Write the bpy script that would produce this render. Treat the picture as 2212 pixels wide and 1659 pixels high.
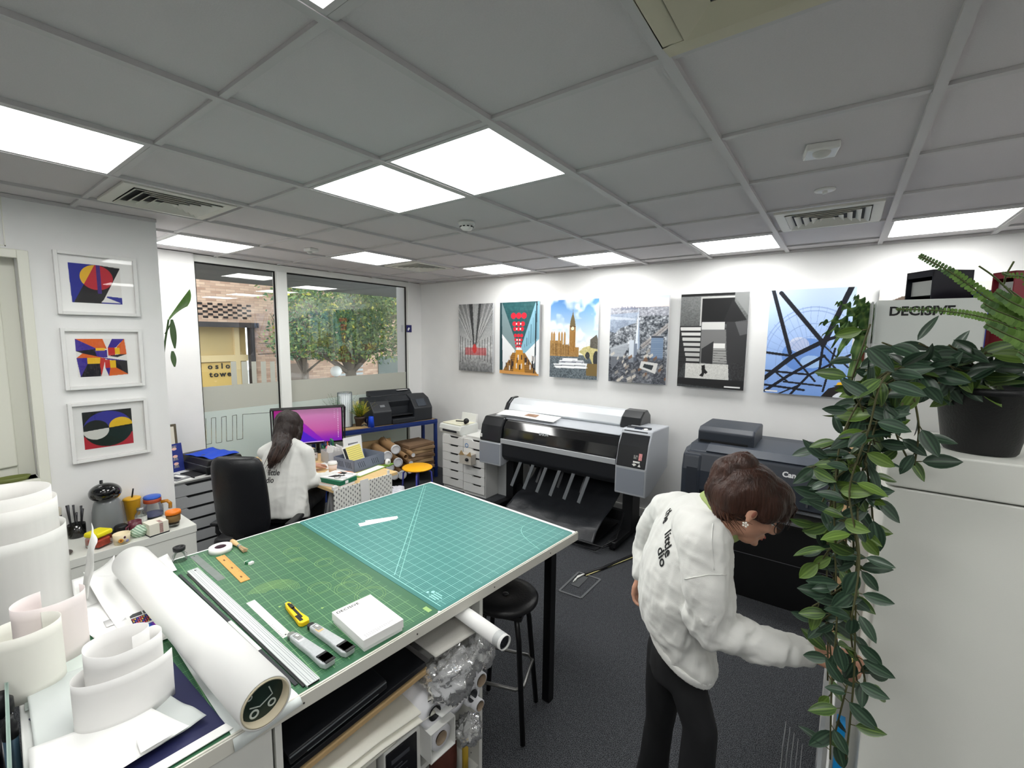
import bpy, bmesh, math, random
import numpy as np
from mathutils import Vector, Matrix, noise
from mathutils.bvhtree import BVHTree
for o in list(bpy.data.objects): bpy.data.objects.remove(o)
SC = bpy.context.scene
COL = SC.collection
R = math.radians
random.seed(7)
# ------------------------------------------------------------ camera
EYE = Vector((0.0, 0.0, 1.9))
FPX = 963.76; YAW = 2.20522; PIT = -0.106827; ROLL = -0.010649
_f = Vector((math.cos(YAW)*math.cos(PIT), math.sin(YAW)*math.cos(PIT), math.sin(PIT)))
_r = Vector((math.sin(YAW), -math.cos(YAW), 0)); _d = _f.cross(_r)
_R = _r*math.cos(ROLL) + _d*math.sin(ROLL); _D = -_r*math.sin(ROLL) + _d*math.cos(ROLL)
cd = bpy.data.cameras.new('camera'); cam = bpy.data.objects.new('camera', cd); COL.objects.link(cam)
cd.sensor_width = 36; cd.lens = FPX/2212*36; cd.clip_start = 0.05; cd.clip_end = 200
M4 = Matrix((( _R.x, -_D.x, -_f.x, EYE.x), (_R.y, -_D.y, -_f.y, EYE.y), (_R.z, -_D.z, -_f.z, EYE.z), (0,0,0,1)))
cam.matrix_world = M4
SC.camera = cam
# survey helpers: where a sight line meets a level, or an upright plane, of the room
def _ray(u, v): return _R*((u-1106)/FPX) + _D*((v-829.5)/FPX) + _f
def PZ(u, v, z): r = _ray(u, v); return EYE + r*((z-EYE.z)/r.z)
def PY(u, v, y): r = _ray(u, v); return EYE + r*(y/r.y)
def PX(u, v, x): r = _ray(u, v); return EYE + r*(x/r.x)
# ------------------------------------------------------------ light, world, exposure
LAMP = 11.0
w = bpy.data.worlds.new('world'); SC.world = w; w.use_nodes = True
bg = w.node_tree.nodes['Background']; bg.inputs[0].default_value = (0.86, 0.93, 1.0, 1); bg.inputs[1].default_value = 2.6
vs = SC.view_settings; vs.view_transform = 'Standard'; vs.look = 'None'; vs.gamma = 1; vs.exposure = 0.47; vs.use_curve_mapping = False
# ------------------------------------------------------------ materials
def lin(c): 
    c = c/255.0
    return c/12.92 if c <= 0.04045 else ((c+0.055)/1.055)**2.4
def L3(r, g=None, b=None):
    if g is None: r, g, b = r
    return (lin(r), lin(g), lin(b), 1)
_m = {}
def mat(name, rgb, rough=.5, metal=0, spec=.5, var=0, vscale=20, bump=0, bscale=60, emit=0, trans=0, coat=0, alpha=1, sheen=0, ior=1.45, detail=4, stretch=None):
    if name in _m: return _m[name]
    m = bpy.data.materials.new(name); m.use_nodes = True; n = m.node_tree; b = n.nodes['Principled BSDF']
    b.inputs['Base Color'].default_value = L3(rgb); b.inputs['Roughness'].default_value = rough
    b.inputs['Metallic'].default_value = metal; b.inputs['Specular IOR Level'].default_value = spec
    b.inputs['IOR'].default_value = ior
    if coat: b.inputs['Coat Weight'].default_value = coat; b.inputs['Coat Roughness'].default_value = .1
    if trans: b.inputs['Transmission Weight'].default_value = trans
    if sheen: b.inputs['Sheen Weight'].default_value = sheen
    if alpha < 1: b.inputs['Alpha'].default_value = alpha
    if emit: b.inputs['Emission Color'].default_value = L3(rgb); b.inputs['Emission Strength'].default_value = emit
    if var or bump:
        tc = n.nodes.new('ShaderNodeTexCoord'); src = tc.outputs['Object']
        if stretch:
            mp = n.nodes.new('ShaderNodeMapping'); mp.inputs['Scale'].default_value = stretch; n.links.new(src, mp.inputs[0]); src = mp.outputs[0]
    if var:
        t = n.nodes.new('ShaderNodeTexNoise'); t.inputs['Scale'].default_value = vscale; t.inputs['Detail'].default_value = detail
        n.links.new(src, t.inputs['Vector'])
        mr = n.nodes.new('ShaderNodeMapRange'); mr.inputs[1].default_value = .25; mr.inputs[2].default_value = .75
        mr.inputs[3].default_value = 1-var; mr.inputs[4].default_value = 1+var
        n.links.new(t.outputs[0], mr.inputs[0])
        mx = n.nodes.new('ShaderNodeVectorMath'); mx.operation = 'SCALE'; mx.inputs[0].default_value = L3(rgb)[:3]
        n.links.new(mr.outputs[0], mx.inputs['Scale']); n.links.new(mx.outputs[0], b.inputs['Base Color'])
    if bump:
        t = n.nodes.new('ShaderNodeTexNoise'); t.inputs['Scale'].default_value = bscale; t.inputs['Detail'].default_value = 3
        n.links.new(src, t.inputs['Vector'])
        bp = n.nodes.new('ShaderNodeBump'); bp.inputs['Strength'].default_value = min(1, bump); bp.inputs['Distance'].default_value = .01 if bump < 1 else .01*bump
        n.links.new(t.outputs[0], bp.inputs['Height']); n.links.new(bp.outputs[0], b.inputs['Normal'])
    _m[name] = m
    return m
def vcol(name, rough=.5, spec=.3, emit=0, coat=0):
    """pigment read from the mesh's own 'pic' colour attribute (prints, leaves)"""
    if name in _m: return _m[name]
    m = bpy.data.materials.new(name); m.use_nodes = True; n = m.node_tree; b = n.nodes['Principled BSDF']
    a = n.nodes.new('ShaderNodeAttribute'); a.attribute_name = 'pic'
    n.links.new(a.outputs['Color'], b.inputs['Base Color']); b.inputs['Roughness'].default_value = rough; b.inputs['Specular IOR Level'].default_value = spec
    if coat: b.inputs['Coat Weight'].default_value = coat; b.inputs['Coat Roughness'].default_value = .04
    if emit: n.links.new(a.outputs['Color'], b.inputs['Emission Color']); b.inputs['Emission Strength'].default_value = emit; b.inputs['Base Color'].default_value=(0,0,0,1)
    _m[name] = m
    return m
def glass(name, tint=(1,1,1), refl=1.0, rough=0.0, frost=0):
    """thin clear sheet: transparent with fresnel reflection"""
    if name in _m: return _m[name]
    m = bpy.data.materials.new(name); m.use_nodes = True; n = m.node_tree; n.nodes.clear()
    o = n.nodes.new('ShaderNodeOutputMaterial'); t = n.nodes.new('ShaderNodeBsdfTransparent'); t.inputs[0].default_value = (*tint, 1)
    g = n.nodes.new('ShaderNodeBsdfGlossy'); g.inputs['Roughness'].default_value = rough
    f = n.nodes.new('ShaderNodeFresnel'); f.inputs[0].default_value = 1.5
    mu = n.nodes.new('ShaderNodeMath'); mu.operation = 'MULTIPLY'; mu.inputs[1].default_value = refl; mu.use_clamp = True
    n.links.new(f.outputs[0], mu.inputs[0])
    mx = n.nodes.new('ShaderNodeMixShader'); n.links.new(mu.outputs[0], mx.inputs[0]); n.links.new(t.outputs[0], mx.inputs[1]); n.links.new(g.outputs[0], mx.inputs[2])
    out = mx.outputs[0]
    if frost:
        d = n.nodes.new('ShaderNodeBsdfDiffuse'); d.inputs[0].default_value = (.9,.9,.9,1)
        m2 = n.nodes.new('ShaderNodeMixShader'); m2.inputs[0].default_value = frost
        n.links.new(out, m2.inputs[1]); n.links.new(d.outputs[0], m2.inputs[2]); out = m2.outputs[0]
    n.links.new(out, o.inputs[0]); _m[name] = m
    return m
class NB:
    """tiny node helper"""
    def __init__(s, name, rough=.5, spec=.3):
        s.m = bpy.data.materials.new(name); s.m.use_nodes = True; s.t = s.m.node_tree; s.b = s.t.nodes['Principled BSDF']
        s.b.inputs['Roughness'].default_value = rough; s.b.inputs['Specular IOR Level'].default_value = spec
        _m[name] = s.m
    def n(s, k): return s.t.nodes.new('ShaderNode'+k)
    def put(s, v, sock):
        if isinstance(v, bpy.types.NodeSocket): s.t.links.new(v, sock)
        else: sock.default_value = v
    def math(s, op, a, b=None, c=None, clamp=False):
        x = s.n('Math'); x.operation = op; x.use_clamp = clamp
        for i, v in enumerate((a, b, c)):
            if v is not None: s.put(v, x.inputs[i])
        return x.outputs[0]
    def mix(s, f, a, b):
        x = s.n('Mix'); x.data_type = 'RGBA'
        s.put(f, x.inputs[0]); s.put(a, x.inputs[6]); s.put(b, x.inputs[7]); return x.outputs[2]
    def obj(s):
        c = s.n('TexCoord'); q = s.n('SeparateXYZ'); s.t.links.new(c.outputs['Object'], q.inputs[0]); return q.outputs[0], q.outputs[1], q.outputs[2], c.outputs['Object']
    def noise(s, vec, scale, detail=3):
        x = s.n('TexNoise'); x.inputs['Scale'].default_value = scale; x.inputs['Detail'].default_value = detail; s.t.links.new(vec, x.inputs['Vector']); return x.outputs[0]
    def line(s, x, step, w, off=0.0):
        """1 where x lies within w/2 of a multiple of step"""
        a = s.math('ADD', x, off+step*1000.5); f = s.math('MODULO', a, step); d = s.math('ABSOLUTE', s.math('SUBTRACT', f, step/2)); return s.math('LESS_THAN', d, w/2)
# ------------------------------------------------------------ mesh builder
class MB:
    def __init__(s): s.v = []; s.f = []; s.mi = []; s.k = 0; s.sm = []; s.smooth = False
    def add(s, vs, fs, k=None, smooth=None):
        o = len(s.v); s.v += [tuple(p) for p in vs]
        for f in fs: s.f.append(tuple(i+o for i in f)); s.mi.append(s.k if k is None else k); s.sm.append(s.smooth if smooth is None else smooth)
        return s
    def box(s, a, b, M=None, k=None):
        x0,y0,z0 = a; x1,y1,z1 = b
        p = [Vector((x,y,z)) for z in (z0,z1) for y in (y0,y1) for x in (x0,x1)]
        if M is not None: p = [M @ q for q in p]
        return s.add(p, [(0,2,3,1),(4,5,7,6),(0,1,5,4),(1,3,7,5),(3,2,6,7),(2,0,4,6)], k, False)
    def cbox(s, c, d, rz=0, M=None, k=None):
        m = Matrix.Translation(c) @ Matrix.Rotation(rz, 4, 'Z')
        if M is not None: m = m @ M
        return s.box((-d[0]/2,-d[1]/2,-d[2]/2), (d[0]/2,d[1]/2,d[2]/2), m, k)
    def prism(s, poly, a, b, ax='z', M=None, k=None, smooth=None):
        """extrude a 2D outline from a to b along an axis"""
        def P(p, t):
            q = {'z': (p[0],p[1],t), 'x': (t,p[0],p[1]), 'y': (p[0],t,p[1])}[ax]
            q = Vector(q); return M @ q if M is not None else q
        n = len(poly); vs = [P(p,a) for p in poly] + [P(p,b) for p in poly]
        fs = [tuple(range(n-1,-1,-1)), tuple(range(n,2*n))] + [(i,(i+1)%n,n+(i+1)%n,n+i) for i in range(n)]
        return s.add(vs, fs, k, smooth)
    def bar(s, p, q, w, h=None, up=(0,0,1), k=None):
        p = Vector(p); q = Vector(q); h = w if h is None else h; z = (q-p).normalized(); u = Vector(up)
        if abs(z.dot(u)) > .98: u = Vector((1,0,0))
        x = u.cross(z).normalized(); y = z.cross(x)
        M = Matrix((( x.x,y.x,z.x,p.x),(x.y,y.y,z.y,p.y),(x.z,y.z,z.z,p.z),(0,0,0,1)))
        return s.box((-w/2,-h/2,0),(w/2,h/2,(q-p).length), M, k)
    def cyl(s, p, q, r0, r1=None, n=20, cap=True, k=None):
        p = Vector(p); q = Vector(q); r1 = r0 if r1 is None else r1; z = (q-p).normalized()
        u = Vector((0,0,1)) if abs(z.z) < .95 else Vector((1,0,0)); x = u.cross(z).normalized(); y = z.cross(x)
        vs = []
        for c, r in ((p,r0),(q,r1)):
            for i in range(n):
                a = 2*math.pi*i/n; vs.append(c + x*(r*math.cos(a)) + y*(r*math.sin(a)))
        s.add(vs, [(i,(i+1)%n,n+(i+1)%n,n+i) for i in range(n)], k, True)
        if cap: s.add(vs, [tuple(range(n-1,-1,-1)), tuple(range(n,2*n))], k, False)
        return s
    def lathe(s, prof, c=(0,0,0), n=28, k=None, M=None, close=False, sx=1, sy=1):
        c = Vector(c); vs = []; m = len(prof)
        for r, z in prof:
            for i in range(n):
                a = 2*math.pi*i/n; q = Vector((r*math.cos(a)*sx, r*math.sin(a)*sy, z)); vs.append((M @ q if M is not None else q) + c)
        fs = [(j*n+i, j*n+(i+1)%n, (j+1)*n+(i+1)%n, (j+1)*n+i) for j in range(m-1) for i in range(n)]
        s.add(vs, fs, k, True)
        if not close:
            if prof[0][0] > 1e-5: s.add(vs[:n], [tuple(range(n-1,-1,-1))], k, False)
            if prof[-1][0] > 1e-5: s.add(vs[-n:], [tuple(range(n))], k, False)
        return s
    def tube(s, pts, r, n=8, k=None, cap=True):
        pts = [Vector(p) for p in pts]; N = len(pts); rs = r if hasattr(r,'__len__') else [r]*N; vs = []; px = None
        for i, p in enumerate(pts):
            t = (pts[min(i+1,N-1)] - pts[max(i-1,0)]).normalized()
            if px is None:
                u = Vector((0,0,1)) if abs(t.z) < .9 else Vector((1,0,0)); px = u.cross(t).normalized()
            px = (px - t*px.dot(t)).normalized(); y = t.cross(px)
            for j in range(n):
                a = 2*math.pi*j/n; vs.append(p + px*(rs[i]*math.cos(a)) + y*(rs[i]*math.sin(a)))
        s.add(vs, [(i*n+j, i*n+(j+1)%n, (i+1)*n+(j+1)%n, (i+1)*n+j) for i in range(N-1) for j in range(n)], k, True)
        if cap: s.add(vs[:n], [tuple(range(n-1,-1,-1))], k, False); s.add(vs[-n:], [tuple(range(n))], k, False)
        return s
    def ell(s, c, r, M=None, nu=20, nv=12, k=None):
        c = Vector(c); vs = []; rr = r if hasattr(r,'__len__') else (r,r,r)
        for j in range(1,nv):
            t = math.pi*j/nv
            for i in range(nu):
                a = 2*math.pi*i/nu; q = Vector((rr[0]*math.sin(t)*math.cos(a), rr[1]*math.sin(t)*math.sin(a), rr[2]*math.cos(t)))
                vs.append(c + (M @ q if M is not None else q))
        for z in (1,-1):
            q = Vector((0,0,rr[2]*z)); vs.append(c + (M @ q if M is not None else q))
        T, B = len(vs)-2, len(vs)-1
        fs = [(j*nu+i,(j+1)*nu+i,(j+1)*nu+(i+1)%nu,j*nu+(i+1)%nu) for j in range(nv-2) for i in range(nu)]
        fs += [(T,i,(i+1)%nu) for i in range(nu)] + [(B,(nv-2)*nu+(i+1)%nu,(nv-2)*nu+i) for i in range(nu)]
        return s.add(vs, fs, k, True)
    def grid(s, fn, nu, nv, k=None, smooth=True):
        vs = [fn(i/nu, j/nv) for j in range(nv+1) for i in range(nu+1)]
        return s.add(vs, [(j*(nu+1)+i, j*(nu+1)+i+1, (j+1)*(nu+1)+i+1, (j+1)*(nu+1)+i) for j in range(nv) for i in range(nu)], k, smooth)
    def build(s, name, mats, parent=None, bevel=0, seg=2, solid=0, sub=0, label=None, fix=True, loc=None, rot=None):
        me = bpy.data.meshes.new(name); me.from_pydata(s.v, [], s.f)
        ms = mats if isinstance(mats, (list,tuple)) else [mats]
        for m in ms: me.materials.append(m)
        me.polygons.foreach_set('material_index', s.mi); me.polygons.foreach_set('use_smooth', s.sm)
        if fix:
            bm = bmesh.new(); bm.from_mesh(me)
            bmesh.ops.remove_doubles(bm, verts=bm.verts, dist=1e-5)
            bmesh.ops.recalc_face_normals(bm, faces=bm.faces); bm.to_mesh(me); bm.free()
        o = bpy.data.objects.new(name, me); COL.objects.link(o)
        if parent is not None: o.parent = parent
        if loc is not None: o.location = loc
        if rot is not None: o.rotation_euler = rot
        if solid: md = o.modifiers.new('solid','SOLIDIFY'); md.thickness = solid; md.offset = 0
        if bevel: md = o.modifiers.new('bevel','BEVEL'); md.width = bevel; md.segments = seg; md.limit_method = 'ANGLE'; md.angle_limit = R(40)
        if sub: md = o.modifiers.new('sub','SUBSURF'); md.levels = sub; md.render_levels = sub
        if label: o['label'] = label
        return o
def tag(o, label, cat, group=None, kind=None):
    o['label'] = label; o['category'] = cat
    if group: o['group'] = group
    if kind: o['kind'] = kind
    return o
def thing(name, label, cat, loc=(0,0,0), rz=0, group=None):
    o = bpy.data.objects.new(name, None); COL.objects.link(o); o.location = loc; o.rotation_euler = (0,0,rz); o.empty_display_size = .05
    return tag(o, label, cat, group)
def struct(o): o['kind'] = 'structure'; return o
def dup(root, loc, rz=None, label=None):
    r = root.copy(); COL.objects.link(r); r.location = loc
    if rz is not None: r.rotation_euler = (0,0,rz)
    if label: r['label'] = label
    for ch in list(root.children):
        c = ch.copy(); COL.objects.link(c); c.parent = r
        for g in list(ch.children):
            d = g.copy(); COL.objects.link(d); d.parent = c
    return r
def text(name, s, size, m, parent=None, M=None, ext=.0004, ax='LEFT', space=1.0, sx=1.0, bold=0.0, shear=0):
    c = bpy.data.curves.new(name, 'FONT'); c.body = s; c.size = size; c.extrude = ext; c.align_x = ax; c.space_character = space; c.offset = bold*size; c.resolution_u = 3; c.shear = shear
    t = bpy.data.objects.new('t', c); COL.objects.link(t); bpy.context.view_layer.update()
    me = bpy.data.meshes.new_from_object(t.evaluated_get(bpy.context.evaluated_depsgraph_get()))
    bpy.data.objects.remove(t); bpy.data.curves.remove(c); me.materials.clear(); me.materials.append(m); me.name = name
    me.transform(Matrix.Diagonal((sx,1,1,1)))
    o = bpy.data.objects.new(name, me); COL.objects.link(o)
    if parent is not None: o.parent = parent
    if M is not None: o.matrix_local = M
    return o
def frame(o, x, y, z=None):
    """matrix with given origin and in-plane axes"""
    x = Vector(x).normalized(); y = Vector(y); y = (y - x*y.dot(x)).normalized(); z = x.cross(y)
    return Matrix(((x.x,y.x,z.x,o[0]),(x.y,y.y,z.y,o[1]),(x.z,y.z,z.z,o[2]),(0,0,0,1)))
def solidify(o, t, off=0):
    md = o.modifiers.new('solid','SOLIDIFY'); md.thickness = t; md.offset = off; return o
# ------------------------------------------------------------ prints: small pigment grids
class Ras:
    def __init__(s, w, h, bg=(255,255,255)):
        s.w, s.h = w, h; s.a = np.empty((h,w,3)); s.a[:] = bg
        s.Y, s.X = np.mgrid[0:h,0:w]; s.X = (s.X+.5)/w; s.Y = (s.Y+.5)/h; s.asp = h/w; s.rng = np.random.RandomState(3)
    def put(s, m, c, al=1):
        c = np.array(c, float)
        if c.ndim == 1: s.a[m] = s.a[m]*(1-al) + c*al
        else: s.a[m] = s.a[m]*(1-al) + c[m]*al
    def mask(s, P):
        m = np.zeros((s.h,s.w), bool); n = len(P)
        for i in range(n):
            x0,y0 = P[i]; x1,y1 = P[(i+1)%n]
            if y0 == y1: continue
            c = ((s.Y >= min(y0,y1)) & (s.Y < max(y0,y1))); m ^= c & (s.X < x0+(s.Y-y0)*(x1-x0)/(y1-y0))
        return m
    def poly(s, P, c, al=1): s.put(s.mask(P), c, al)
    def rect(s, x0,y0,x1,y1, c, al=1): s.put((s.X>=x0)&(s.X<x1)&(s.Y>=y0)&(s.Y<y1), c, al)
    def ell(s, cx,cy,rx,ry, c, al=1, clip=None):
        m = ((s.X-cx)/rx)**2+((s.Y-cy)/ry)**2 <= 1
        if clip is not None: m = m & clip
        s.put(m, c, al)
    def ring(s, cx,cy,rx,ry,w, c, al=1):
        d = np.abs(np.sqrt(((s.X-cx)/rx)**2+((s.Y-cy)/ry)**2)-1); s.put(d < w, c, al)
    def line(s, p, q, w, c, al=1):
        px,py = p; qx,qy = q; A = s.asp; dx,dy = qx-px,(qy-py)*A; L = dx*dx+dy*dy+1e-9
        t = np.clip(((s.X-px)*dx+(s.Y-py)*A*dy)/L,0,1); d = np.hypot(s.X-px-t*dx,(s.Y-py)*A-t*dy); s.put(d < w/2, c, al)
    def grad(s, c0, c1, y0=0, y1=1, m=None):
        t = np.clip((s.Y-y0)/(y1-y0),0,1)[...,None]; g = np.array(c0)*(1-t)+np.array(c1)*t
        if m is None: m = (s.Y>=y0)&(s.Y<=y1)
        s.a[m] = g[m]
    def noise(s, amp, n=6, m=None, ny=None):
        ny = ny or int(n*s.asp); g = s.rng.rand(ny+2,n+2); x = s.X*n; y = s.Y*ny; i = x.astype(int); j = y.astype(int); fx = x-i; fy = y-j
        v = g[j,i]*(1-fx)*(1-fy)+g[j,i+1]*fx*(1-fy)+g[j+1,i]*(1-fx)*fy+g[j+1,i+1]*fx*fy
        v = ((v-.5)*2*amp)[...,None]
        if m is None: s.a += v
        else: s.a += v*m[...,None]
def picture(name, ras, W, H, material, parent=None, M=None):
    """flat print W x H (metres), centred, in its local XY plane"""
    w, h = ras.w, ras.h; xs = np.linspace(-W/2,W/2,w); ys = np.linspace(H/2,-H/2,h)
    co = np.zeros((h,w,3)); co[...,0] = xs[None,:]; co[...,1] = ys[:,None]
    idx = np.arange(w*h).reshape(h,w); q = np.stack([idx[1:,:-1],idx[1:,1:],idx[:-1,1:],idx[:-1,:-1]],-1).reshape(-1,4)
    me = bpy.data.meshes.new(name); me.vertices.add(w*h); me.vertices.foreach_set('co', co.ravel())
    n = len(q); me.loops.add(n*4); me.loops.foreach_set('vertex_index', q.ravel()); me.polygons.add(n)
    me.polygons.foreach_set('loop_start', np.arange(n)*4); me.update(calc_edges=True)
    c = np.clip(ras.a,0,255)/255; c = np.where(c<=.04045, c/12.92, ((c+.055)/1.055)**2.4)
    at = me.color_attributes.new('pic','FLOAT_COLOR','POINT'); at.data.foreach_set('color', np.concatenate([c, np.ones((h,w,1))],-1).ravel().astype(np.float32))
    me.materials.append(material); o = bpy.data.objects.new(name, me); COL.objects.link(o)
    if parent is not None: o.parent = parent
    if M is not None: o.matrix_local = M
    return o
# shared materials
WALL = mat('wall_paint', (234,234,233), .75, spec=.2, var=.015, vscale=6, bump=.05, bscale=180)
WHITE = mat('white_lacquer', (232,232,230), .4, var=.01)
WPLA = mat('white_plastic', (228,228,224), .35)
OFFW = mat('off_white_metal', (224,225,218), .42, bump=.03, bscale=300)
BLK = mat('black_plastic', (17,18,21), .42, var=.1)
BLKM = mat('black_metal', (14,14,16), .3, metal=.2)
DGR = mat('dark_grey_plastic', (38,41,46), .45, var=.06)
PAPER = mat('white_paper', (240,240,238), .75, spec=.15)
STEEL = mat('brushed_steel', (176,180,182), .3, metal=.85)
# ============================================================ ROOM
CEIL = 2.633; WY = 4.475; WX = -4.944; LX = -3.72; RX = 2.6; FY = -2.6
GX = -0.4252; GY = 0.6498      # one crossing of the 600 mm ceiling grid
q = NB('carpet', .95, .08); x,y,z,v = q.obj()
n1 = q.noise(v, 260, 2); n2 = q.noise(v, 45, 2)
m = q.math('MULTIPLY_ADD', n1, 5.0, -2.0, True)
q.put(q.mix(m, L3(30,31,34), q.mix(n2, L3(72,74,78), L3(104,106,110))), q.b.inputs['Base Color'])
bp = q.n('Bump'); bp.inputs['Strength'].default_value=.6; bp.inputs['Distance'].default_value=.006; q.t.links.new(n1,bp.inputs['Height']); q.t.links.new(bp.outputs[0], q.b.inputs['Normal'])
CARPET = q.m
struct(MB().box((-5.1,FY,-.1),(RX,WY,0)).build('floor', CARPET))
TILE = mat('ceiling_tile', (212,208,209), .9, spec=.05, var=.03, vscale=220, bump=.1, bscale=300)
struct(MB().box((-5.1,FY,CEIL+.008),(RX,WY+.1,CEIL+.1)).build('ceiling', TILE))
GRID = mat('ceiling_grid_paint', (200,198,198), .55)
mb = MB()
for k in range(-8, 12):
    yy = GY+.6*k
    if FY < yy < WY: mb.box((WX,yy-.012,CEIL-.004),(RX,yy+.012,CEIL+.0075))
for k in range(-6, 9):
    xx = GX-.6*k
    if WX < xx < RX: mb.box((xx-.0145,FY,CEIL-.009),(xx+.0145,WY,CEIL+.0078))
for a,b in (((WX,WY-.022,CEIL-.012),(RX,WY,CEIL+.006)),((LX,FY,CEIL-.012),(LX+.02,1.05,CEIL+.006)),((RX-.02,FY,CEIL-.012),(RX,WY,CEIL+.006))): mb.box(a,b)
struct(mb.build('trim_1', GRID))
struct(MB().box((-5.2,WY,-.1),(RX+.1,WY+.15,CEIL+.1)).build('wall_back', WALL))
struct(MB().box((RX,FY,-.1),(RX+.15,WY,CEIL+.1)).build('wall_right', WALL))
struct(MB().box((-5.2,FY-.15,-.1),(RX+.1,FY,CEIL+.1)).build('wall_front', WALL))
struct(MB().box((-3.2,WY-.014,0),(RX,WY,.105)).box((-3.2,WY-.010,.105),(RX,WY,.115)).build('baseboard_back', WHITE, bevel=.002))
# left wall with its window opening, and the short return behind it
WB0, WB1, WZ0, WZ1 = -.75, .405, 1.05, 2.315
mb = MB(); T = LX-.14
mb.box((T,FY,0),(LX,WB0,CEIL)); mb.box((T,WB1,0),(LX,1.05,CEIL)); mb.box((T,WB0,0),(LX,WB1,WZ0)); mb.box((T,WB0,WZ1),(LX,WB1,CEIL))
mb.box((LX-1.3,.91,0),(T,1.05,CEIL)); struct(mb.build('wall_left', WALL))
UPVC = mat('cream_window_frame', (226,226,214), .3)
fr = MB(); X0 = LX-.11
def ring(mb, x0, x1, y0, y1, z0, z1, w):
    mb.box((x0,y0,z0),(x1,y0+w,z1)); mb.box((x0,y1-w,z0),(x1,y1,z1)); mb.box((x0,y0+w,z0),(x1,y1-w,z0+w)); mb.box((x0,y0+w,z1-w),(x1,y1-w,z1))
ring(fr, LX-.005, LX+.022, WB0-.05, WB1+.045, WZ0-.05, WZ1+.03, .045)
ring(fr, X0-.03, X0+.012, WB0, WB1, WZ0, WZ1, .07)
fo = fr.build('window_1', UPVC, bevel=.003); struct(fo)
s2 = MB(); ring(s2, X0-.02, X0+.03, -.2, .335, WZ0+.07, WZ1-.07, .085); struct(s2.build('window_sash', UPVC, fo, bevel=.006))
struct(MB().box((X0-.004,-.75,WZ0+.05),(X0,.3,WZ1-.05)).build('window_pane', glass('pane_glass'), fo))
hb = MB().box((X0+.03,.252,1.62),(X0+.042,.285,1.78)); hb.cyl((X0+.04,.268,1.72),(X0+.065,.268,1.72),.012); hb.bar((X0+.06,.268,1.725),(X0+.066,.225,1.62),.02,.014)
hb.build('window_handle', WPLA, fo, bevel=.003)
struct(MB().box((LX-.14,WB0,WZ0-.03),(LX+.03,WB1,WZ0)).build('window_sill', UPVC, fo, bevel=.004))
# panel seam over the window
struct(MB().box((LX,FY,2.36),(LX+.004,.37,2.365)).box((LX,.366,2.36),(LX+.004,.371,CEIL)).build('trim_2', UPVC))
# window wall
struct(MB().box((WX-.25,1.05,0),(WX+.035,1.655,CEIL)).box((WX-.25,4.24,0),(WX,WY,CEIL)).box((WX-.25,1.655,0),(WX-.02,4.24,.14)).build('wall_window', WALL))
GP = -4.98; FRM = mat('white_window_frame', (236,238,234), .35)
fr = MB(); fr.box((GP-.05,1.655,2.568),(WX,4.24,CEIL)); fr.box((GP-.05,1.655,.14),(WX,4.24,.20)); fr.box((GP-.05,2.425,.2),(WX+.012,2.535,2.568)); fr.box((GP-.05,1.655,.2),(WX,1.672,2.568)); fr.box((GP-.05,4.223,.2),(WX+.012,4.24,2.568))
w2 = struct(fr.build('window_2', FRM, bevel=.003))
gk = MB()
for a,b in ((1.672,2.425),(2.535,4.223)):
    ring(gk, GP-.006, GP+.008, a, b, .2, 2.568, .014)
gk.build('window_gasket', mat('black_rubber',(12,12,13),.6), w2)
PG = glass('window_glass', (.97,.98,.97), 1.6)
for a,b in ((1.684,2.413),(2.547,4.211)):
    struct(MB().box((GP-.006,a,.212),(GP,b,2.556)).build('window_pane', PG, w2))
# frosted film on the panes
def film(name, rgb, tr=.55):
    m = bpy.data.materials.new(name); m.use_nodes=True; t=m.node_tree; t.nodes.clear()
    o=t.nodes.new('ShaderNodeOutputMaterial'); d=t.nodes.new('ShaderNodeBsdfDiffuse'); d.inputs[0].default_value=L3(rgb)
    r=t.nodes.new('ShaderNodeBsdfTranslucent'); r.inputs[0].default_value=L3(rgb); mx=t.nodes.new('ShaderNodeMixShader'); mx.inputs[0].default_value=tr
    t.links.new(d.outputs[0],mx.inputs[1]); t.links.new(r.outputs[0],mx.inputs[2]); t.links.new(mx.outputs[0],o.inputs[0]); return m
FILM = film('frosted_film', (216,218,209), .38); FILM2 = film('frosted_film_lower', (232,242,238), .42)
fx = GP+.0015
def zz(u, v): return PX(u,v,fx)
mb = MB(); mb.box((fx-.0006,1.684,1.13),(fx,2.413,1.375)); mb.box((fx-.0006,2.547,1.13),(fx,4.211,1.378))
for u0,u1 in ((499,511),(522,535),(544,554),(564,575),(584,594)):
    a = zz(u0,800).y; b = zz(u1,800).y; mb.box((fx-.0006,a,1.376),(fx,b,zz(u0,781).z))
struct(mb.build('window_film', FILM, w2))
struct(MB().box((fx-.0006,1.684,.215),(fx,2.413,1.129)).box((fx-.0006,2.547,.215),(fx,4.211,1.129)).build('window_film', FILM2, w2))
ln = MB(); SIL = mat('silver_seam', (200,205,200), .15, metal=.9, var=.5, vscale=60)
us = ((444.5,456.5,904,960),(466,478.5,902,957),(488.5,502,899,953),(511,524,896,949.5))
prev = None
for a,b,t,u in us:
    ln.bar(zz(a,t),zz(a+.8,u),.004); ln.bar(zz(a+.8,u),zz(b+.4,u-2),.004); ln.bar(zz(b+.4,u-2),zz(b,t-1),.004)
    if prev: ln.bar(zz(*prev),zz(a,t),.004)
    prev = (b,t-1)
ln.bar(zz(*prev),zz(583,891),.004)
struct(ln.build('window_film_seam', SIL, w2))
struct(MB().box((WX-.02,1.655,.14),(WX+.10,4.24,.20)).box((WX-.02,1.66,.0),(WX+.06,4.2,.14)).build('trim_3', WHITE, bevel=.004))
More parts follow.
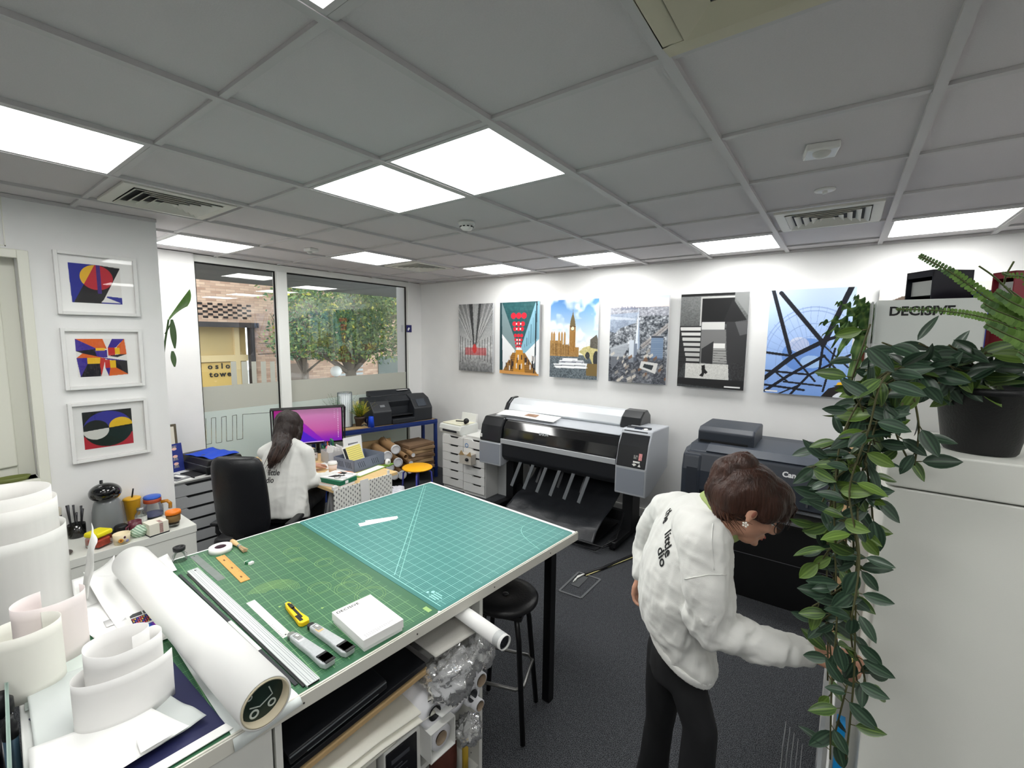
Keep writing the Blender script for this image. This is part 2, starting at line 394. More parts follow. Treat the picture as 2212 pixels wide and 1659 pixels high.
# ------------------------------------------------------------ ceiling fittings
def cell(i, j): return (GX-.6*(j+.5), GY+.6*(i+.5))
EM = mat('lit_diffuser', (255,255,252), .5, emit=LAMP)
def panel(i, j, lab):
    cx, cy = cell(i,j); t = thing('ceiling_light', lab, 'ceiling light', (cx,cy,CEIL-.004), 0, 'square panel lights in the ceiling grid')
    f = MB(); w=.2855; e=.268; 
    for a,b in (((-w,-w,-.002),(w,-e,.010)),((-w,e,-.002),(w,w,.010)),((-w,-e,-.002),(-e,e,.010)),((e,-e,-.002),(w,e,.010))): f.box(a,b)
    f.build('light_frame', GRID, t); MB().box((-e,-e,.002),(e,e,.009)).build('diffuser', EM, t)
for i,j,lab in ((1,1,'large near square ceiling light at the centre of the ceiling'),(1,2,'square ceiling light just left of the largest central one, towards the window'),
    (-1,3,'square ceiling light at the left edge above the framed prints'),(-1,0,'square ceiling light cut off by the top edge of the photo'),(1,6,'square ceiling light over the white pier beside the window'),
    (3,5,'square ceiling light above the window mullion, left of the round grille'),(5,4,'small far square ceiling light near the window corner'),(5,2,'square ceiling light above the clock tower print'),
    (5,0,'square ceiling light above the black and white staircase print'),(5,-2,'square ceiling light at the right edge, above the black file box'),(-3,-2,'added unseen square light panel behind the camera on the right'),(-3,2,'added unseen square light panel behind the camera on the left'),(2,-4,'added unseen square light panel towards the right wall'),(-1,-3,'added unseen square light panel that brightens the tall cabinet')):  # last four panels are unseen fill lights added to brighten the room
    panel(i,j,lab)
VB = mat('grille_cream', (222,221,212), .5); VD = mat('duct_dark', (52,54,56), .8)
def vent(i, j, lab, half=.225, mt=VB, rings=5):
    cx, cy = cell(i,j); t = thing('ceiling_vent', lab, 'air vent', (cx,cy,CEIL-.004), 0, 'square air vents in the ceiling')
    f = MB(); w=half+.03; e=half-.02
    for a,b in (((-w,-w,-.006),(w,-e,.010)),((-w,e,-.006),(w,w,.010)),((-w,-e,-.006),(-e,e,.010)),((e,-e,-.006),(w,e,.010))): f.box(a,b)
    f.build('flange', mt, t, bevel=.003)
    s = MB(); st = e/rings
    for k in range(rings):
        o = e-k*st-.004; n_ = o-st*.62
        P = [(-o,-o),(o,-o),(o,o),(-o,o)]; Q = [(-n_,-n_),(n_,-n_),(n_,n_),(-n_,n_)]
        if n_ < .01: continue
        vs = [(a,b,-.012) for a,b in P]+[(a,b,.006) for a,b in Q]
        s.add(vs,[(a,(a+1)%4,4+(a+1)%4,4+a) for a in range(4)])
    s.build('louvre', mt, t, solid=.002, fix=False)
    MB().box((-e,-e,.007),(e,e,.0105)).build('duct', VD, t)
vent(0,4,'square cream air vent above the framed prints'); vent(4,-1,'square white air vent over the large grey printer'); vent(4,5,'small far square air vent near the window')
vent(0,-1,'large beige air vent cut off by the top edge of the photo', .26, mat('grille_beige',(206,200,176),.5), 2)
# smoke detector and sensors
p = PZ(1008,482,CEIL); t = thing('smoke_detector','round white smoke detector with dark slots, left of the central lights','smoke detector',(p.x,p.y,CEIL+.008))
MB().lathe([(.052,0),(.054,-.012),(.05,-.02),(.047,-.022)]).build('mounting_ring', WPLA, t)
MB().lathe([(.044,-.02),(.042,-.036),(.03,-.052),(.012,-.056),(0,-.056)]).build('sensor_head', WPLA, t)
mb = MB()
for k in range(10):
    a = k*math.pi/5; mb.cbox((.042*math.cos(a),.042*math.sin(a),-.033),(.006,.016,.007), a)
mb.build('sensor_slots', BLK, t)
def pir(u,v,lab,s=1):
    p = PZ(u,v,CEIL); t = thing('motion_sensor',lab,'sensor',(p.x,p.y,CEIL+.008),R(10))
    MB().box((-.055*s,-.055*s,-.028),(.055*s,.055*s,0)).build('sensor_body', WPLA, t, bevel=.006)
    MB().ell((0,-.02*s,-.03),(.03*s,.028*s,.02)).build('lens', mat('milky_lens',(205,205,200),.3), t)
pir(1774,322,'white square motion sensor on the ceiling above the grey printer'); pir(672,539,'small white motion sensor on the ceiling near the window',.8)
p = PZ(1782,413,CEIL); t = thing('ceiling_sprinkler','flat round white sprinkler cover on the ceiling beside the right vent','sprinkler',(p.x,p.y,CEIL+.008))
MB().lathe([(.045,0),(.045,-.006),(.03,-.009),(0,-.009)]).build('cover_plate', WPLA, t); MB().lathe([(.012,-.008),(.01,-.02),(0,-.02)]).build('nozzle', WPLA, t)
# alarm box and blue switch beside the window corner
p = PY(903.5,696,WY); t = thing('wall_sensor','small white upright sensor box on the wall beside the window','sensor',(p.x,WY,p.z))
MB().box((-.035,-.03,-.06),(.035,0,.06)).build('sensor_body', WPLA, t, bevel=.008); MB().cyl((0,-.031,.01),(0,-.028,.01),.006).build('indicator', DGR, t)
p = PX(886,710,WX+.013); t = thing('blue_switch','small blue card with a white feather mark on the window frame','card',(WX+.012,4.235,p.z))
MB().box((0,-.045,-.05),(.006,.045,.05)).build('card_board', mat('navy_card',(32,34,98),.5), t); MB().prism([(-.02,-.035),(.012,.0),(-.004,.02),(-.028,-.005)],.006,.0075,'x').build('feather_mark', PAPER, t)
# ============================================================ OUTSIDE
struct(MB().box((-30,-6,-.5),(-5.2,30,-.4)).build('floor_street', mat('paving',(150,148,142),.9,var=.1,vscale=3)))
struct(MB().box((-8.35,-3,2.75),(-5.19,14,2.95)).build('ceiling_soffit', mat('soffit_grey',(96,98,98),.8)))
q = NB('brickwork', .9, .1); x,y,z,v = q.obj()
cb = q.n('CombineXYZ'); q.t.links.new(y,cb.inputs[0]); q.t.links.new(z,cb.inputs[1])
br = q.n('TexBrick'); q.t.links.new(cb.outputs[0],br.inputs['Vector']); br.inputs['Scale'].default_value=1.0
br.inputs['Brick Width'].default_value=.23; br.inputs['Row Height'].default_value=.066; br.inputs['Mortar Size'].default_value=.005; br.inputs['Mortar Smooth'].default_value=.3
br.inputs['Color1'].default_value=L3(214,184,160); br.inputs['Color2'].default_value=L3(158,122,104); br.inputs['Mortar'].default_value=L3(150,132,120); br.inputs['Bias'].default_value=-.1
q.put(q.mix(q.math('MULTIPLY',q.noise(cb.outputs[0],3.1,4),.6), br.outputs[0], L3(196,164,140)), q.b.inputs['Base Color']); BRICK=q.m
BX = -13.0
p0 = PX(428,697,BX); p1 = PX(546,697,BX)
sf0, sf1, sfz = p0.y-.6, p1.y, p0.z
wl = MB(); wl.box((BX-.3,-4,-.4),(BX,sf0,8)); wl.box((BX-.3,sf0,sfz),(BX,sf1,8)); wl.box((BX-.3,sf1,-.4),(BX,26,8))
bd = thing('brick_building','brown brick building with pierced brick panels across the street','building',(BX,6,-.4))
def kid(o): o.parent = bd; o.matrix_parent_inverse = Matrix.Translation((-BX,-6,.4)); return o
kid(wl.build('brick_wall', BRICK))
hole = mat('dark_recess',(38,32,32),.9)
def pierced(u0,v0,u1,v1):
    a = PX(u0,v0,BX+.005); b = PX(u1,v1,BX+.005); mb = MB(); k=0; zt=a.z
    while zt > b.z:
        yy = a.y + (.115 if k%2 else 0)
        while yy < b.y: mb.box((BX+.001,yy,zt-.058),(BX+.006,yy+.115,zt)); yy += .23
        zt -= .066; k += 1
    kid(mb.build('pierced_panel', hole))
pierced(425,652,542,690); pierced(628,682,690,742); pierced(620,742,640,770)
a = p0; mb = MB(); mb.box((BX-.1,sf0-.05,sfz-.1),(BX+.12,sf1+.1,sfz+.03)); mb.box((BX-.1,sf1-.12,-.4),(BX+.08,sf1,sfz)); kid(mb.build('shop_frame', mat('shop_frame_dark',(52,48,50),.6)))
kid(MB().box((BX-.29,sf0,-.4),(BX-.25,sf1-.1,sfz)).build('shop_interior', mat('shop_wood',(196,172,120),.7,var=.1,vscale=1.2)))
mb = MB(); z1 = PX(450,768,BX-.2).z; z2 = PX(450,782,BX-.2).z; mb.box((BX-.25,sf0,z2),(BX-.15,sf1-.1,z1)); mb.box((BX-.249,sf1-.42,-.4),(BX-.148,sf1-.3,sfz-.001)); kid(mb.build('shop_rail', mat('shop_pale_wood',(220,196,146),.6)))
kid(MB().box((BX-.24,sf0,PX(450,822,BX-.2).z-.8),(BX-.20,PX(497,800,BX-.2).y+.35,PX(450,784,BX-.2).z)).build('shop_board', mat('shop_board_yellow',(214,180,104),.7)))
p = PX(449,797.5,BX-.19); q_ = PX(494,797.5,BX-.19); Mx = frame((BX-.19,p.y,p.z),(0,1,0),(0,0,1))
SGN = mat('sign_letter_black',(20,18,16),.6)
kid(text('sign_letters','oslo',.20,SGN,None,Mx,.01,space=1.62,bold=.02)); Mx = frame((BX-.19,p.y+.03,p.z-.21),(0,1,0),(0,0,1)); kid(text('sign_letters','towe',.20,SGN,None,Mx,.01,space=1.32,bold=.02))
# doors and louvre seen low beyond the tree
a=PX(640,790,BX); mb=MB(); mb.box((BX,a.y-.5,-.4),(BX+.03,PX(641,790,BX).y+.35,PX(640,785,BX).z)); kid(mb.build('door_leaf', mat('shop_brown',(120,104,90),.6)))
a=PX(732,790,BX); b=PX(782,790,BX); mb=MB(); zt=a.z
while zt > 0: mb.box((BX,a.y,zt-.07),(BX+.05,b.y,zt)); zt -= .13
kid(mb.build('louvre_vent', mat('louvre_grey',(176,184,186),.5)))
a=PX(816,770,BX); b=PX(872,770,BX); kid(MB().box((BX,a.y,-.4),(BX+.04,b.y,a.z)).build('door_leaf', mat('door_greygreen',(92,104,100),.5)))
a=PX(726,802,-7.4); t=thing('globe_lamp','round white globe lamp on a post outside, left of the tree trunk','lamp',(-7.4,a.y,-.4))
MB().ell((0,0,a.z+.4),.10).build('globe', mat('globe_white',(230,232,228),.4), t); MB().cyl((0,0,0),(0,0,a.z+.3),.03).build('lamp_post', BLK, t)
# tree
c = PX(757,795,-9.6); tr = thing('street_tree','leafy green tree with a forked trunk outside the right window','tree',(-9.6,c.y,-.4))
rg = random.Random(5); tb = MB(); lf = MB(); cz = c.z+.4
tb.tube([(0,0,0),(.03,.02,cz*.6),(0,0,cz)],[.16,.14,.12],10)
tips=[]
for k in range(26):
    a = rg.uniform(0,6.28); rr = rg.uniform(.6,1.9); h = rg.uniform(.35,2.6); e = Vector((rr*.7*math.cos(a), rr*1.25*math.sin(a), cz+h*1.0))
    mid = Vector((e.x*.35,e.y*.4,cz+.25+(e.z-cz)*.45)); tb.tube([(0,0,cz-.15),mid,e],[.06,.03,.01],6); tips += [e, (mid+e)/2, mid*.4+e*.6]
tb.build('tree_trunk', mat('bark',(104,92,78),.9,var=.2,vscale=12), tr)
cols=[]
YL1 = PX(607,720,-9.6).y-c.y
for k in range(15000):
    tp = rg.choice(tips); g = Vector((rg.gauss(0,.24),rg.gauss(0,.34),rg.gauss(0,.28)));  pnt = tp+g
    if pnt.z < cz+.1+.2*abs(pnt.y) or pnt.y < YL1: continue
    n = Vector((rg.gauss(0,1),rg.gauss(0,1),rg.gauss(.5,1))).normalized(); u = n.cross(Vector((rg.gauss(0,1),rg.gauss(0,1),rg.gauss(0,1)))).normalized(); w_ = n.cross(u); L=rg.uniform(.032,.060)
    lf.add([pnt-u*L, pnt-w_*L*.55, pnt+u*L, pnt+w_*L*.55],[(0,1,2,3)]); c_ = rg.random(); c_ = (112,138,84) if c_<.4 else ((88,118,84) if c_<.75 else ((142,160,90) if c_<.93 else (196,192,86))); cols += [c_]*4
fo = lf.build('foliage', vcol('tree_leaf',.7), tr, fix=False)
def setcol(o, cols):
    at = o.data.color_attributes.new('pic','FLOAT_COLOR','POINT'); at.data.foreach_set('color', np.array([L3(c) for c in cols], np.float32).ravel())
setcol(fo, cols)
c = PX(650,720,-11.9); t2 = thing('street_tree','dense green shrubby tree at the left edge of the right window','tree',(-11.9,c.y,-.4))
lf = MB(); cols=[]; tb=MB().tube([(0,0,0),(0,.1,2.2)],[.1,.06],8)
for k in range(12): tb.tube([(0,.05,1.2),(rg.gauss(0,.4),rg.gauss(0,.5),rg.uniform(2,3.9))],[.04,.01],6)
tb.build('tree_trunk', mat('bark',(0,0,0)), t2)
YL2 = PX(608,720,-11.9).y-c.y
for k in range(7000):
    pnt = Vector((rg.gauss(0,.25),rg.gauss(0.2,.8),rg.uniform(1.6,4.6)))
    if pnt.y < YL2: continue
    n = Vector((rg.gauss(0,1),rg.gauss(0,1),rg.gauss(.5,1))).normalized(); u = n.cross(Vector((rg.gauss(0,1),rg.gauss(0,1),rg.gauss(0,1)))).normalized(); w_ = n.cross(u); L=rg.uniform(.032,.060)
    lf.add([pnt-u*L, pnt-w_*L*.55, pnt+u*L, pnt+w_*L*.55],[(0,1,2,3)]); cols += [(96,124,96) if rg.random()<.7 else (70,98,78)]*4
fo = lf.build('foliage', vcol('tree_leaf',.7), t2, fix=False); setcol(fo, cols)
# ============================================================ WORK TABLE
TA = R(-4.5); TC, TS = math.cos(R(4.5)), math.sin(R(4.5)); TR = Vector((-1.057, 2.044, 0))
def TW(lx, ly, z=.871): return Vector((TR.x+TC*lx+TS*ly, TR.y-TS*lx+TC*ly, z))
def TX(u, v, lx):
    """a sight line met with the upright plane x = lx of the table: (along, height)"""
    n = Vector((TC,-TS,0)); P0 = TR + n*lx; r = _ray(u,v); t = n.dot(P0-EYE)/n.dot(r); P = EYE+r*t; d = P-TR
    return d.dot(Vector((TS,TC,0))), P.z
def tth(name, label, cat, lx, ly, z=.871, a=0, group=None): return thing(name, label, cat, TW(lx,ly,z), TA+a, group)
TEND = -1.985
tb = tth('work_table','large white work table covered by green and teal cutting mats','table',0,0,0)
MB().box((-1.225,TEND,.832),(-.010,0,.868)).build('tabletop', WHITE, tb, bevel=.003)
RIM = mat('table_rim', (214,212,202), .45)
mb = MB(); mb.box((-.0099,TEND,.826),(0,0,.869)); mb.box((-.0105,TEND,.8688),(-.004,0,.8725)); mb.build('edge_strip', RIM, tb, bevel=.0015)
mb = MB()
for k in range(5): mb.cyl((-.001,-.25-.4*k,.846),(.0016,-.25-.4*k,.846),.003,n=8)
mb.build('edge_screw', mat('screw_grey',(90,88,84),.4,metal=.6), tb)
for lx,ly in ((-.045,-.185),(-1.18,-.06),(-.045,-1.93),(-1.18,-1.93)):
    MB().box((lx-.022,ly-.022,0),(lx+.022,ly+.022,.832)).build('leg', BLKM, tb, bevel=.002)
MB().box((-1.18,-.195,.79),(-.045,-.165,.83)).build('crossbar', BLKM, tb)
def matmat(name, base, l1, l2, var, W, H, mg):
    q = NB(name, .42, .35); x,y,z,v = q.obj()
    inx = q.math('MULTIPLY', q.math('GREATER_THAN',x,mg), q.math('LESS_THAN',x,W-mg)); iny = q.math('MULTIPLY', q.math('GREATER_THAN',y,mg), q.math('LESS_THAN',y,H-mg)); ins = q.math('MULTIPLY',inx,iny)
    fine = q.math('MAXIMUM', q.line(x,.01,.0011,-mg+.005), q.line(y,.01,.0011,-mg+.005)); big = q.math('MAXIMUM', q.line(x,.05,.0022,-mg+.025), q.line(y,.05,.0022,-mg+.025))
    n = q.mix(q.noise(v,2.2,2), L3(base), L3(var))
    c = q.mix(q.math('MULTIPLY',q.math('MULTIPLY',fine,ins),.42), n, L3(l1)); c = q.mix(q.math('MULTIPLY',q.math('MULTIPLY',big,ins),.62), c, L3(l2))
    q.put(c, q.b.inputs['Base Color']); return q.m
m1 = tth('cutting_mat','teal cutting mat with a pale grid on the far half of the table','cutting mat',-1.205,-.935,.868,0,'cutting mats on the work table')
TEAL = matmat('teal_mat',(50,114,110),(140,202,198),(160,216,212),(66,132,124),1.193,.908,.018)
MB().prism([(.01,0),(1.183,0),(1.193,.01),(1.193,.898),(1.183,.908),(.01,.908),(0,.898),(0,.01)],0,.003).build('mat_sheet', TEAL, m1)
lnm = mat('mat_line_pale',(160,222,212),.5); mb = MB(); P = lambda u,v: (lambda w: ((w[0]+1.205),(w[1]+.935)))(TL(u,v))
def TL(u, v, z=.871):
    d = PZ(u,v,z)-TR; return (d.x*TC-d.y*TS, d.x*TS+d.y*TC)
a = P(916,1048); b = P(852,1242); mb.bar((a[0],a[1],.0032),(b[0],b[1],.0032),.0025,.0003); mb.bar((a[0]+.02,a[1],.0032),(b[0]+.035,b[1],.0032),.0018,.0003)
arc = [P(1162,1126),P(1130,1138),P(1128,1150),P(1142,1170),P(1165,1186)]; ap=[np.polyfit(range(5),[q_[k] for q_ in arc],3) for k in (0,1)]; mb.tube([(float(np.polyval(ap[0],u_/6)),float(np.polyval(ap[1],u_/6)),.0032) for u_ in range(25)],.001,4)
mb.box((.02,.02,.003),(1.17,.0225,.0034)); mb.build('mat_print', lnm, m1)
mb = MB(); x,y = P(948,1296)
for k in range(4): mb.box((x-.05+.011*k*0,y-.01+.011*k,.003),(x-.01+.006*(k%3),y-.006+.011*k,.0034))
mb.cyl((x-.06,y+.02,.003),(x-.06,y+.02,.0034),.008,n=12); mb.cyl((x-.075,y+.005,.003),(x-.075,y+.005,.0034),.006,n=12); mb.build('mat_logo', lnm, m1)
m2 = tth('cutting_mat','green cutting mat with yellowish grid and circle scales on the near half of the table','cutting mat',-1.205,-1.835,.868,0,'cutting mats on the work table')
GREEN = matmat('green_mat',(42,92,70),(112,160,112),(136,182,126),(66,112,76),1.193,.888,.022)
MB().prism([(.01,0),(1.183,0),(1.193,.01),(1.193,.888),(1.183,.898),(.01,.898),(0,.888),(0,.01)],0,.003).build('mat_sheet', GREEN, m2)
ylm = mat('mat_line_yellow',(150,186,112),.5); mb = MB(); P2 = lambda u,v: (lambda w: ((w[0]+1.205),(w[1]+1.835)))(TL(u,v))
def arcs(c, r0, r1, st, a0, a1):
    r = r0
    while r < r1:
        mb.tube([(c[0]+r*math.cos(a0+(a1-a0)*k/20), c[1]+r*math.sin(a0+(a1-a0)*k/20), .0031) for k in range(21)],.0006,3,cap=False); r += st
arcs(P2(590,1280),.03,.10,.006,R(60),R(230)); arcs(P2(640,1215),.02,.05,.008,R(60),R(230))
for u,v,r in ((700,1215,.03),(740,1240,.03),(750,1270,.04),(770,1255,.05),(800,1285,.05),(690,1270,.035),(630,1190,.025)): arcs(P2(u,v),r,r+.012,.01,0,6.283)
mb.build('mat_print', ylm, m2); mb = MB(); x,y = P2(925,1316); mb.box((x-.02,y-.012,.003),(x+.016,y+.006,.0034)); 
for u,v in ((605,1310),(697,1313)):
    x,y = P2(u,v); mb.prism([(x-.006,y-.005),(x+.006,y-.005),(x,y+.007)],.003,.0034)
mb.build('mat_logo', ylm, m2)
# ---- big paper roll on the near end
def along(name, label, cat, a, b, z, group=None):
    A = TW(a[0],a[1],z); B = TW(b[0],b[1],z); d = B-A; t = thing(name,label,cat,A,math.atan2(d.y,d.x),group); return t, d.length
t, L = along('paper_roll','long thick white paper roll lying across the near end of the table','paper roll',(-1.15,-1.645),(.035,-1.560),.940)
mb = MB().cyl((0,0,0),(L,0,0),.066,n=48,cap=False); mb.lathe([(.066,0),(.061,0),(.061,L-.002),(.066,L)],M=Matrix.Rotation(R(90),4,'Y'),close=True,n=48); mb.build('paper_winding', PAPER, t)
mb = MB(); mb.lathe([(.0608,-.002),(.0608,L+.001),(.0565,L+.001),(.0565,L-.12),(.0565,0)],M=Matrix.Rotation(R(90),4,'Y'),close=True,n=40); mb.build('core', mat('pale_card_core',(206,196,170),.7), t)
MB().cyl((L-.03,0,0),(L-.027,0,0),.0564,n=40).build('end_plug', mat('dark_green_plug',(26,44,38),.35,var=.3,vscale=30), t)
mb = MB()
for yy,zz_,r in ((.025,-.028,.011),(-.02,-.032,.012),(-.03,.02,.008)):
    mb.lathe([(r,0),(r,.0015),(r*.6,.0015),(r*.6,0)],(L-.026,yy,zz_),M=Matrix.Rotation(R(90),4,'Y'),close=True,n=16)
mb.tube([(L-.026,-.03,-.01),(L-.026,-.005,-.02),(L-.026,.028,-.005),(L-.026,.02,.02)],.0018,5); mb.build('plug_sticker', mat('sticker_pale',(190,200,196),.4), t)
# tracing sheet that sticks out from under the roll and droops over the edge
TRC = mat('tracing_paper',(226,232,230),.55,spec=.25); t = tth('tracing_paper_sheet','pale bluish tracing paper sheet under the big roll, drooping over the table edge','paper sheet',0,0,.8715)
def f(u,v):
    x = -1.19+1.212*u; y0 = -1.66+.03*u; y1 = (-1.575+.118*u); y = y0+(y1-y0)*v; z = .002+.0015*math.sin(x*9+v*3)
    if x > -.004: z = .004-(x+.004)*1.6*(1-.5*v); x = -.004+(x+.004)*.55
    return (x,y,z)
solidify(MB().grid(f,60,8).build('paper_sheet',TRC,t,fix=False),.0006)
def f(u,v): return (-1.24+.16*u, -1.60+.09*v, .004+.02*(1-u)*v)
t = tth('torn_paper_scrap','small white paper corner poking out behind the far end of the big roll','paper',0,0,.872)
solidify(MB().grid(f,6,4).build('paper_sheet',PAPER,t,fix=False),.0005)
# ---- rulers and tools
def slab(name, label, cat, a, b, wd, th, m, z=.871, part='ruler_blade', group=None, bevel=.0006):
    t, L = along(name,label,cat,a,b,z,group); MB().box((0,-wd/2,0),(L,wd/2,th)).build(part,m,t,bevel=bevel); return t, L
SIL2 = mat('matt_aluminium',(206,210,210),.38,metal=.35)
t, L = slab('long_ruler','long white aluminium cutting ruler beside the big roll','ruler',(-1.035,-1.465),(-.018,-1.412),.040,.007,SIL2)
mb = MB()
for y in (-.012,-.006,.004,.010,.016): mb.box((.004,y,.0066),(L-.002,y+.0014,.0074))
mb.build('groove', mat('groove_grey',(150,156,158),.4), t); MB().box((.02,-.027,0),(L-.01,-.020,.004)).build('rubber_edge', BLK, t); MB().cyl((.022,.004,.007),(.022,.004,.0078),.004,n=12).build('hanging_hole', BLK, t)
MB().box((L-.0005,-.017,.001),(L+.001,.017,.0055)).build('end_opening', BLK, t)
t, L = slab('dark_strip','thin dark trim strip with a white middle, between the long ruler and the roll','strip',(-1.03,-1.512),(-.05,-1.448),.010,.004,DGR)
MB().box((L*.52,-.0055,.0005),(L*.76,.0055,.0055)).build('white_section', PAPER, t)
def ticks(t, L, y0, m, step=.01, h=.006, x0=.01):
    mb = MB(); n = int((L-2*x0)/step)
    for k in range(n+1):
        hh = h*(1.6 if k%5==0 else 1); mb.box((x0+k*step-.0004,min(y0,y0-hh),.0),(x0+k*step+.0004,max(y0,y0-hh),.0003))
    return mb.build('scale_marks', m, t)
t, L = slab('steel_ruler','short shiny steel ruler in the middle of the green mat','ruler',(-.602,-1.383),(-.292,-1.374),.030,.0012,mat('polished_steel',(226,226,222),.28,metal=.5))
o = ticks(t,L,-.014,DGR); o.location.z=.0012; o.scale.y=-1; o.location.y=-.028; o2=MB().cyl((L-.012,0,.001),(L-.012,0,.0016),.003,n=12).build('hanging_hole',DGR,t)
t, L = slab('grey_ruler','dull grey metal ruler beside the wooden ruler','ruler',(-1.188,-1.425),(-.858,-1.405),.030,.0012,mat('dull_zinc',(124,132,128),.5,metal=.3,var=.1))
MB().cyl((.012,0,.001),(.012,0,.0016),.003,n=12).build('hanging_hole',DGR,t)
t, L = slab('wooden_ruler','orange wooden ruler below the roll of tape','ruler',(-1.088,-1.345),(-.774,-1.343),.036,.003,mat('ruler_wood',(216,160,84),.5,var=.08,vscale=30,stretch=(1,12,1)))
o = ticks(t,L,.016,mat('ruler_ink',(112,74,34),.6)); o.location.z=.003
mb=MB()
for x in (.05,.15,.26): mb.box((x,-.004,.003),(x+.016,.002,.0034))
mb.build('ruler_stamp', _m['ruler_ink'], t)
t = tth('masking_tape','round white roll of masking tape on the far edge of the green mat','tape',-1.15,-1.325)
MB().lathe([(.024,0),(.048,0),(.048,.022),(.024,.022)],close=True,n=40).lathe([(.024,0),(.024,.022)],close=True,n=40).build('tape_winding', PAPER, t)
MB().lathe([(.0238,0),(.0238,.021),(.021,.021),(.021,0)],close=True,n=32).build('core', mat('purple_core',(70,44,58),.6), t); MB().cyl((0,0,.0),(0,0,.002),.0235,n=30).build('hole_shade_disc',mat('painted_hole_shade',(52,34,44),.8),t)  # dark disc paints the shade inside the tape's hole
t, L = along('paste_brush','small brush with a pale wooden handle and bristle head','brush',(-1.205,-1.262),(-1.045,-1.252),.881)
WOOD = mat('pale_wood',(218,182,132),.5,var=.06,vscale=14,stretch=(1,6,6))
MB().lathe([(.003,0),(.010,.006),(.012,.03),(.009,.06),(.007,.085)],M=Matrix.Rotation(R(90),4,'Y')).build('handle',WOOD,t); MB().cyl((.085,0,0),(.10,0,0),.0085).build('ferrule',STEEL,t)
mb=MB()
for k in range(40):
    a=random.uniform(0,6.28); r=.007*random.random()**.5; mb.tube([(.098,r*math.cos(a),r*math.sin(a)),(L,r*2.0*math.cos(a),r*1.3*math.sin(a))],.0013,4)
mb.build('bristles',mat('bristle',(206,178,140),.8),t)
t = tth('eraser','tiny white and green eraser on the green mat','eraser',-.93,-1.283,.871,R(20)); MB().box((-.008,-.010,0),(.03,.010,.010)).build('rubber',PAPER,t,bevel=.001); MB().box((-.004,-.0103,-.0),(.016,.0103,.0104)).build('sleeve',mat('green_sleeve',(60,120,86),.5),t)
t = tth('glass_jar','little clear glass jar with a black stopper at the back corner of the green mat','jar',-1.178,-1.478)
GL = glass('clear_glass',(.98,.99,.985),.7); MB().lathe([(.026,0),(.028,.005),(.028,.03),(.018,.042),(.018,.05)],n=28).build('jar_body',GL,t)
MB().lathe([(.017,.046),(.023,.05),(.024,.066),(.018,.068),(.014,.062),(0,.062)]).build('stopper',BLK,t)
# knives
t, L = along('craft_knife','yellow and black craft knife on the green mat','knife',(-.468,-1.303),(-.300,-1.307),.871)
YEL = mat('knife_yellow',(246,204,24),.35); pr_ = [(0,-.006),(.02,-.011),(.06,-.014),(.11,-.016),(.155,-.02),(L,-.012),(L,.013),(.15,.018),(.10,.012),(.05,.011),(.012,.011),(0,.006)]
MB().prism(pr_,0,.018).build('handle',YEL,t,bevel=.004,seg=3)
MB().box((-.012,-.004,.008),(.06,.004,.0095)).build('blade',STEEL,t); MB().box((.015,-.0045,.012),(.135,.0045,.0195)).build('slide_track',BLK,t,bevel=.001); MB().box((.03,-.006,.018),(.06,.006,.024)).build('slider',BLK,t,bevel=.002); MB().box((.11,-.015,.004),(.155,-.001,.0187)).build('grip_pad',BLK,t,bevel=.002)
def snapknife(a, b, label, wheel):
    t, L = along('utility_knife',label,'knife',a,b,.871,'grey utility knives')
    P = [(0,-.014),(.05,-.017),(.12,-.018),(L-.02,-.024),(L,-.018),(L,.016),(L-.02,.021),(.12,.017),(.05,.015),(0,.013)]
    MB().prism(P,0,.022).build('handle',mat('silver_grey_plastic',(188,192,194),.35,metal=.2,var=.08,vscale=90),t,bevel=.006,seg=3)
    MB().box((L-.055,-.019,.006),(L-.012,.017,.0235)).build('grip_pad',BLK,t,bevel=.004); mb=MB()
    for k in range(4): mb.box((L-.05+k*.01,-.017,.023),(L-.026+k*.01,.015,.0255))
    mb.build('grip_rib',BLK,t); MB().box((.012,-.009,.0215),(.05,.008,.0235)).build('slide_window',mat('smoke_plastic',(150,152,150),.2),t,bevel=.001)
    MB().box((.02,-.004,.0235),(.034,.004,.026)).build('slider',WPLA,t,bevel=.001)
    mb = MB().cyl((-.008,-.002,.004),(-.008,-.002,.018),.012,n=18); mb.build('blade_wheel' ,mat('wheel_metal',(140,142,138),.35,metal=.6) if wheel else BLK,t)
    MB().box((.035,-.013,.022),(.06,.006,.0224)).build('price_sticker' if not wheel else 'label_patch',mat('sticker_tan',(200,176,130),.5) if not wheel else mat('label_grey',(214,216,216),.4),t)
snapknife((-.262,-1.367),(-.045,-1.345),'grey utility knife with black grip lying nearest the front edge',True)
snapknife((-.262,-1.300),(-.045,-1.278),'grey utility knife with a tan sticker, right of its twin',False)
# DECISIVE box
WBOX = mat('box_white',(244,244,242),.5,spec=.3); t = tth('presentation_box','flat white box lettered DECISIVE on the green mat','box',-.133,-1.165,.871,R(-1.5))
INK = mat('black_ink',(18,18,20),.6); FINE = mat('grey_ink',(120,120,122),.6)
MB().box((-.107,-.073,0),(.107,.073,.022)).build('box_base',WBOX,t,bevel=.001); MB().box((-.110,-.076,.012),(.110,.076,.043)).build('box_lid',WBOX,t,bevel=.0012)
text('lettering','DECISIVE',.0185,INK,t,frame((-.084,-.068,.0432),(0,1,0),(-1,0,0)),.0002,bold=.012,sx=1.1,space=1.05)
mb=MB()
for x,l in ((.086,.11),(.092,.09),(.098,.05)): 
    y=-.062
    while y<-.062+l: mb.box((x,y,.043),(x+.0015,y+.006,.0433)); y+=.008
mb.build('small_print',FINE,t)
mb=MB(); mb.add([(-.111,-.074,.022),(-.111,.07,.022)],[]); 
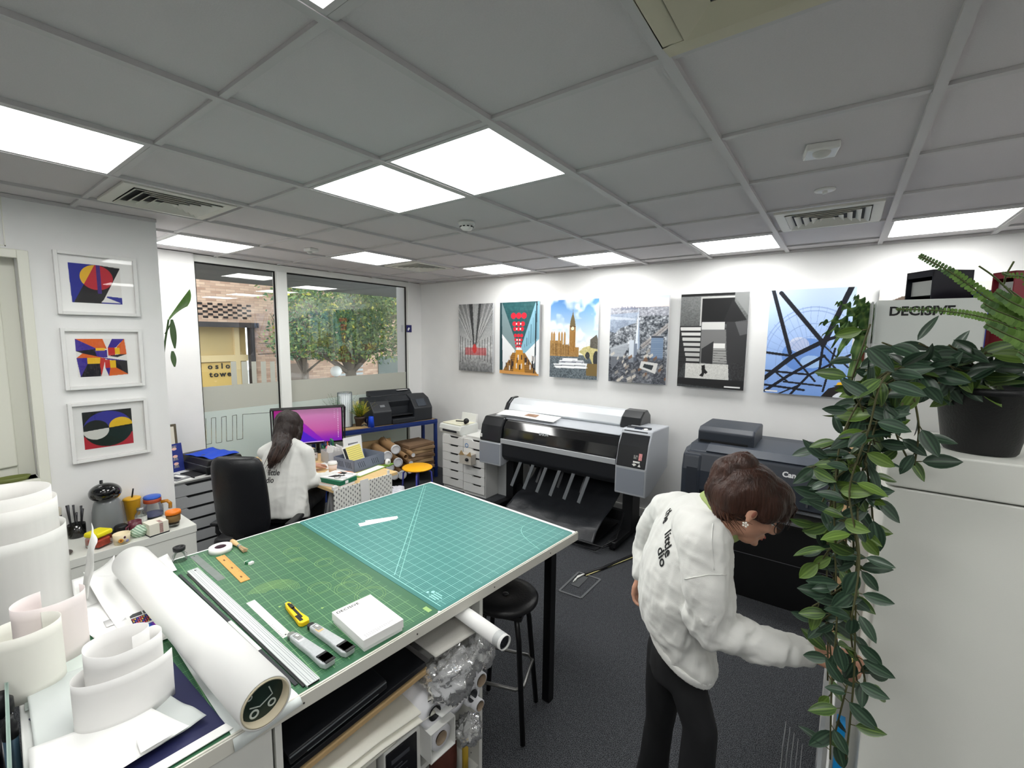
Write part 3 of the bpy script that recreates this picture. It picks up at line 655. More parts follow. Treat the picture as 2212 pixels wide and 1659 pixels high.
for (u,v,lab,a) in ((812,1127,'white paper slip with a notched end lying under the other on the teal mat',R(72)),(826,1123,'white paper slip on top of its twin on the teal mat',R(64))):
    x,y = TL(u,v); t = tth('paper_slip',lab,'paper slip',x,y,.8712+(.0006 if a<R(70) else 0),a,'paper slips on the teal mat')
    MB().prism([(-.09,-.022),(.075,-.022),(.078,-.01),(.085,-.008),(.085,.022),(-.09,.022)],0,.0005).build('paper_sheet',PAPER,t)
# ---- left end: prints, boards, curled sheets
t = tth('navy_board','dark navy blue board under the loose papers','board',0,0,.8712)
MB().prism([(-.46,-1.665),(-.025,-1.628),(-.03,-1.83),(-.46,-1.97)],0,.003).build('board_sheet',mat('navy_card2',(26,30,74),.6),t)
t = tth('foam_board_strip','white board strip along the near front edge of the table','board',0,0,.8752); MB().prism([(-.052,-1.63),(-.022,-1.622),(-.012,-1.97),(-.045,-1.97)],0,.002).build('board_sheet',PAPER,t)
def sheet(name,label,cat,P,z,m=PAPER,amp=.002,lift=(0,0,0,0),n=16,th=.0005,part='paper_sheet',seed=0,wr=5):
    """loose sheet: quad P (table coords), with corner lifts and gentle waves"""
    t = tth(name,label,cat,0,0,z)
    def f(u,v):
        x = (P[0][0]*(1-u)+P[1][0]*u)*(1-v)+(P[3][0]*(1-u)+P[2][0]*u)*v; y = (P[0][1]*(1-u)+P[1][1]*u)*(1-v)+(P[3][1]*(1-u)+P[2][1]*u)*v
        l = (lift[0]*(1-u)**3*(1-v)**2+lift[1]*u**3*(1-v)**2+lift[2]*u**3*v**3+lift[3]*(1-u)**3*v**3)
        return (x,y,.0015+l+amp*(1+noise.noise(Vector((x*wr+seed,y*wr,seed)))))
    solidify(MB().grid(f,n,n).build(part,m,t,fix=False),th); return t
sheet('white_sheet','large plain white sheet at the back left corner of the table','paper sheet',[(-1.30,-1.82),(-.84,-1.84),(-.90,-1.74),(-1.32,-1.68)],.8722,lift=(.0,0,0,.05),seed=3)
sheet('underlying_print','white sheet under the test print, edge showing over the green mat','paper sheet',[(-1.0,-1.86),(-.56,-1.77),(-.6,-1.66),(-1.02,-1.74)],.8724,seed=5)
tp = sheet('test_print','white test print with colour charts beside the big roll','print',[(-1.20,-1.79),(-.585,-1.735),(-.565,-1.615),(-1.19,-1.66)],.8748,amp=.001,lift=(.06,0,0,.03),seed=7,n=24)
r = Ras(90,60,(240,240,240)); r.rect(0,0,.46,.16,(70,72,74)); r.rect(.5,0,1,.16,(78,80,82)); r.rect(0,.2,1,.55,(24,22,52))
for k in range(12):
    for j in range(4): r.rect(.04+k*.08,.24+j*.08,.09+k*.08,.29+j*.08,[(240,90,60),(250,200,80),(60,80,200),(200,60,140)][(k+j)%4])
r.rect(.0,.62,1,1,(30,30,40)); m = (r.Y>.62)&(r.X<.78); hue = np.stack([np.clip(np.abs(((r.X*1.2+.0)*6)%6-3)-1,0,1),np.clip(2-np.abs((r.X*7.2)%6-2),0,1),np.clip(2-np.abs((r.X*7.2)%6-4),0,1)],-1)*255
r.a[m] = hue[m]*(.4+.6*((r.Y[m]-.62)/.38))[:,None]+120*(1-(r.Y[m]-.62)/.38)[:,None]*.6
PRT = vcol('print_ink',.55)
picture('colour_chart',r,.105,.15,PRT,tp,Matrix.Translation((-.735,-1.672,.0042))@Matrix.Rotation(R(90),4,'Z')@Matrix.Diagonal((.72,1.15,1,1)))
r = Ras(40,10,(200,200,200)); r.a[:] = (150-90*r.X*0+70*(r.Y))[...,None]*np.ones(3)
picture('grey_patch',r,.09,.05,PRT,tp,Matrix.Translation((-.82,-1.748,.0046))@Matrix.Rotation(R(95),4,'Z')@Matrix.Diagonal((.6,1,1,1)))
TRL = film('translucent_paper',(232,236,234),.45)
sheet('tissue_sheet','crumpled translucent tissue sheet spread under the front paper curl','paper sheet',[(-.62,-1.97),(-.06,-1.96),(-.10,-1.66),(-.56,-1.80)],.8760,TRL,amp=.007,lift=(.01,.01,.01,.01),n=40,seed=2,wr=16)
sheet('white_folder','white folded sheet near the front edge under the paper curl','paper sheet',[(-.30,-1.975),(-.05,-1.975),(-.09,-1.70),(-.25,-1.76)],.892,PAPER,amp=.004,seed=9)
sheet('small_white_card','small white card on top of the white sheet near the front edge','card',[(-.125,-1.80),(-.075,-1.80),(-.08,-1.735),(-.13,-1.74)],.9025,PAPER,amp=.0005,seed=4)
sheet('glassine_sheet','pale green translucent sheet lying at the table end','paper sheet',[(-.86,-1.975),(-.50,-1.975),(-.46,-1.82),(-.80,-1.83)],.8725,mat('pale_glassine',(218,228,222),.4),seed=6)
def curl(name,label,lx,ly,z,pts,hts,m=PAPER,tilt=0,bot=None,a=0,nv=6):
    """standing sheet: plan curve pts (x,y), top heights hts"""
    t = tth(name,label,'curled paper',lx,ly,z,a); n = len(pts); K = n*6
    def cr(P,s):
        s *= (n-1); i = min(int(s),n-2); f_ = s-i; p0 = P[max(i-1,0)]; p1 = P[i]; p2 = P[i+1]; p3 = P[min(i+2,n-1)]
        g = lambda a,b,c,d: .5*((2*b)+(-a+c)*f_+(2*a-5*b+4*c-d)*f_*f_+(-a+3*b-3*c+d)*f_**3)
        return [g(p0[k],p1[k],p2[k],p3[k]) for k in range(len(p0))]
    H = [(h,) for h in hts]; B = [(b,) for b in (bot or [0]*n)]
    def f(u,v):
        x,y = cr(pts,u); h = cr(H,u)[0]; b = cr(B,u)[0]; zz_ = b+(h-b)*v; return (x+tilt*zz_,y,zz_)
    solidify(MB().grid(f,K,nv).build('paper_sheet',m,t,fix=False),.0008); return t
PAP2 = mat('curled_paper',(238,237,235),.7,spec=.15)
def spiral(cx,cy,r0,r1,a0,a1,n,sx=1,sy=1): return [(cx+(r0+(r1-r0)*k/(n-1))*math.cos(a0+(a1-a0)*k/(n-1))*sx, cy+(r0+(r1-r0)*k/(n-1))*math.sin(a0+(a1-a0)*k/(n-1))*sy) for k in range(n)]
pts = spiral(-.02,0,.112,.055,R(65),R(-700),34,.62,1.0); hts = [ .140+.052*min(1,max(0,(k-9)/4))+.024*min(1,max(0,(k-19)/4))  for k in range(34)]
curl('paper_curl','tall stepped curl of white paper standing at the near left of the table',-.270,-1.795,.884,pts,hts,PAP2)
pts = spiral(0,0,.080,.075,R(150),R(-165),22,.8,1); curl('paper_curl','open white paper curl with a doubled rim at the far left',-.60,-1.965,.874,pts,[.19]*22,mat('curled_paper_warm',(232,231,222),.6),tilt=-.05)
pts = spiral(0,0,.084,.08,R(120),R(-170),22,.8,1); curl('paper_curl','pinkish white curved sheet standing behind the open curl',-.735,-1.905,.874,pts,[.20]*22,mat('curled_paper_pink',(236,226,224),.6))
pts = spiral(0,0,.072,.066,R(170),R(-150),18,.8,1); curl('paper_curl','small white paper curl cut off by the left edge of the photo',-.60,-2.09,.80,pts,[.27]*18,PAP2)
# large loose rolls standing on the floor past the table end
CL = film('large_roll_paper',(246,245,242),.3)
def bigroll(lab,lx,ly,r,h,a0,a1,m,n=26,sx=1):
    t = thing('paper_cylinder',lab,'curled paper',TW(lx,ly,0),TA)
    P = spiral(0,0,r,r*.94,a0,a1,n,sx,1); def_ = None
    def f(u,v):
        i = u*(n-1); k = min(int(i),n-2); g = i-k; return (P[k][0]*(1-g)+P[k+1][0]*g, P[k][1]*(1-g)+P[k+1][1]*g, h*v)
    solidify(MB().grid(f,n*3,8).build('paper_sheet',m,t,fix=False),.001); return t

for lx,ly,r_,h,a0,a1,lab,m_ in ((-1.09,-1.975,.118,1.345,R(200),R(-150),'tall wide roll of white paper at the table end, highest rim',CL),(-1.09,-1.975,.130,1.305,R(150),R(-170),'slightly lower outer sheet wrapped around the tall paper roll',CL),(-1.08,-1.98,.150,1.205,R(120),R(-190),'lowest translucent outer sheet around the tall paper roll at the left edge',film('outer_roll_sheet',(240,240,237),.3))):
    bigroll(lab,lx,ly,r_,h-.874,a0,a1,m_).location.z=.874
DP = mat('dark_tube_film',(24,24,34),.2,coat=.4,var=.5,vscale=30)
for u,v,z,r_,lab in ((14,1465,.94,.026,'black film roll with a ribbed end, tallest at the lower left corner'),(42,1492,.93,.022,'dark film roll next to the tallest one at the lower left corner'),(2,1520,.93,.022,'black film roll cut off by the left edge at the lower corner'),(62,1540,.90,.014,'thin blue-grey film roll beside the clear panel')):
    p=PZ(u,v,z); p=p+Vector((-TS,-TC,0))*.035; t=thing('film_roll',lab,'film roll',(p.x,p.y,0),0,'dark film rolls beyond the table end'); MB().lathe([(r_,.0),(r_,z-.03)],n=24).build('film_winding',DP if r_>.02 else mat('blue_grey_film',(60,84,100),.25),t); MB().lathe([(r_*.6,z-.05),(r_*1.08,z-.045),(r_*1.08,z-.01),(r_*.7,z),(r_*.7,z+.012),(0,z+.012)],n=24).build('end_cap',BLK,t)
t = tth('acrylic_divider','clear acrylic panel standing upright at the near end of the table','panel',0,-2.0,0); MB().box((-.76,-.004,.55),(-.02,0,.95)).build('acrylic_sheet',glass('acrylic_panel',(.95,.97,.96),.8),t); MB().box((-.76,-.006,.945),(-.02,.001,.95)).build('panel_edge',mat('panel_edge_green',(150,168,160),.3),t)
t = tth('paper_wing','crumpled white paper sheet leaning against the tall roll','paper',0,0,0)
def f(u,v): x=-1.13+.12*u; y=-1.80+.04*v; return (x+.02*v,y+.01*noise.noise(Vector((u*3,v*3,1))),.90+.26*v-.04*u*v+.01*noise.noise(Vector((u*5,v*5,4))))
solidify(MB().grid(f,14,14).build('paper_sheet',PAPER,t,fix=False),.001)
# ============================================================ SHELVES UNDER THE TABLE
st = tth('shelf_unit','open white shelf unit under the table packed with paper rolls and boxes','shelf unit',0,0,0)
LAM = mat('white_laminate',(226,226,220),.45)
Y0, Y1, D0 = -1.523, -.700, -.42
mb = MB(); mb.box((D0,Y0,0),(-.02,Y0+.018,.822)); mb.build('side_panel',LAM,st)
MB().box((D0,Y1-.018,0),(-.02,Y1,.822)).build('side_panel',LAM,st); MB().box((D0,Y0+.018,.03),(-.025,Y1-.018,.05)).build('bottom_panel',LAM,st)
MB().box((D0,Y0+.018,.265),(-.025,Y1-.018,.285)).build('shelf_board',LAM,st); MB().box((D0,Y0+.018,.0),(D0+.008,Y1-.018,.82)).build('back_panel',LAM,st)
mb = MB()
for x in (-.07,-.33):
    for k in range(22): mb.cyl((x,Y1-.0185,.08+.032*k),(x,Y1-.0178,.08+.032*k),.0028,n=8)
mb.build('pin_hole',DGR,st)
cb = tth('drawer_cabinet','plain white cabinet under the near end of the table','cabinet',0,0,0)
MB().box((-.60,-1.98,.0),(-.035,-1.528,.822)).build('cabinet_body',LAM,cb)
for k,(a,b) in enumerate(((.02,.27),(.275,.54),(.545,.815))): MB().box((-.035,-1.975,a),(-.018,-1.532,b)).build('drawer_front',LAM,cb,bevel=.001)
def sh(name,label,cat,z=0,group=None): return tth(name,label,cat,0,0,z,0,group)
BC = mat('black_card',(20,21,25),.38,var=.12,vscale=8)
t = sh('portfolio_case','black portfolio case with a silver edge, topmost of the dark stack under the table','case')
Mt = Matrix.Translation((0,-1.50,.668))@Matrix.Rotation(R(6.5),4,'X')
MB().box((-.38,0.01,.0),(-.012,.335,.032),Mt).build('case_body',BC,t,bevel=.004); MB().box((-.0125,.012,.024),(-.0095,.333,.027),Mt).build('metal_edge',STEEL,t)
MB().box((-.0125,.06,.004),(-.010,.30,.0055),Mt).build('zip_edge',STEEL,t)
t = sh('black_folder','wide black folder directly under the silver-edged case','folder'); Mt = Matrix.Translation((0,-1.50,.636))@Matrix.Rotation(R(5.5),4,'X')
MB().box((-.40,.0,.0),(-.015,.50,.020),Mt).build('folder_body',BC,t,bevel=.002)
t = sh('cardboard_sheet','brown cardboard sheet sloping under the black folder','cardboard'); Mt = Matrix.Translation((0,-1.50,.606))@Matrix.Rotation(R(5.5),4,'X')
KR = mat('kraft_board',(176,148,106),.8,var=.05,vscale=12); MB().box((-.40,.0,.006),(-.010,.51,.020),Mt).build('board_sheet',KR,t)
for i,(z0,x1,yend,lab) in enumerate(((.545,.015,.515,'topmost cream paper sheet curving out from the shelf'),(.525,.03,.505,'cream paper sheet bent down below the topmost one'),(.490,.0,.345,'lower white paper stack, upper sheet'),(.480,.005,.35,'lower white paper stack, bottom sheet'))):
    t = sh('paper_stack',lab,'paper'); th = .006 if i<2 else .005
    def f(u,v,z0=z0,x1=x1,yend=yend): return (-.38+(.38+x1)*v, -1.50+yend*u, z0+.02*u-.035*max(0,u-.55)*(.4+v)*(1 if i<2 else 0)+.01*v*(1-u))
    solidify(MB().grid(f,24,8).build('paper_sheet',mat('cream_paper',(236,234,222),.7),t,fix=False),th)
t = sh('carton','grey-white carton at the left of the middle shelf','carton'); MB().box((-.40,-1.495,.286),(-.03,-1.205,.478)).build('carton_body',mat('carton_grey',(196,194,186),.6),t,bevel=.002); MB().box((-.03,-1.35,.286),(-.0285,-1.347,.478)).build('seam',DGR,t)
t = sh('boxed_device','black and white box with dark panel on the middle shelf','box'); MB().box((-.36,-1.19,.286),(-.005,-1.035,.478)).build('box_body',WPLA,t,bevel=.006); MB().box((-.34,-1.185,.30),(-.001,-1.055,.470)).build('dark_panel',BC,t,bevel=.004)
mat('grey_print',(70,72,78),.5)
mb=MB(); mb.box((-.001,-1.165,.42),(.0,-1.09,.436)); [mb.box((-.001,-1.17,.40-.014*k),(-.0006+.001,-1.17+.05+.02*(k%2),.404-.014*k)) for k in range(4)]; mb.build('small_print',_m['grey_print'],t)
# paper rolls
RP = mat('roll_paper',(222,222,226),.6); HC = mat('tan_core',(150,132,112),.7)
def roll(u,v,lx,r,core,lab,coremat=HC,inner=DGR,fan=False):
    y,z = TX(u,v,lx); t = thing('paper_roll',lab,'paper roll',TW(lx,y,z),TA,'paper rolls packed in the shelf'); M = Matrix.Rotation(R(-90),4,'Y')
    MB().lathe([(core,0),(r,0),(r,.38),(core,.38)],M=M,close=True,n=36).lathe([(core,0),(core,.38)],M=M,close=True,n=36).build('paper_winding',RP,t)
    MB().lathe([(core,-.003),(core-.003,-.003),(core-.003,.37)],M=M,close=True,n=30).build('core',coremat,t); 
    MB().cyl((-.03 if fan else -.16,0,0),(-.035 if fan else -.165,0,0),core-.003,n=24).build('core_end',inner,t)
    if fan:
        mb = MB()
        for k in range(7):
            a = k*.9; mb.bar((-.02,0,0),(-.02,(core-.005)*math.cos(a),(core-.005)*math.sin(a)),.0015,.004)
        mb.build('crumpled_film',mat('crumple_grey',(120,122,120),.3),t)
    return t
roll(939,1540,.03,.056,.027,'leftmost paper roll on the shelf, crumpled film in its core',BLK,BC,True)
roll(986,1512,.035,.052,.024,'second paper roll from the left, crumpled film in its core, half under a white sheet',BLK,BC,True)
roll(1021,1503,.035,.040,.024,'paper roll with a dark red core, third from the left',DGR,mat('dark_red',(70,34,32),.7))
roll(1040,1470,.05,.030,.024,'thin paper roll with a tan core, highest at the right',HC,mat('core_inside',(120,112,90),.8))
roll(1037,1525,.06,.024,.019,'thin paper roll low at the right edge of the shelf',HC,mat('core_inside',(0,0,0)))
y,z = TX(958,1598,.06); t = thing('boxed_paper_roll','paper roll in an open white box, lowest on the middle shelf','paper roll',TW(.06,y,z),TA)
mb = MB(); o_ = .058; i_ = .055
for a,b in (((-.38,-o_,-o_),(0,o_,-i_)),((-.38,-o_,i_),(0,o_,o_)),((-.38,-o_,-i_),(0,-i_,i_)),((-.38,i_,-i_),(0,o_,i_))): mb.box(a,b)
mb.build('box_sleeve',WPLA,t); M = Matrix.Rotation(R(-90),4,'Y'); MB().lathe([(.024,-.0),(.046,-.0),(.046,.37)],(-.015,0,0),M=M,close=True,n=36).build('paper_winding',RP,t); MB().lathe([(.025,-.005),(.021,-.005),(.021,.3)],(-.015,0,0),M=M,close=True,n=30).build('core',HC,t); MB().cyl((-.05,0,0),(-.055,0,0),.021,n=20).build('core_end',DGR,t)
sheet('white_board_offcut','white board corner resting on the paper rolls','board',[(-.30,-1.02),(.06,-.99),(.06,-.86),(-.28,-.80)],.515,PAPER,amp=.001,th=.003,seed=8)
# tube poking out at the top
A = TW(-.06,-.800,.792); B = TW(.215,-.822,.786); d = B-A; t = thing('mailing_tube','white tube with black ribbed ends poking out under the table top','tube',A,math.atan2(d.y,d.x)); L = d.length
M = Matrix.Rotation(R(90),4,'Y'); MB().lathe([(.0285,-.28),(.0285,L)],M=M,close=True,n=36).lathe([(.0255,-.28),(.0255,L-.001)],M=M,close=True,n=36).lathe([(.0255,L),(.0285,L)],M=M,close=True,n=36).build('tube_wall',PAPER,t)
MB().cyl((L-.012,0,0),(L-.008,0,0),.0253,n=30).build('tube_cap',BLK,t); mb=MB()
for k in range(4): a=k*math.pi/4; mb.bar((L-.007,-.021*math.cos(a),-.021*math.sin(a)),(L-.007,.021*math.cos(a),.021*math.sin(a)),.003,.003)
mb.lathe([(.022,0),(.022,.003),(.018,.003)],(L-.008,0,0),M=M,close=True); mb.build('cap_rib',DGR,t); MB().cyl((L-.04,0,0),(L-.012,0,0),.0287,n=36,cap=False).build('tape_band',mat('grey_tape',(170,172,172),.4),t)
# textured board and bags
sheet('felt_board','grey woven board lying on the rolls just below the table top','board',[(-.35,-1.0),(.04,-1.0),(.05,-.80),(-.2,-.735)],.745,mat('woven_grey',(176,174,168),.9,var=.12,vscale=160,stretch=(1,6,1)),amp=.002,th=.004,seed=3)
def bag(lab,c,rx,ry,rz_,seed,name='plastic_bag'):
    t = thing(name,lab,'plastic bag',TW(*c),TA); mb = MB(); Pm = []
    def f(u,v):
        a = 2*math.pi*u; b = math.pi*(v*.98+.01); d = Vector((math.cos(a)*math.sin(b),math.sin(a)*math.sin(b),math.cos(b)))
        k = 1+.30*noise.noise(d*2.6+Vector((seed,0,0)))+.22*abs(noise.noise(d*7+Vector((0,seed,0))))+.10*noise.noise(d*16+Vector((0,seed,2)))
        return (d.x*rx*k,d.y*ry*k,d.z*rz_*k)
    mb.grid(f,64,44); mb.build('film',BAG,t,fix=False); return t
BAG = glass('crinkled_film',(.93,.94,.94),1.5,.10,.22)
bag('clear crumpled plastic bag bulging over the paper rolls',(.02,-.91,.625),.075,.105,.085,1)
bag('clear crinkled plastic wrap hanging at the right end of the shelf',(.045,-.775,.66),.05,.05,.085,5)
bag('clear plastic bag between the boxed roll and the right panel',(.03,-.83,.335),.05,.05,.05,9)
t = tth('carpet_sample','dark red-brown cloth roll in the lower shelf, yellow strip beside it','cloth roll',-.09,-.86,.052); MB().lathe([(.055,0),(.058,.1),(.055,.2),(0,.205)]).build('cloth_winding',mat('red_brown_cloth',(88,44,34),.8,var=.2,vscale=30),t)
t = tth('yellow_tube','thin yellow tube standing beside the red-brown roll','tube',-.02,-.80,.052); MB().cyl((0,0,0),(0,0,.2),.013).build('tube_wall',mat('mustard_yellow',(188,156,52),.4),t); MB().cyl((0,0,.2),(0,0,.203),.0135).build('tube_cap',BLK,t)
# ---- stool
def floor_leg_ring(mb, c, r, z, tr=.009, n=40): mb.tube([(c[0]+r*math.cos(2*math.pi*k/n),c[1]+r*math.sin(2*math.pi*k/n),z) for k in range(n+1)],tr,8,cap=False)
sc = PZ(1092,1281,.66); t = thing('bar_stool','round black stool half under the front of the table','stool',(sc.x,sc.y,0),R(20))
LEA = mat('black_leather',(20,20,22),.4,bump=.1,bscale=120)
MB().lathe([(0,.622),(.145,.622),(.158,.632),(.160,.648),(.150,.660),(.11,.666),(.05,.660),(.012,.656),(0,.655)],n=44).build('seat',LEA,t); MB().lathe([(0,.0),(.016,.0),(.014,.004),(0,.005)],(0,0,.656),n=20).build('seat_button',mat('button_grey',(60,60,62),.3,metal=.5),t)
for k in range(4):
    a = R(45+90*k); MB().tube([(.10*math.cos(a),.10*math.sin(a),.625),(.135*math.cos(a),.135*math.sin(a),.50),(.185*math.cos(a),.185*math.sin(a),.012)],.0125,10).build('leg',BLKM,t)
mb = MB(); P=[(.150*math.cos(R(45+90*k+s)),.150*math.sin(R(45+90*k+s))) for k in range(4) for s in (8,82)]; mb.tube([(x,y,.27) for x,y in P]+[(P[0][0],P[0][1],.27)],.008,8); mb.build('footrest',mat('worn_steel',(120,120,118),.35,metal=.8),t)
MB().box((-.11,-.11,.60),(.11,.11,.622)).build('seat_plate',BLKM,t)
# ============================================================ LEFT WALL: framed prints, white cabinet, crockery
PRINT = vcol('print_gloss',.5,.3)
def art1():
    r = Ras(150,116,(240,238,234)); BL=(34,44,150); K=(22,22,26); Rd=(196,40,56); Y_=(240,190,50); PU=(70,42,130)
    r.poly([(0,0),(.5,0),(.05,1),(.02,1)],BL); r.poly([(.5,0),(1,.04),(.58,1),(.05,1)],K)
    c = ((r.X-.52)/.32)**2+((r.Y-.33)/.32)**2<=1; left = r.X < .5-.45*r.Y+.0; r.put(c&left,Y_); r.put(c&~left&(r.X<1.0-.42*r.Y),Rd); r.rect(.52,.0,.60,.74,PU)
    r.poly([(.70,.80),(1,.82),(1,1),(.57,1)],BL); r.poly([(.68,.83),(.97,.965),(.57,.965)],(240,238,234)); return r
def art2():
    r = Ras(150,114,(240,238,234)); O=(226,104,40); B=(62,44,150); K=(24,22,34); Y_=(244,196,40); Rd=(204,50,44)
    for P,c in (([(0,0),(.53,0),(.6,.27),(.38,.25)],O),([(0,0),(.38,.25),(.38,.3),(.0,.32)],B),([(0,.32),(.38,.27),(.6,.5),(.25,.45)],K),([(.36,.3),(.6,.3),(.6,.5),(.4,.5)],B),([(.38,.25),(.56,.25),(.56,.32),(.38,.32)],Y_),
        ([(.62,.24),(.76,.24),(.76,.45),(.62,.45)],Rd),([(.72,0),(.97,0),(.78,.24),(.62,.24)],B),([(.97,0),(1,.42),(.85,.42),(.8,.22)],O),([(.76,.25),(.86,.25),(.86,.42),(.76,.42)],Y_),([(1,.42),(.86,.42),(.62,.46),(.8,.5)],K),
        ([(0,.5),(.12,.38),(.5,.5),(.2,.52)],O),([(0,.5),(.2,.5),(.2,.68),(.05,1)],B),([(.2,.5),(.46,.5),(.46,.66),(.2,.66)],Y_),([(.2,.66),(.46,.66),(.44,1),(.05,1)],K),([(.46,.5),(.56,.52),(.45,1),(.44,.66)],Rd),([(.5,.5),(1,.6),(.8,.6),(.6,.56)],B),
        ([(.54,.56),(.64,.56),(.64,.78),(.54,.78)],Rd),([(.64,.58),(.76,.58),(.76,.78),(.64,.78)],Y_),([(.76,.58),(1,.6),(1,.97),(.76,.78)],K),([(.64,.78),(.76,.78),(1,.97),(.6,1)],O),([(.54,.78),(.64,.78),(.6,1)],B)): r.poly(P,c)
    return r
def art3():
    r = Ras(150,118,(20,26,26)); B=(52,52,160); G=(14,24,24); Rd=(190,32,54)
    r.rect(0,.66,1,1,Rd); big = ((r.X-.5)/.5)**2+((r.Y-.5)/.48)**2<=1; mid = r.Y < .52-.08*(r.X-.0); r.put(big&mid,B); r.put(big&~mid,G)
    a = ((r.X-.25)/.26)**2+((r.Y-.50)/.26)**2<=1; r.put(a&mid,G); r.put(a&~mid,(226,226,220)); b=((r.X-.76)/.25)**2+((r.Y-.46)/.24)**2<=1; r.put(b&mid,(246,202,50)); r.put(b&~mid,G); return r
for k,(zc,ra,lab) in enumerate(((2.185,art1(),'white framed print with a yellow and red circle, uppermost of the three'),(1.735,art2(),'white framed print with an orange and blue star, middle of the three'),(1.285,art3(),'white framed print with blue, black and yellow half circles, lowest of the three'))):
    t = thing('framed_print',lab,'framed print',(LX,.735,zc),0,'framed prints on the left wall'); f = MB(); ring(f,.0,.034,-.189,.189,-.184,.184,.018); f.build('picture_frame',WHITE,t,bevel=.0015)
    MB().box((.0,-.172,-.167),(.004,.172,.167)).build('mount_board',mat('mount_board',(250,250,248),.8),t)
    MF = frame((.0055,-.008,.005),(0,1,0),(0,0,1)); picture('artwork',ra,.236,.232,PRINT,t,MF)
    MB().box((.026,-.172,-.167),(.0275,.172,.167)).build('glazing',glass('picture_glass',(1,1,1),.45),t)
# white cabinet against the left wall
t = thing('low_cabinet','low white cabinet against the left wall carrying the coffee machine','cabinet',(LX,0,0)); MB().box((.002,-.75,.0),(.42,1.03,.66)).build('cabinet_body',OFFW,t,bevel=.003); MB().box((.002,-.755,.612),(.424,1.034,.662)).build('lid',OFFW,t,bevel=.003)
def cab(name,label,cat,x,y,rz=0,group=None): return thing(name,label,cat,(x,y,.662),rz,group)
GLS = glass('clear_glass')
# coffee machine
t = cab('coffee_machine','small grey and black capsule coffee machine on the white cabinet','coffee machine',-3.60,.665,R(-20))
GREYG = mat('coffee_grey',(122,126,128),.3,coat=.3); GB = mat('gloss_black',(12,13,15),.12,coat=.6)
MB().lathe([(.0,.0),(.070,.0),(.074,.02),(.076,.08),(.072,.14),(.062,.19),(.05,.215),(0,.22)],n=36).build('machine_body',GREYG,t)
MB().ell((.015,0,.255),(.090,.078,.060),Matrix.Rotation(R(-14),3,'Y'),28,18).build('machine_head',GB,t); MB().ell((-.045,0,.245),(.062,.062,.050),None,24,14).build('head_rim',GREYG,t)
mb = MB().box((.060,-.035,.285),(.085,.035,.302)); mb.build('control_panel',mat('panel_black',(30,32,36),.2),t,bevel=.003); MB().cyl((-.01,-.02,.30),(-.02,-.02,.325),.008).build('lever',BLK,t)
MB().box((.055,-.05,.0),(.125,.05,.022)).build('drip_tray',BLK,t,bevel=.004); MB().tube([(-.08,-.03,.02),(-.12,-.03,.12),(-.09,-.03,.22),(-.05,-.03,.25)],[.016,.018,.018,.012],10).build('water_tank_rim',BLK,t)
t = cab('straw_cup','yellow tumbler with a lid and black straw','cup',-3.66,.800,0); YC = mat('mustard_cup',(232,176,26),.4)
MB().lathe([(0,0),(.030,0),(.044,.15),(.046,.152),(.046,.162),(.038,.166),(0,.166)],n=30).build('cup_body',YC,t); MB().lathe([(.0455,.151),(.0475,.153),(.0475,.158),(.0455,.16)],close=True).build('lid_rim',mat('mustard_dark',(196,142,16),.4),t); MB().cyl((.0,.0,.16),(.012,.008,.225),.0045,n=10).build('straw',BLK,t)
t = cab('glass_bottle','small clear glass bottle with a metal cap and dark print','bottle',-3.58,.82); MB().lathe([(.029,0),(.031,.01),(.031,.065),(.018,.085),(.016,.095)],n=28).build('bottle_body',GLS,t); MB().lathe([(0,.092),(.019,.092),(.019,.108),(.0,.109)]).build('cap',STEEL,t); MB().cyl((0,0,.02),(0,0,.055),.0313,n=28,cap=False).build('label_print',mat('milky_label',(206,208,204),.5,var=.3,vscale=80),t)
t = cab('glass_jug','glass jug with blue and red lid and amber handle','jug',-3.66,.905); MB().lathe([(.052,0),(.056,.012),(.056,.07),(.046,.098),(.046,.11)],n=32).build('jug_body',GLS,t)
MB().lathe([(.0465,.104),(.049,.106),(.049,.128),(.046,.130)],n=32,close=True).lathe([(0,.127),(.046,.13)],close=True,n=32).build('red_collar',mat('brick_red_plastic',(168,74,48),.4),t); MB().lathe([(0,.152),(.03,.15),(.046,.146),(.049,.138),(.046,.130),(0,.130)],n=32).build('blue_lid',mat('blue_lid',(54,98,200),.35),t)
MB().tube([(.03,.038,.10),(.045,.068,.103),(.056,.082,.085),(.056,.08,.05)],.011,12).build('handle',mat('amber_plastic',(176,116,20),.2,coat=.5),t); MB().cyl((0,0,.012),(0,0,.03),.052,n=30).build('liquid',mat('violet_liquid',(110,116,160),.2),t)
t = cab('reusable_cup','glass cup with orange lid and tan band at the cabinet corner','cup',-3.375,.935); MB().lathe([(.026,0),(.031,.012),(.036,.085)],n=30).build('cup_glass',GLS,t); MB().lathe([(.0325,.035),(.0365,.04),(.039,.075),(.036,.078)],n=30,close=True).build('cork_band',mat('tan_band',(134,106,64),.6),t)
MB().lathe([(0,.098),(.02,.096),(.030,.106),(.041,.104),(.043,.084),(.036,.082),(0,.082)],n=30).build('orange_lid',mat('orange_lid',(244,128,26),.4),t); MB().lathe([(0,.02),(.029,.02),(.032,.05),(0,.05)],n=24).build('coffee',mat('coffee_dark',(70,56,44),.3),t)
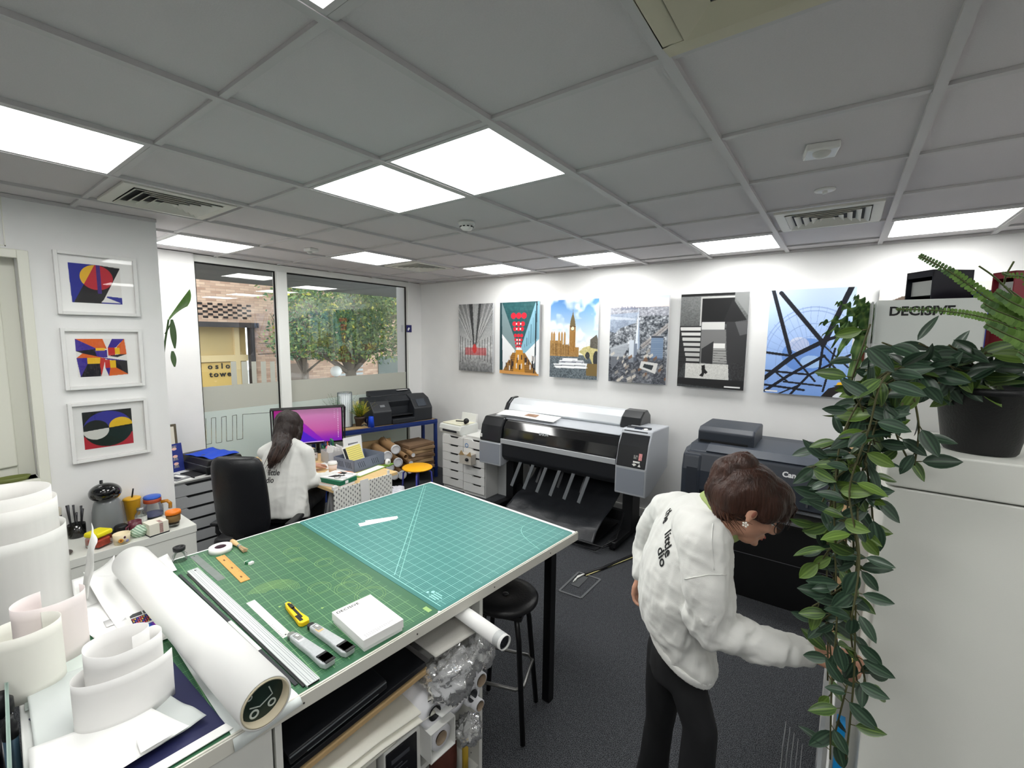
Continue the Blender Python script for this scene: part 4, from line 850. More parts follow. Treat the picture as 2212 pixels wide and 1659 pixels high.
t = cab('small_carton','small white cardboard box with a reddish label strip','box',-3.345,.835,R(6)); MB().box((-.05,-.050,.004),(.045,.050,.076)).build('carton_body',mat('ivory_box',(238,234,218),.6),t,bevel=.0015); MB().box((-.0515,-.052,0),(.047,.052,.007)).build('box_foot',DGR,t); MB().box((.0452,.002,.01),(.0462,.020,.07)).build('label_strip',mat('strip_label',(178,146,138),.6,var=.4,vscale=150),t); MB().box((-.0,.002,.0762),(.046,.020,.0768)).build('label_top',_m['strip_label'],t)
t = cab('striped_pouch','crumpled green and white striped pouch','pouch',-3.365,.765); q = NB('striped_cloth',.7); x,y,z,v = q.obj(); q.put(q.mix(q.line(q.math('ADD',y,z),.018,.008),L3(150,182,156),L3(208,224,208)),q.b.inputs['Base Color'])
def f(u,v): a=2*math.pi*u; b=math.pi*(.02+.96*v); d=Vector((math.cos(a)*math.sin(b),math.sin(a)*math.sin(b),math.cos(b))); k=1+.35*noise.noise(d*2.2); return (d.x*.035*k,d.y*.052*k,.032+d.z*.034*k)
MB().grid(f,30,20).build('pouch_cloth',q.m,t,fix=False)
t = cab('patterned_cup','cream paper cup with flower pattern','cup',-3.335,.668); MB().lathe([(.034,0),(.036,.0),(.041,.060),(.038,.060),(.033,.004),(0,.004)],n=30).build('cup_body',mat('cream_cup',(234,220,186),.6),t)
mb=MB()
for a,zv,r in ((-.3,.028,.011),):
    for k in range(8): mb.ell((.0385*math.cos(a)+0,.0385*math.sin(a)+.009*math.cos(k*.785),zv+.009*math.sin(k*.785)),(.003,.005,.005),nu=8,nv=6)
mb.build('flower_petal',mat('petal_orange',(226,160,60),.6),t); MB().ell((.0385*math.cos(-.3),.0385*math.sin(-.3),.028),(.004,.005,.005),nu=10,nv=8).build('flower_centre',mat('petal_rust',(150,70,34),.6),t); MB().ell((.037*math.cos(.45),.037*math.sin(.45),.020),(.004,.009,.009),nu=10,nv=8).build('flower_blue',mat('petal_lilac',(150,150,190),.6),t); MB().ell((.0385*math.cos(.15),.0385*math.sin(.15),.045),(.004,.006,.008),nu=10,nv=8).build('flower_dark',mat('petal_plum',(84,44,60),.6),t)
t = cab('storage_jar','square glass jar with a bright yellow lid and red contents','jar',-3.385,.578); M=Matrix.Rotation(R(30),4,'Z')
MB().box((-.045,-.045,0),(.045,.045,.066),M).build('jar_body',GLS,t,bevel=.012,seg=3); MB().box((-.047,-.047,.066),(.047,.047,.096),M).build('yellow_lid',mat('bright_yellow_lid',(236,222,22),.45),t,bevel=.012,seg=3); MB().box((-.036,-.036,.006),(.036,.036,.052),M).build('red_contents',mat('red_snacks',(206,84,64),.6,var=.25,vscale=60),t,bevel=.008)
t = cab('maroon_mug','small maroon mug behind the green pouch','mug',-3.48,.765); MB().lathe([(.028,0),(.032,.004),(.034,.065),(.031,.065),(.028,.006),(0,.006)],n=26).build('mug_body',mat('maroon_glaze',(104,50,62),.35),t); MB().tube([(.02,-.03,.05),(.03,-.05,.045),(.03,-.05,.02),(.02,-.03,.015)],.005,8).build('handle',_m['maroon_glaze'],t)
t = cab('black_grinder','small black pot in front of the coffee machine','pot',-3.49,.700); MB().lathe([(0,0),(.03,0),(.034,.05),(.028,.058),(0,.058)],n=24).build('pot_body',BLK,t)
t = cab('cutlery_holder','metal cutlery bunch standing in a wire holder beside the coffee machine','cutlery holder',-3.655,.53); mb = MB(); mb.lathe([(.04,0),(.042,.004),(.042,.08),(.04,.08),(.038,.006),(0,.006)],n=20); mb.build('wire_holder',glass('smoked_wire',(.6,.6,.6),2),t)
for k in range(6):
    a=k*1.05; MB().tube([(.02*math.cos(a),.02*math.sin(a),.01),(.03*math.cos(a),.03*math.sin(a),.11),(.036*math.cos(a),.036*math.sin(a),.16+.01*k)],[.003,.003,.006],6).build('cutlery_handle',mat('dark_cutlery',(62,62,66),.3,metal=.6),t)
t = cab('paper_bag','tall beige paper bag with a dark band beside the cutlery','bag',-3.62,.40); MB().lathe([(.055,0),(.065,.10),(.07,.215),(.064,.22),(.06,.10),(.05,.004),(0,.004)],n=5).build('bag_body',mat('beige_bag',(206,200,184),.7,var=.05),t); MB().lathe([(.0675,.165),(.069,.165),(.0695,.172),(.068,.172)],n=5,close=True).build('dark_band',DGR,t)
t = cab('serving_spoon','grey serving spoon lying at the cabinet front edge','spoon',-3.40,.445,R(175)); MB().ell((0,0,.012),(.035,.024,.010)).build('spoon_bowl',mat('spoon_grey',(106,100,96),.35,metal=.4),t); MB().tube([(.03,0,.014),(.09,.01,.06),(.15,.02,.15)],.003,6).build('handle',_m['dark_cutlery'],t)
# saucer on the sill
t = thing('green_dish','olive green plastic plant saucer on the left window sill','dish',(LX-.022,.30,1.05)); MB().lathe([(0,.004),(.055,.004),(.06,.0),(.072,.024),(.076,.024),(.064,-.0+.0),(0,0)],n=32,sx=.62,sy=1).build('dish_body',mat('olive_plastic',(110,118,62),.5),t)
# ============================================================ ALCOVE: grey drawers, scanner
def alex(name,label,x,y0,y1,h,n,face,m,grp=None,dx=.50,slot_c=.5):
    """drawer unit; face 'x' looks along +x, 'y' looks along -y"""
    t = thing(name,label,'drawer unit',(x,y0,0),0 if face=='x' else R(-90),grp); W = y1-y0; b = MB(); b.box((-dx,0,.0),(-.022,W,h)); b.build('carcass',m,t,bevel=.002)
    dh = (h-.06)/n
    for k in range(n):
        z0 = .045+k*dh; z1 = z0+dh-.005; cz = z1; w0 = W*slot_c-.10*W/.45; w1 = W*slot_c+.10*W/.45
        P = [(0.006,z0),(W-.006,z0),(W-.006,z1),(w1,z1),(w1-.02,z1-.02),(w0+.02,z1-.02),(w0,z1),(.006,z1)]
        MB().prism(P,-.020,0,'x').build('drawer_front',m,t)
        
    MB().box((-.021,.01,.04),(-.0195,W-.01,h-.02)).build('drawer_gap',mat('gap_black',(16,16,18),.8),t)
    return t
GDR = mat('grey_drawer',(176,178,180),.5,var=.02)
t = alex('drawer_unit','wide grey drawer unit with curved finger slots behind the office chair',-4.28,1.06,1.78,.675,6,'x',GDR,dx=.62,slot_c=.53)
MB().box((-.62,0,.676),(.005,.72,.690)).build('top_panel',WHITE,t,bevel=.002)
t = thing('flatbed_scanner','black flatbed scanner with a blue cloth on top of the grey drawers','scanner',(-4.52,1.56,.690),R(8)); MB().box((-.24,-.16,.012),(.24,.16,.075)).build('scanner_base',BLK,t,bevel=.006)
MB().prism([(-.155,.078),(.155,.078),(.135,.125),(-.135,.125)],-.235,.235,'x').build('scanner_lid',BLK,t,bevel=.006); MB().box((-.236,-.156,.075),(.236,.156,.078)).build('silver_seam',STEEL,t)
mb=MB(); [mb.box((a,b,0),(a+.03,b+.03,.012)) for a in (-.22,.19) for b in (-.14,.11)]; mb.build('rubber_foot',BLK,t); MB().box((.2395,-.11,.03),(.2415,-.10,.055)).build('badge',STEEL,t)
def f(u,v): x=-.16+.36*u; y=-.12+.25*v; return (x,y,.130+.012*noise.noise(Vector((x*9,y*9,3)))+.004*math.sin(x*40+y*20))
t = thing('blue_cloth','bright blue folded cloth lying on the black scanner','cloth',(-4.52,1.56,.692),R(14)); o=MB().grid(f,24,18).build('cloth_sheet',mat('royal_blue_cloth',(28,70,190),.8,bump=.3,bscale=40),t,fix=False); solidify(o,.004)
t = thing('blue_card','navy blue card printed with six pink jellyfish, standing on the grey drawers','card',(-4.60,1.315,.690),R(12)); Mt=Matrix.Rotation(R(-8),4,'Y'); MB().box((-.003,-.10,0),(.003,.075,.245),Mt).build('card_board',mat('navy_blue_card',(34,50,130),.6),t)
pk=mat('jelly_pink',(236,188,176),.6); yl=mat('jelly_cream',(238,226,180),.6)
for k in range(6):
    a,b=(-.062+.075*(k%2),.20-.065*(k//2)); mb=MB(); mb.add([Mt@Vector((.0036,a+.020*math.cos(s*.5236),b+.012*math.sin(s*.5236))) for s in range(12)],[tuple(range(12))]); mb.build('jellyfish_bell',pk,t,fix=False)
    mb=MB(); s_=-1 if k>1 else 1
    for j in range(5): mb.bar(Mt@Vector((.004,a-.012+.006*j,b-.008*(-s_ if s_>0 else 1))),Mt@Vector((.004,a-.018+.009*j,b+(.030 if s_>0 else -.036))),.0015)
    mb.build('jellyfish_arm',yl,t)
t = thing('leaning_frame','dark picture frame seen edge on, leaning by the pier','picture frame',(-4.80,1.30,.690)); Mt=Matrix.Rotation(R(-5),4,'Y'); MB().box((-.012,-.22,0),(.010,.105,.385),Mt).build('picture_frame',mat('bronze_frame',(92,84,66),.5),t); MB().box((.0102,-.2,.02),(.012,.085,.365),Mt).build('picture_mount',mat('cream_mount',(226,220,204),.7),t)
t = thing('black_notebook','black notebook with a grey card on it, on the grey drawers','notebook',(-4.385,1.43,.690),R(10)); MB().box((-.12,-.10,0),(.09,.11,.012)).build('notebook_cover',mat('notebook_black',(24,24,27),.6),t,bevel=.002); MB().box((-.11,-.095,.002),(.0905,.1105,.010)).build('page_block',PAPER,t)
t = thing('grey_leaflet','grey printed leaflet at the left end of the grey drawers','leaflet',(-4.40,1.27,.690),R(20)); MB().box((-.10,-.075,0),(.09,.055,.008)).build('leaflet_cover',mat('leaflet_grey',(140,142,144),.6),t); MB().box((-.06,-.05,.008),(.06,-.015,.009)).build('print_block',DGR,t); MB().box((-.06,.0,.008),(.06,.03,.009)).build('print_block',PAPER,t)
t = thing('magazine_stack','small stack of white magazines under the black notebook','magazines',(-4.37,1.66,.690)); MB().box((-.05,-.12,0),(.06,.10,.006)).build('magazine',PAPER,t); MB().box((-.05,-.11,.006),(.05,.10,.012)).build('magazine',PAPER,t)
# staghorn leaf past the corner of the left wall
t = thing('hanging_plant','green staghorn leaf poking out past the end of the left wall','plant',(-3.79,1.085,1.99)); GLF = mat('staghorn_green',(92,136,58),.5,var=.2,vscale=30)
def f(u,v): s=u; w=.012+.045*s**1.4; p=Vector((.0+.28*s,.02+.05*s,.0+.17*s-.03*s*s)); c=(v-.5)*2; return tuple(p+Vector((-.1*c*w,.2*c*w,c*w*1.0))+Vector((.02*(c*c),-.02*c*c,0))*s)
solidify(MB().grid(f,18,8).build('broad_leaf',GLF,t,fix=False),.0015)
def f(u,v): s=u; w=.014*math.sin(math.pi*min(1,s*.9+.08))+.003; c=(v-.5)*2; return (.03+.02*s+.4*c*w,.03+c*w,-.0-.20*s)
solidify(MB().grid(f,14,6).build('hanging_leaf',mat('leaf_dark',(60,88,44),.5),t,fix=False),.0015)
def f(u,v): s=u; w=.012*math.sin(math.pi*min(1,s*.9+.08))+.003; c=(v-.5)*2; return (.0+.02*s+.4*c*w,.03+c*w,-.22-.11*s)
solidify(MB().grid(f,14,6).build('hanging_leaf',_m['leaf_dark'],t,fix=False),.0015)
MB().tube([(-.06,-.02,-.33),(-.03,0,-.15),(0,.02,0)],.006,8).tube([(-.02,.0,-.1),(.02,.03,-.02)],.004,6).build('stem',_m['leaf_dark'],t)
# ============================================================ DESK BY THE WINDOW
t = thing('desk','light wooden desk on grey trestles by the window','desk',(-3.0,1.83,0)); DW = mat('birch_desk',(222,190,136),.45,var=.06,vscale=5,stretch=(1,9,9))
MB().box((-1.42,0,.705),(0,.60,.730)).build('desktop',DW,t,bevel=.002)
GT = mat('grey_trestle',(176,178,180),.4,metal=.2)
for x in (-.16,-1.24):
    MB().bar((x,.08,.70),(x-.10,.02,.0),.022,k=0).build('leg',GT,t); MB().bar((x,.08,.70),(x+.10,.02,.0),.022).build('leg',GT,t); MB().bar((x,.52,.70),(x-.10,.58,.0),.022).build('leg',GT,t); MB().bar((x,.52,.70),(x+.10,.58,.0),.022).build('leg',GT,t)
    MB().box((x-.02,.05,.685),(x+.02,.55,.705)).build('trestle_beam',GT,t)
# pegboard on the desk end
q = NB('pegboard',.55); x,y,z,v = q.obj()
s1 = q.math('MULTIPLY', q.line(y,.04,.0065), q.line(z,.04,.016)); s2_ = q.math('MULTIPLY', q.line(y,.04,.0065,.02), q.line(z,.04,.016,.02)); q.put(q.mix(q.math('MAXIMUM',s1,s2_), L3(226,226,220), L3(70,74,76)), q.b.inputs['Base Color'])
t = thing('pegboard','white pegboard hanging on the end of the wooden desk','pegboard',(-2.985,1.815,.30)); MB().prism([(.012,0),(.52,0),(.535,.015),(.535,.425),(.52,.44),(.012,.44),(0,.428),(0,.012)],0,.010,'x').build('board_panel',q.m,t,bevel=.001)
MB().box((-.012,.01,.415),(.0,.03,.47)).box((-.012,.50,.415),(.0,.52,.47)).build('hanging_bracket',WHITE,t)
t = thing('white_strip','white board strip hanging over the pegboard','strip',(-2.970,2.035,.36)); MB().prism([(.02,0),(.10,.0),(.075,.40),(-.0,.40)],0,.004,'x').build('strip_board',WHITE,t)
t = thing('small_white_box','small white box clipped at the near corner of the pegboard','box',(-2.992,1.832,.735)); MB().box((-.015,-.018,0),(.012,.022,.028)).build('box_body',WHITE,t,bevel=.003)
# monitor
mo = thing('monitor','wide computer monitor with a black hood showing a purple and pink wave wallpaper','monitor',(-4.16,2.295,.73),math.atan2(.87,.49)-R(90)+R(90))
mo.rotation_euler = (0,0,math.atan2(-.46,.89)+R(90))   # local -y looks into the room
r = Ras(170,96,(196,96,170)); r.a[:] = (196,110,180)
gx=(1-r.X)[...,None]; r.a[:] = np.array((196,136,182))*(1-r.Y[...,None])+np.array((176,56,140))*r.Y[...,None]; r.a += ((r.X-.62)[...,None]*0)
m = (r.Y > .5+.5*r.X*.3) ; r.a = r.a*(1-np.clip((r.Y-.65)/.4,0,1)[...,None])+np.array((110,20,190))*np.clip((r.Y-.65)/.4,0,1)[...,None]
w1 = r.Y > 1.9*(r.X-.22)**1.0+.02; r.put(w1&(r.X<.8),(176,40,160)); r.a = np.where((w1&(r.X<.8))[...,None], np.array((190,44,150))*(1-r.Y[...,None])+np.array((110,20,190))*r.Y[...,None], r.a)
w2_ = r.Y > .55+.9*np.maximum(0,r.X-.28)-.10*np.sin(r.X*7); r.put(w2_&(r.X<.62),(70,24,190))
for k in range(16): r.rect(.938,.05+k*.055,.950,.075+k*.055,(226,200,226))
for k in range(5): r.rect(.88,.06+k*.055,.892,.08+k*.055,(220,170,214))
r.rect(.33,.965,.72,.985,(220,190,226))
MB().box((-.315,.0,.085),(.315,.035,.455)).build('monitor_body',BLK,mo,bevel=.004); picture('screen',r,.60,.335,vcol('screen_glow',.4,.4,emit=.36),mo,frame((0,-.002,.272),(1,0,0),(0,0,1)))
hd = MB(); hd.box((-.33,-.11,.455),(.33,.03,.461)); hd.prism([(-.11,.455),(.03,.455),(.03,.09),(-.02,.09)],-.330,-.322,'x'); hd.prism([(-.11,.455),(.03,.455),(.03,.09),(-.02,.09)],.322,.330,'x'); hd.build('monitor_hood',mat('hood_black',(20,20,22),.7),mo)
MB().box((-.05,.04,.01),(-.02,.06,.3)).box((.06,.04,.01),(.09,.06,.3)).build('stand_neck',BLKM,mo); MB().box((-.12,-.05,.0),(.12,.13,.012)).build('stand_base',BLKM,mo,bevel=.003)
# desk items
DZ = .7305
def dk(name,label,cat,u,v,rz=0,group=None,z=DZ): p = PZ(u,v,z); return thing(name,label,cat,(p.x,p.y,z),rz,group)
t = dk('book','thick white book with dark spine edge, lowest of the pile on the desk','book',728,1046,R(14),'books piled at the desk corner'); MB().box((-.11,-.075,0),(.11,.075,.022)).build('book_cover',mat('pale_pink_book',(226,196,190),.6),t); MB().box((-.108,-.0755,.003),(.111,.0725,.019)).build('page_block',PAPER,t)
t = thing('book','green bound book in the middle of the pile on the desk','book',(t.location.x,t.location.y+.01,DZ+.0225),R(10),'books piled at the desk corner'); MB().box((-.11,-.08,0),(.11,.09,.034)).build('book_cover',mat('green_book',(26,110,80),.5),t,bevel=.002); MB().box((.1102,-.03,.006),(.1112,.0,.028)).build('spine_label',PAPER,t)
t = thing('magazine','white magazine with black drawing on top of the green book','magazine',(t.location.x-.01,t.location.y+.01,DZ+.057),R(16)); MB().box((-.12,-.08,0),(.11,.095,.008)).build('magazine_cover',PAPER,t); MB().prism([(-.05,-.06),(.0,-.05),(.06,.01),(.05,.02),(-.03,.0)],.008,.0086).box((-.05,.04,.008),(.02,.085,.0086)).build('black_drawing',INK,t)
t = dk('spectacles','black rimmed glasses on the magazine','glasses',733,1028,R(30),z=DZ+.068); mb=MB(); 
for s in (-.03,.03): mb.tube([(.022*math.cos(a*.4488)+0,s+.024*math.sin(a*.4488),0) for a in range(15)],.0016,6)
mb.tube([(-.01,-.054,0),(.09,-.05,.004)],.0015,6).tube([(-.01,.054,0),(.09,.05,.004)],.0015,6); mb.build('glasses_frame',BLK,t)
t = dk('paper_coffee_cup','white paper coffee cup with a lid on the desk','cup',719,1023); MB().lathe([(.027,0),(.038,.085)],n=28).lathe([(0,0),(.027,0)],n=28,close=True).build('cup_body',mat('blush_cup',(236,214,204),.6),t); MB().lathe([(.040,.083),(.041,.090),(.036,.094),(.035,.104),(0,.104)],n=28).build('cup_lid',WHITE,t)
t = dk('yellow_highlighter_cap','small lime yellow block at the desk edge','block',707,1031,R(20)); MB().box((-.012,-.012,0),(.012,.012,.022)).build('block_body',mat('lime_yellow',(214,226,60),.4),t,bevel=.002)
t = dk('white_pad','white paper pad under the left hand','paper pad',712,1005,R(5)); MB().box((-.10,-.09,0),(.10,.09,.006)).build('pad_sheets',PAPER,t)
t = dk('paper_sheets','loose papers under the coffee cup','paper',733,1015,R(35)); MB().box((-.09,-.09,0),(.12,.08,.003)).build('paper_sheet',PAPER,t)
t = dk('wire_basket','translucent pale basket of folded papers behind the coffee cup','basket',730,995,R(-10))
TP = glass('milky_plastic',(.92,.93,.95),1.5,.2,.35); mb=MB()
for a,b in (((-.09,-.12,0),(.09,.12,.004)),((-.09,-.12,0),(-.086,.12,.11)),((.086,-.12,0),(.09,.12,.11)),((-.09,-.12,0),(.09,-.116,.11)),((-.09,.116,0),(.09,.12,.11))): mb.box(a,b)
mb.build('basket_wall',TP,t); 
for k in range(4): MB().box((-.07,-.09+.04*k,.006),(.07,-.086+.04*k,.13+.01*(k%2)),Matrix.Rotation(R(6*k-10),4,'X')).build('paper_sheet',PAPER,t)
t = dk('storage_crate','grey slotted plastic crate with papers at the back of the desk','crate',777,1006,R(6)); CG=mat('slate_crate',(116,124,142),.5); mb=MB()
def crate(mb,w,d,h,th=.004):
    mb.box((-w,-d,0),(w,d,th))
    for a,b in (((-w,-d,0),(-w+th,d,h)),((w-th,-d,0),(w,d,h)),((-w,-d,0),(w,-d+th,h)),((-w,d-th,0),(w,d,h))): mb.box(a,b)
crate(mb,.13,.17,.105); mb.build('crate_wall',CG,t); mb=MB()
for y in (-.15,.0): 
    for k in range(4): mb.bar((.1305,y+.04+.02*k,.03),(.1305,y+.02+.02*k,.08),.003)
for x in (-.1,.0):
    for k in range(4): mb.bar((x+.04+.02*k,-.1705,.03),(x+.02+.02*k,-.1705,.08),.003)
mb.build('crate_slot',mat('slot_dark',(52,56,66),.6),t)
t = dk('calendar','yellow gridded desk calendar leaning in the crate','calendar',775,985,R(14),z=DZ+.03); cq=PZ(777,1006,DZ); t.location=(cq.x-.015,cq.y-.02,DZ+.004); Mt=Matrix.Rotation(R(-22),4,'Y')
MB().box((-.004,-.10,0.02),(.004,.12,.19),Mt).build('calendar_card',PAPER,t); MB().box((.0042,-.065,.045),(.005,.115,.18),Mt).build('yellow_grid',mat('yellow_print',(240,226,130),.6),t); MB().box((.0042,-.098,.022),(.005,-.068,.175),Mt).build('black_band',INK,t)
mb=MB(); [mb.box((.0052,-.06,.06+.018*k),(.0056,.11,.063+.018*k),Mt) for k in range(7)]; mb.build('grid_line',mat('olive_line',(170,164,84),.6),t)
mb=MB(); [mb.cyl(Mt@Vector((0,-.09+.012*k,.188)),Mt@Vector((0,-.085+.012*k,.188)),.006,n=8) for k in range(17)]; mb.build('wire_binding',WPLA,t)
CRT = PZ(777,1006,DZ)
t = dk('newspaper_bundle','white newspapers with a grey photo standing in the crate','newspaper',784,995,R(0),z=DZ+.004); t.location=(CRT.x-.085,CRT.y+.01,DZ+.004); Mt=Matrix.Rotation(R(-6),4,'Y')
for k in range(3): MB().box((-.01-.02*k,-.09+.01*k,.0),(-.004-.02*k,.09+.015*k,.245-.005*k),Mt).build('newspaper_sheet',PAPER,t)
MB().box((-.0038,-.05,.10),(-.003,.05,.19),Mt).build('photo_print',mat('news_grey',(120,120,124),.7,var=.4,vscale=60),t)
t = dk('green_tag_board','lime green board with a white sheet at the far desk corner','board',800,1017,R(12)); MB().box((-.05,-.19,0),(.05,.17,.006)).build('board_sheet',mat('lime_board',(132,164,66),.5),t); MB().box((-.03,-.17,.006),(.045,.13,.010)).build('paper_sheet',PAPER,t)
t = dk('tape_dispenser','green and white tape dispenser beside the lime board','tape dispenser',838,1006,R(20)); MB().box((-.03,-.03,0),(.03,.05,.014)).build('dispenser_base',mat('dispenser_green',(110,150,60),.4),t,bevel=.004); MB().lathe([(.010,-.012),(.028,-.012),(.028,.012),(.010,.012)],(0,0,.034),M=Matrix.Rotation(R(90),4,'Y'),close=True).build('tape_winding',PAPER,t)
t = dk('pen_box','green box holding pens with a pink paper heart','pen box',709,985,R(-20),z=DZ); crate(mb:=MB(),.05,.045,.10); mb.box((-.05,.03,.1),(.05,.045,.16)); mb.build('box_wall',mat('pen_box_green',(44,120,78),.6),t); MB().ell((.053,-.01,.09),(.004,.022,.028)).build('pink_heart',mat('pink_paper',(238,120,150),.6),t)
for k in range(5): MB().cyl((-.02+.01*k,-.02+.01*k,.01),(-.03+.014*k,-.03+.014*k,.14+.01*(k%2)),.004,n=8).build('pen',[BLK,mat('pen_blue',(30,40,120),.4),mat('pen_orange',(220,90,40),.4)][k%3],t)
t = dk('desk_organiser','grey-beige flat dock with cables below the monitor','dock',665,990,R(-28)); MB().prism([(-.10,-.09),(.10,-.09),(.12,.08),(-.08,.09)],0,.03).build('dock_body',mat('dock_beige',(176,170,156),.5),t,bevel=.008)
mb=MB()
for k in range(6): mb.tube([(-.02+.01*k,-.03,.03),(.01*k,-.05+.02*k,.07+.01*(k%3)),(.04,.0,.10),(.06,.02*k-.03,.04)],.0028,6)
mb.build('cable',BLK,t)
t = dk('round_speaker','small round black speaker by the hand','speaker',660,1000,0); MB().ell((0,0,.045),(.04,.03,.045)).build('speaker_body',BLK,t)
t = dk('pink_box','small pinkish plastic tray behind the notepad','tray',712,993,R(-30)); crate(mb:=MB(),.05,.06,.05,.003); mb.build('tray_wall',glass('pink_clear',(.96,.84,.86),1.2,.1,.3),t)
t = thing('yellow_sheet','lime sheet held upright behind the hair','paper',(-4.02,2.06,.73)); MB().box((-.003,-.03,0),(.003,.05,.20)).build('paper_sheet',mat('lime_sheet',(206,214,110),.6),t)
# ============================================================ BLUE RACK and its load
ba = R(-12); bs = thing('storage_rack','dark blue metal rack carrying the black desktop printer','rack',(-4.28,4.14,0),ba); BLU = mat('rack_blue',(26,48,110),.4,coat=.2); RW=1.50; RD=.36
for x in (-.018,-RD+.018):
    for y in (-.018,-RW+.018):
        mb=MB(); mb.box((x-.018,y-.018,0),(x+.018,y+.018,.79)); mb.build('post',BLU,bs)
for z in (.735,.12): 
    mb=MB(); mb.box((-.012,-RW,z),(.003,0,z+.055)); mb.box((-.012,-RW,z+.018),(.008,0,z+.028)); mb.box((-RD,-RW,z),(-RD+.015,0,z+.055)); mb.box((-RD,-.012,z),(0,.003,z+.055)); mb.box((-RD,-RW,z),(0,-RW+.012,z+.055)); mb.build('beam',BLU,bs)
    MB().box((-RD+.01,-RW+.01,z+.045),(-.01,-.01,z+.055)).build('shelf_board',mat('rack_chipboard',(178,150,110),.7,var=.1,vscale=40),bs)
def rk(name,label,cat,x,y,z,rz=0,group=None): 
    p = Matrix.Rotation(ba,3,'Z')@Vector((x,y,0)); return thing(name,label,cat,(-4.28+p.x,4.14+p.y,z),ba+rz,group)
# black printer (faces +x), local: x depth, y width
t = rk('desktop_printer','large black desktop photo printer on the blue rack','printer',-.02,-.06,.792); PB = mat('printer_black',(34,37,42),.45,var=.05)
mb=MB(); mb.prism([(-.42,.0),(-.0,.0),(-.0,.15),(-.10,.25),(-.22,.29),(-.42,.27)],-.26,0,'y'); mb.build('side_block',PB,t,bevel=.012,seg=3)
mb=MB(); mb.prism([(-.42,.0),(-.0,.0),(-.0,.15),(-.10,.25),(-.22,.29),(-.42,.27)],-.80,-.56,'y'); mb.build('side_block',PB,t,bevel=.012,seg=3)
MB().prism([(-.42,.0),(-.15,.0),(-.15,.17),(-.12,.235),(-.22,.287),(-.42,.268)],-.56,-.26,'y').build('centre_block',PB,t,bevel=.006)
MB().box((-.16,-.56,.005),(.015,-.26,.055)).build('paper_tray',PB,t,bevel=.006); MB().box((-.14,-.55,.085),(-.02,-.27,.095)).build('output_tray',mat('tray_black',(22,24,28),.35),t,bevel=.003)
MB().prism([(-.44,.27),(-.30,.28),(-.38,.335),(-.44,.335)],-.70,-.12,'y').build('rear_feeder',PB,t,bevel=.012); MB().box((-.40,-.34,.300),(-.33,-.14,.302),Matrix.Rotation(R(0),4,'Y')).build('feeder_slot',mat('feeder_grey',(120,124,124),.5),t)
MB().prism([(-.012,.165),(-.085,.236),(-.083,.24),(-.009,.169)],-.20,-.08,'y').build('control_panel',mat('lcd_dark',(64,70,78),.25),t); MB().box((-.03,-.03,0),(.0,.03,.0006),frame((-.062,-.66,.2145),(-.1,0,.1),(0,1,0))).build('pale_badge',mat('pale_mark',(110,114,118),.5),t); t.scale=(1,1.03,1.15)
t = rk('white_label_card','white card lying on the back of the black printer','card',-.385,-.30,1.145); MB().box((-.035,-.09,.024),(.035,.06,.027)).build('card_board',PAPER,t)
t = rk('blue_tumbler','upside-down blue plastic cup in front of the printer','cup',-.045,-.90,.792); MB().lathe([(.040,0),(.030,.125),(.028,.128),(0,.128)],n=28).build('cup_body',mat('cup_blue',(20,70,200),.4),t)
t = rk('potted_fern','feathery green and yellow fern in a brown pot beside the printer','potted plant',-.14,-1.00,.792); MB().lathe([(.045,0),(.060,.10),(.065,.10),(.065,.125),(.055,.125),(.05,.02),(0,.02)],n=28).build('plant_pot',mat('brown_pot',(74,62,56),.6),t); MB().cyl((0,0,.10),(0,0,.115),.055).build('soil',mat('soil',(40,32,26),.95),t)
rg=random.Random(11); fm=MB(); cols=[]
def feather(mb,cols,base,tip,droop,w,col,rg,n=12):
    base=Vector(base); tip=Vector(tip); d=tip-base
    for k in range(2,n+1):
        s=k/n; p=base+d*s+Vector((0,0,-droop*s*s)); t_=(d+Vector((0,0,-2*droop*s))).normalized(); side=t_.cross(Vector((0,0,1))).normalized()
        for sg in (-1,1):
            L=w*(1-.55*s)*rg.uniform(.7,1.1); e=p+side*sg*L+t_*L*.6; m_=(p+e)/2; wd=L*.16+.0015; q_=t_*wd
            mb.add([p,m_+q_,e,m_-q_],[(0,1,2,3)]); c=tuple(max(0,min(255,c+rg.randint(-14,14))) for c in col); cols+= [c]*4
for k in range(70):
    a=rg.uniform(0,6.28); r_=rg.uniform(.05,.17); yl_=rg.random()<.45; feather(fm,cols,(0,0,.11),(r_*math.cos(a),r_*math.sin(a)+(.04 if yl_ else -.03),rg.uniform(.20,.36)),.04,.035,(196,184,60) if yl_ else (92,124,58),rg)
o=fm.build('fronds',vcol('fern_leaf',.6),t,fix=False); setcol(o,cols)
t = rk('asparagus_fern','thin wispy dark green fern in a jar left of the brown pot','potted plant',-.22,-1.22,.792); MB().lathe([(0,0),(.03,0),(.034,.07),(.03,.075),(0,.075)]).build('plant_pot',DGR,t); fm=MB(); cols=[]
for k in range(34):
    a=rg.uniform(0,6.28); r_=rg.uniform(.05,.24); feather(fm,cols,(0,0,.07),(r_*math.cos(a)*.6,r_*math.sin(a)+.04,rg.uniform(.22,.47)),.05,.030,(74,110,62),rg,16)
o=fm.build('fronds',_m['fern_leaf'],t,fix=False); setcol(o,cols)
t = rk('wire_lantern','white fabric lantern inside a grey wire cage','lamp',-.26,-1.13,.792); MB().lathe([(.072,.0),(.072,.40)],n=30,close=True).lathe([(0,.40),(.072,.40)],n=30,close=True).build('lantern_shade',mat('lantern_white',(224,230,232),.7),t); mb=MB()
for k in range(22): a=2*math.pi*k/22; mb.bar((.082*math.cos(a),.082*math.sin(a),0),(.082*math.cos(a),.082*math.sin(a),.41),.0025)
for z in (0.005,.41): floor_leg_ring(mb,(0,0),.082,z,.003)
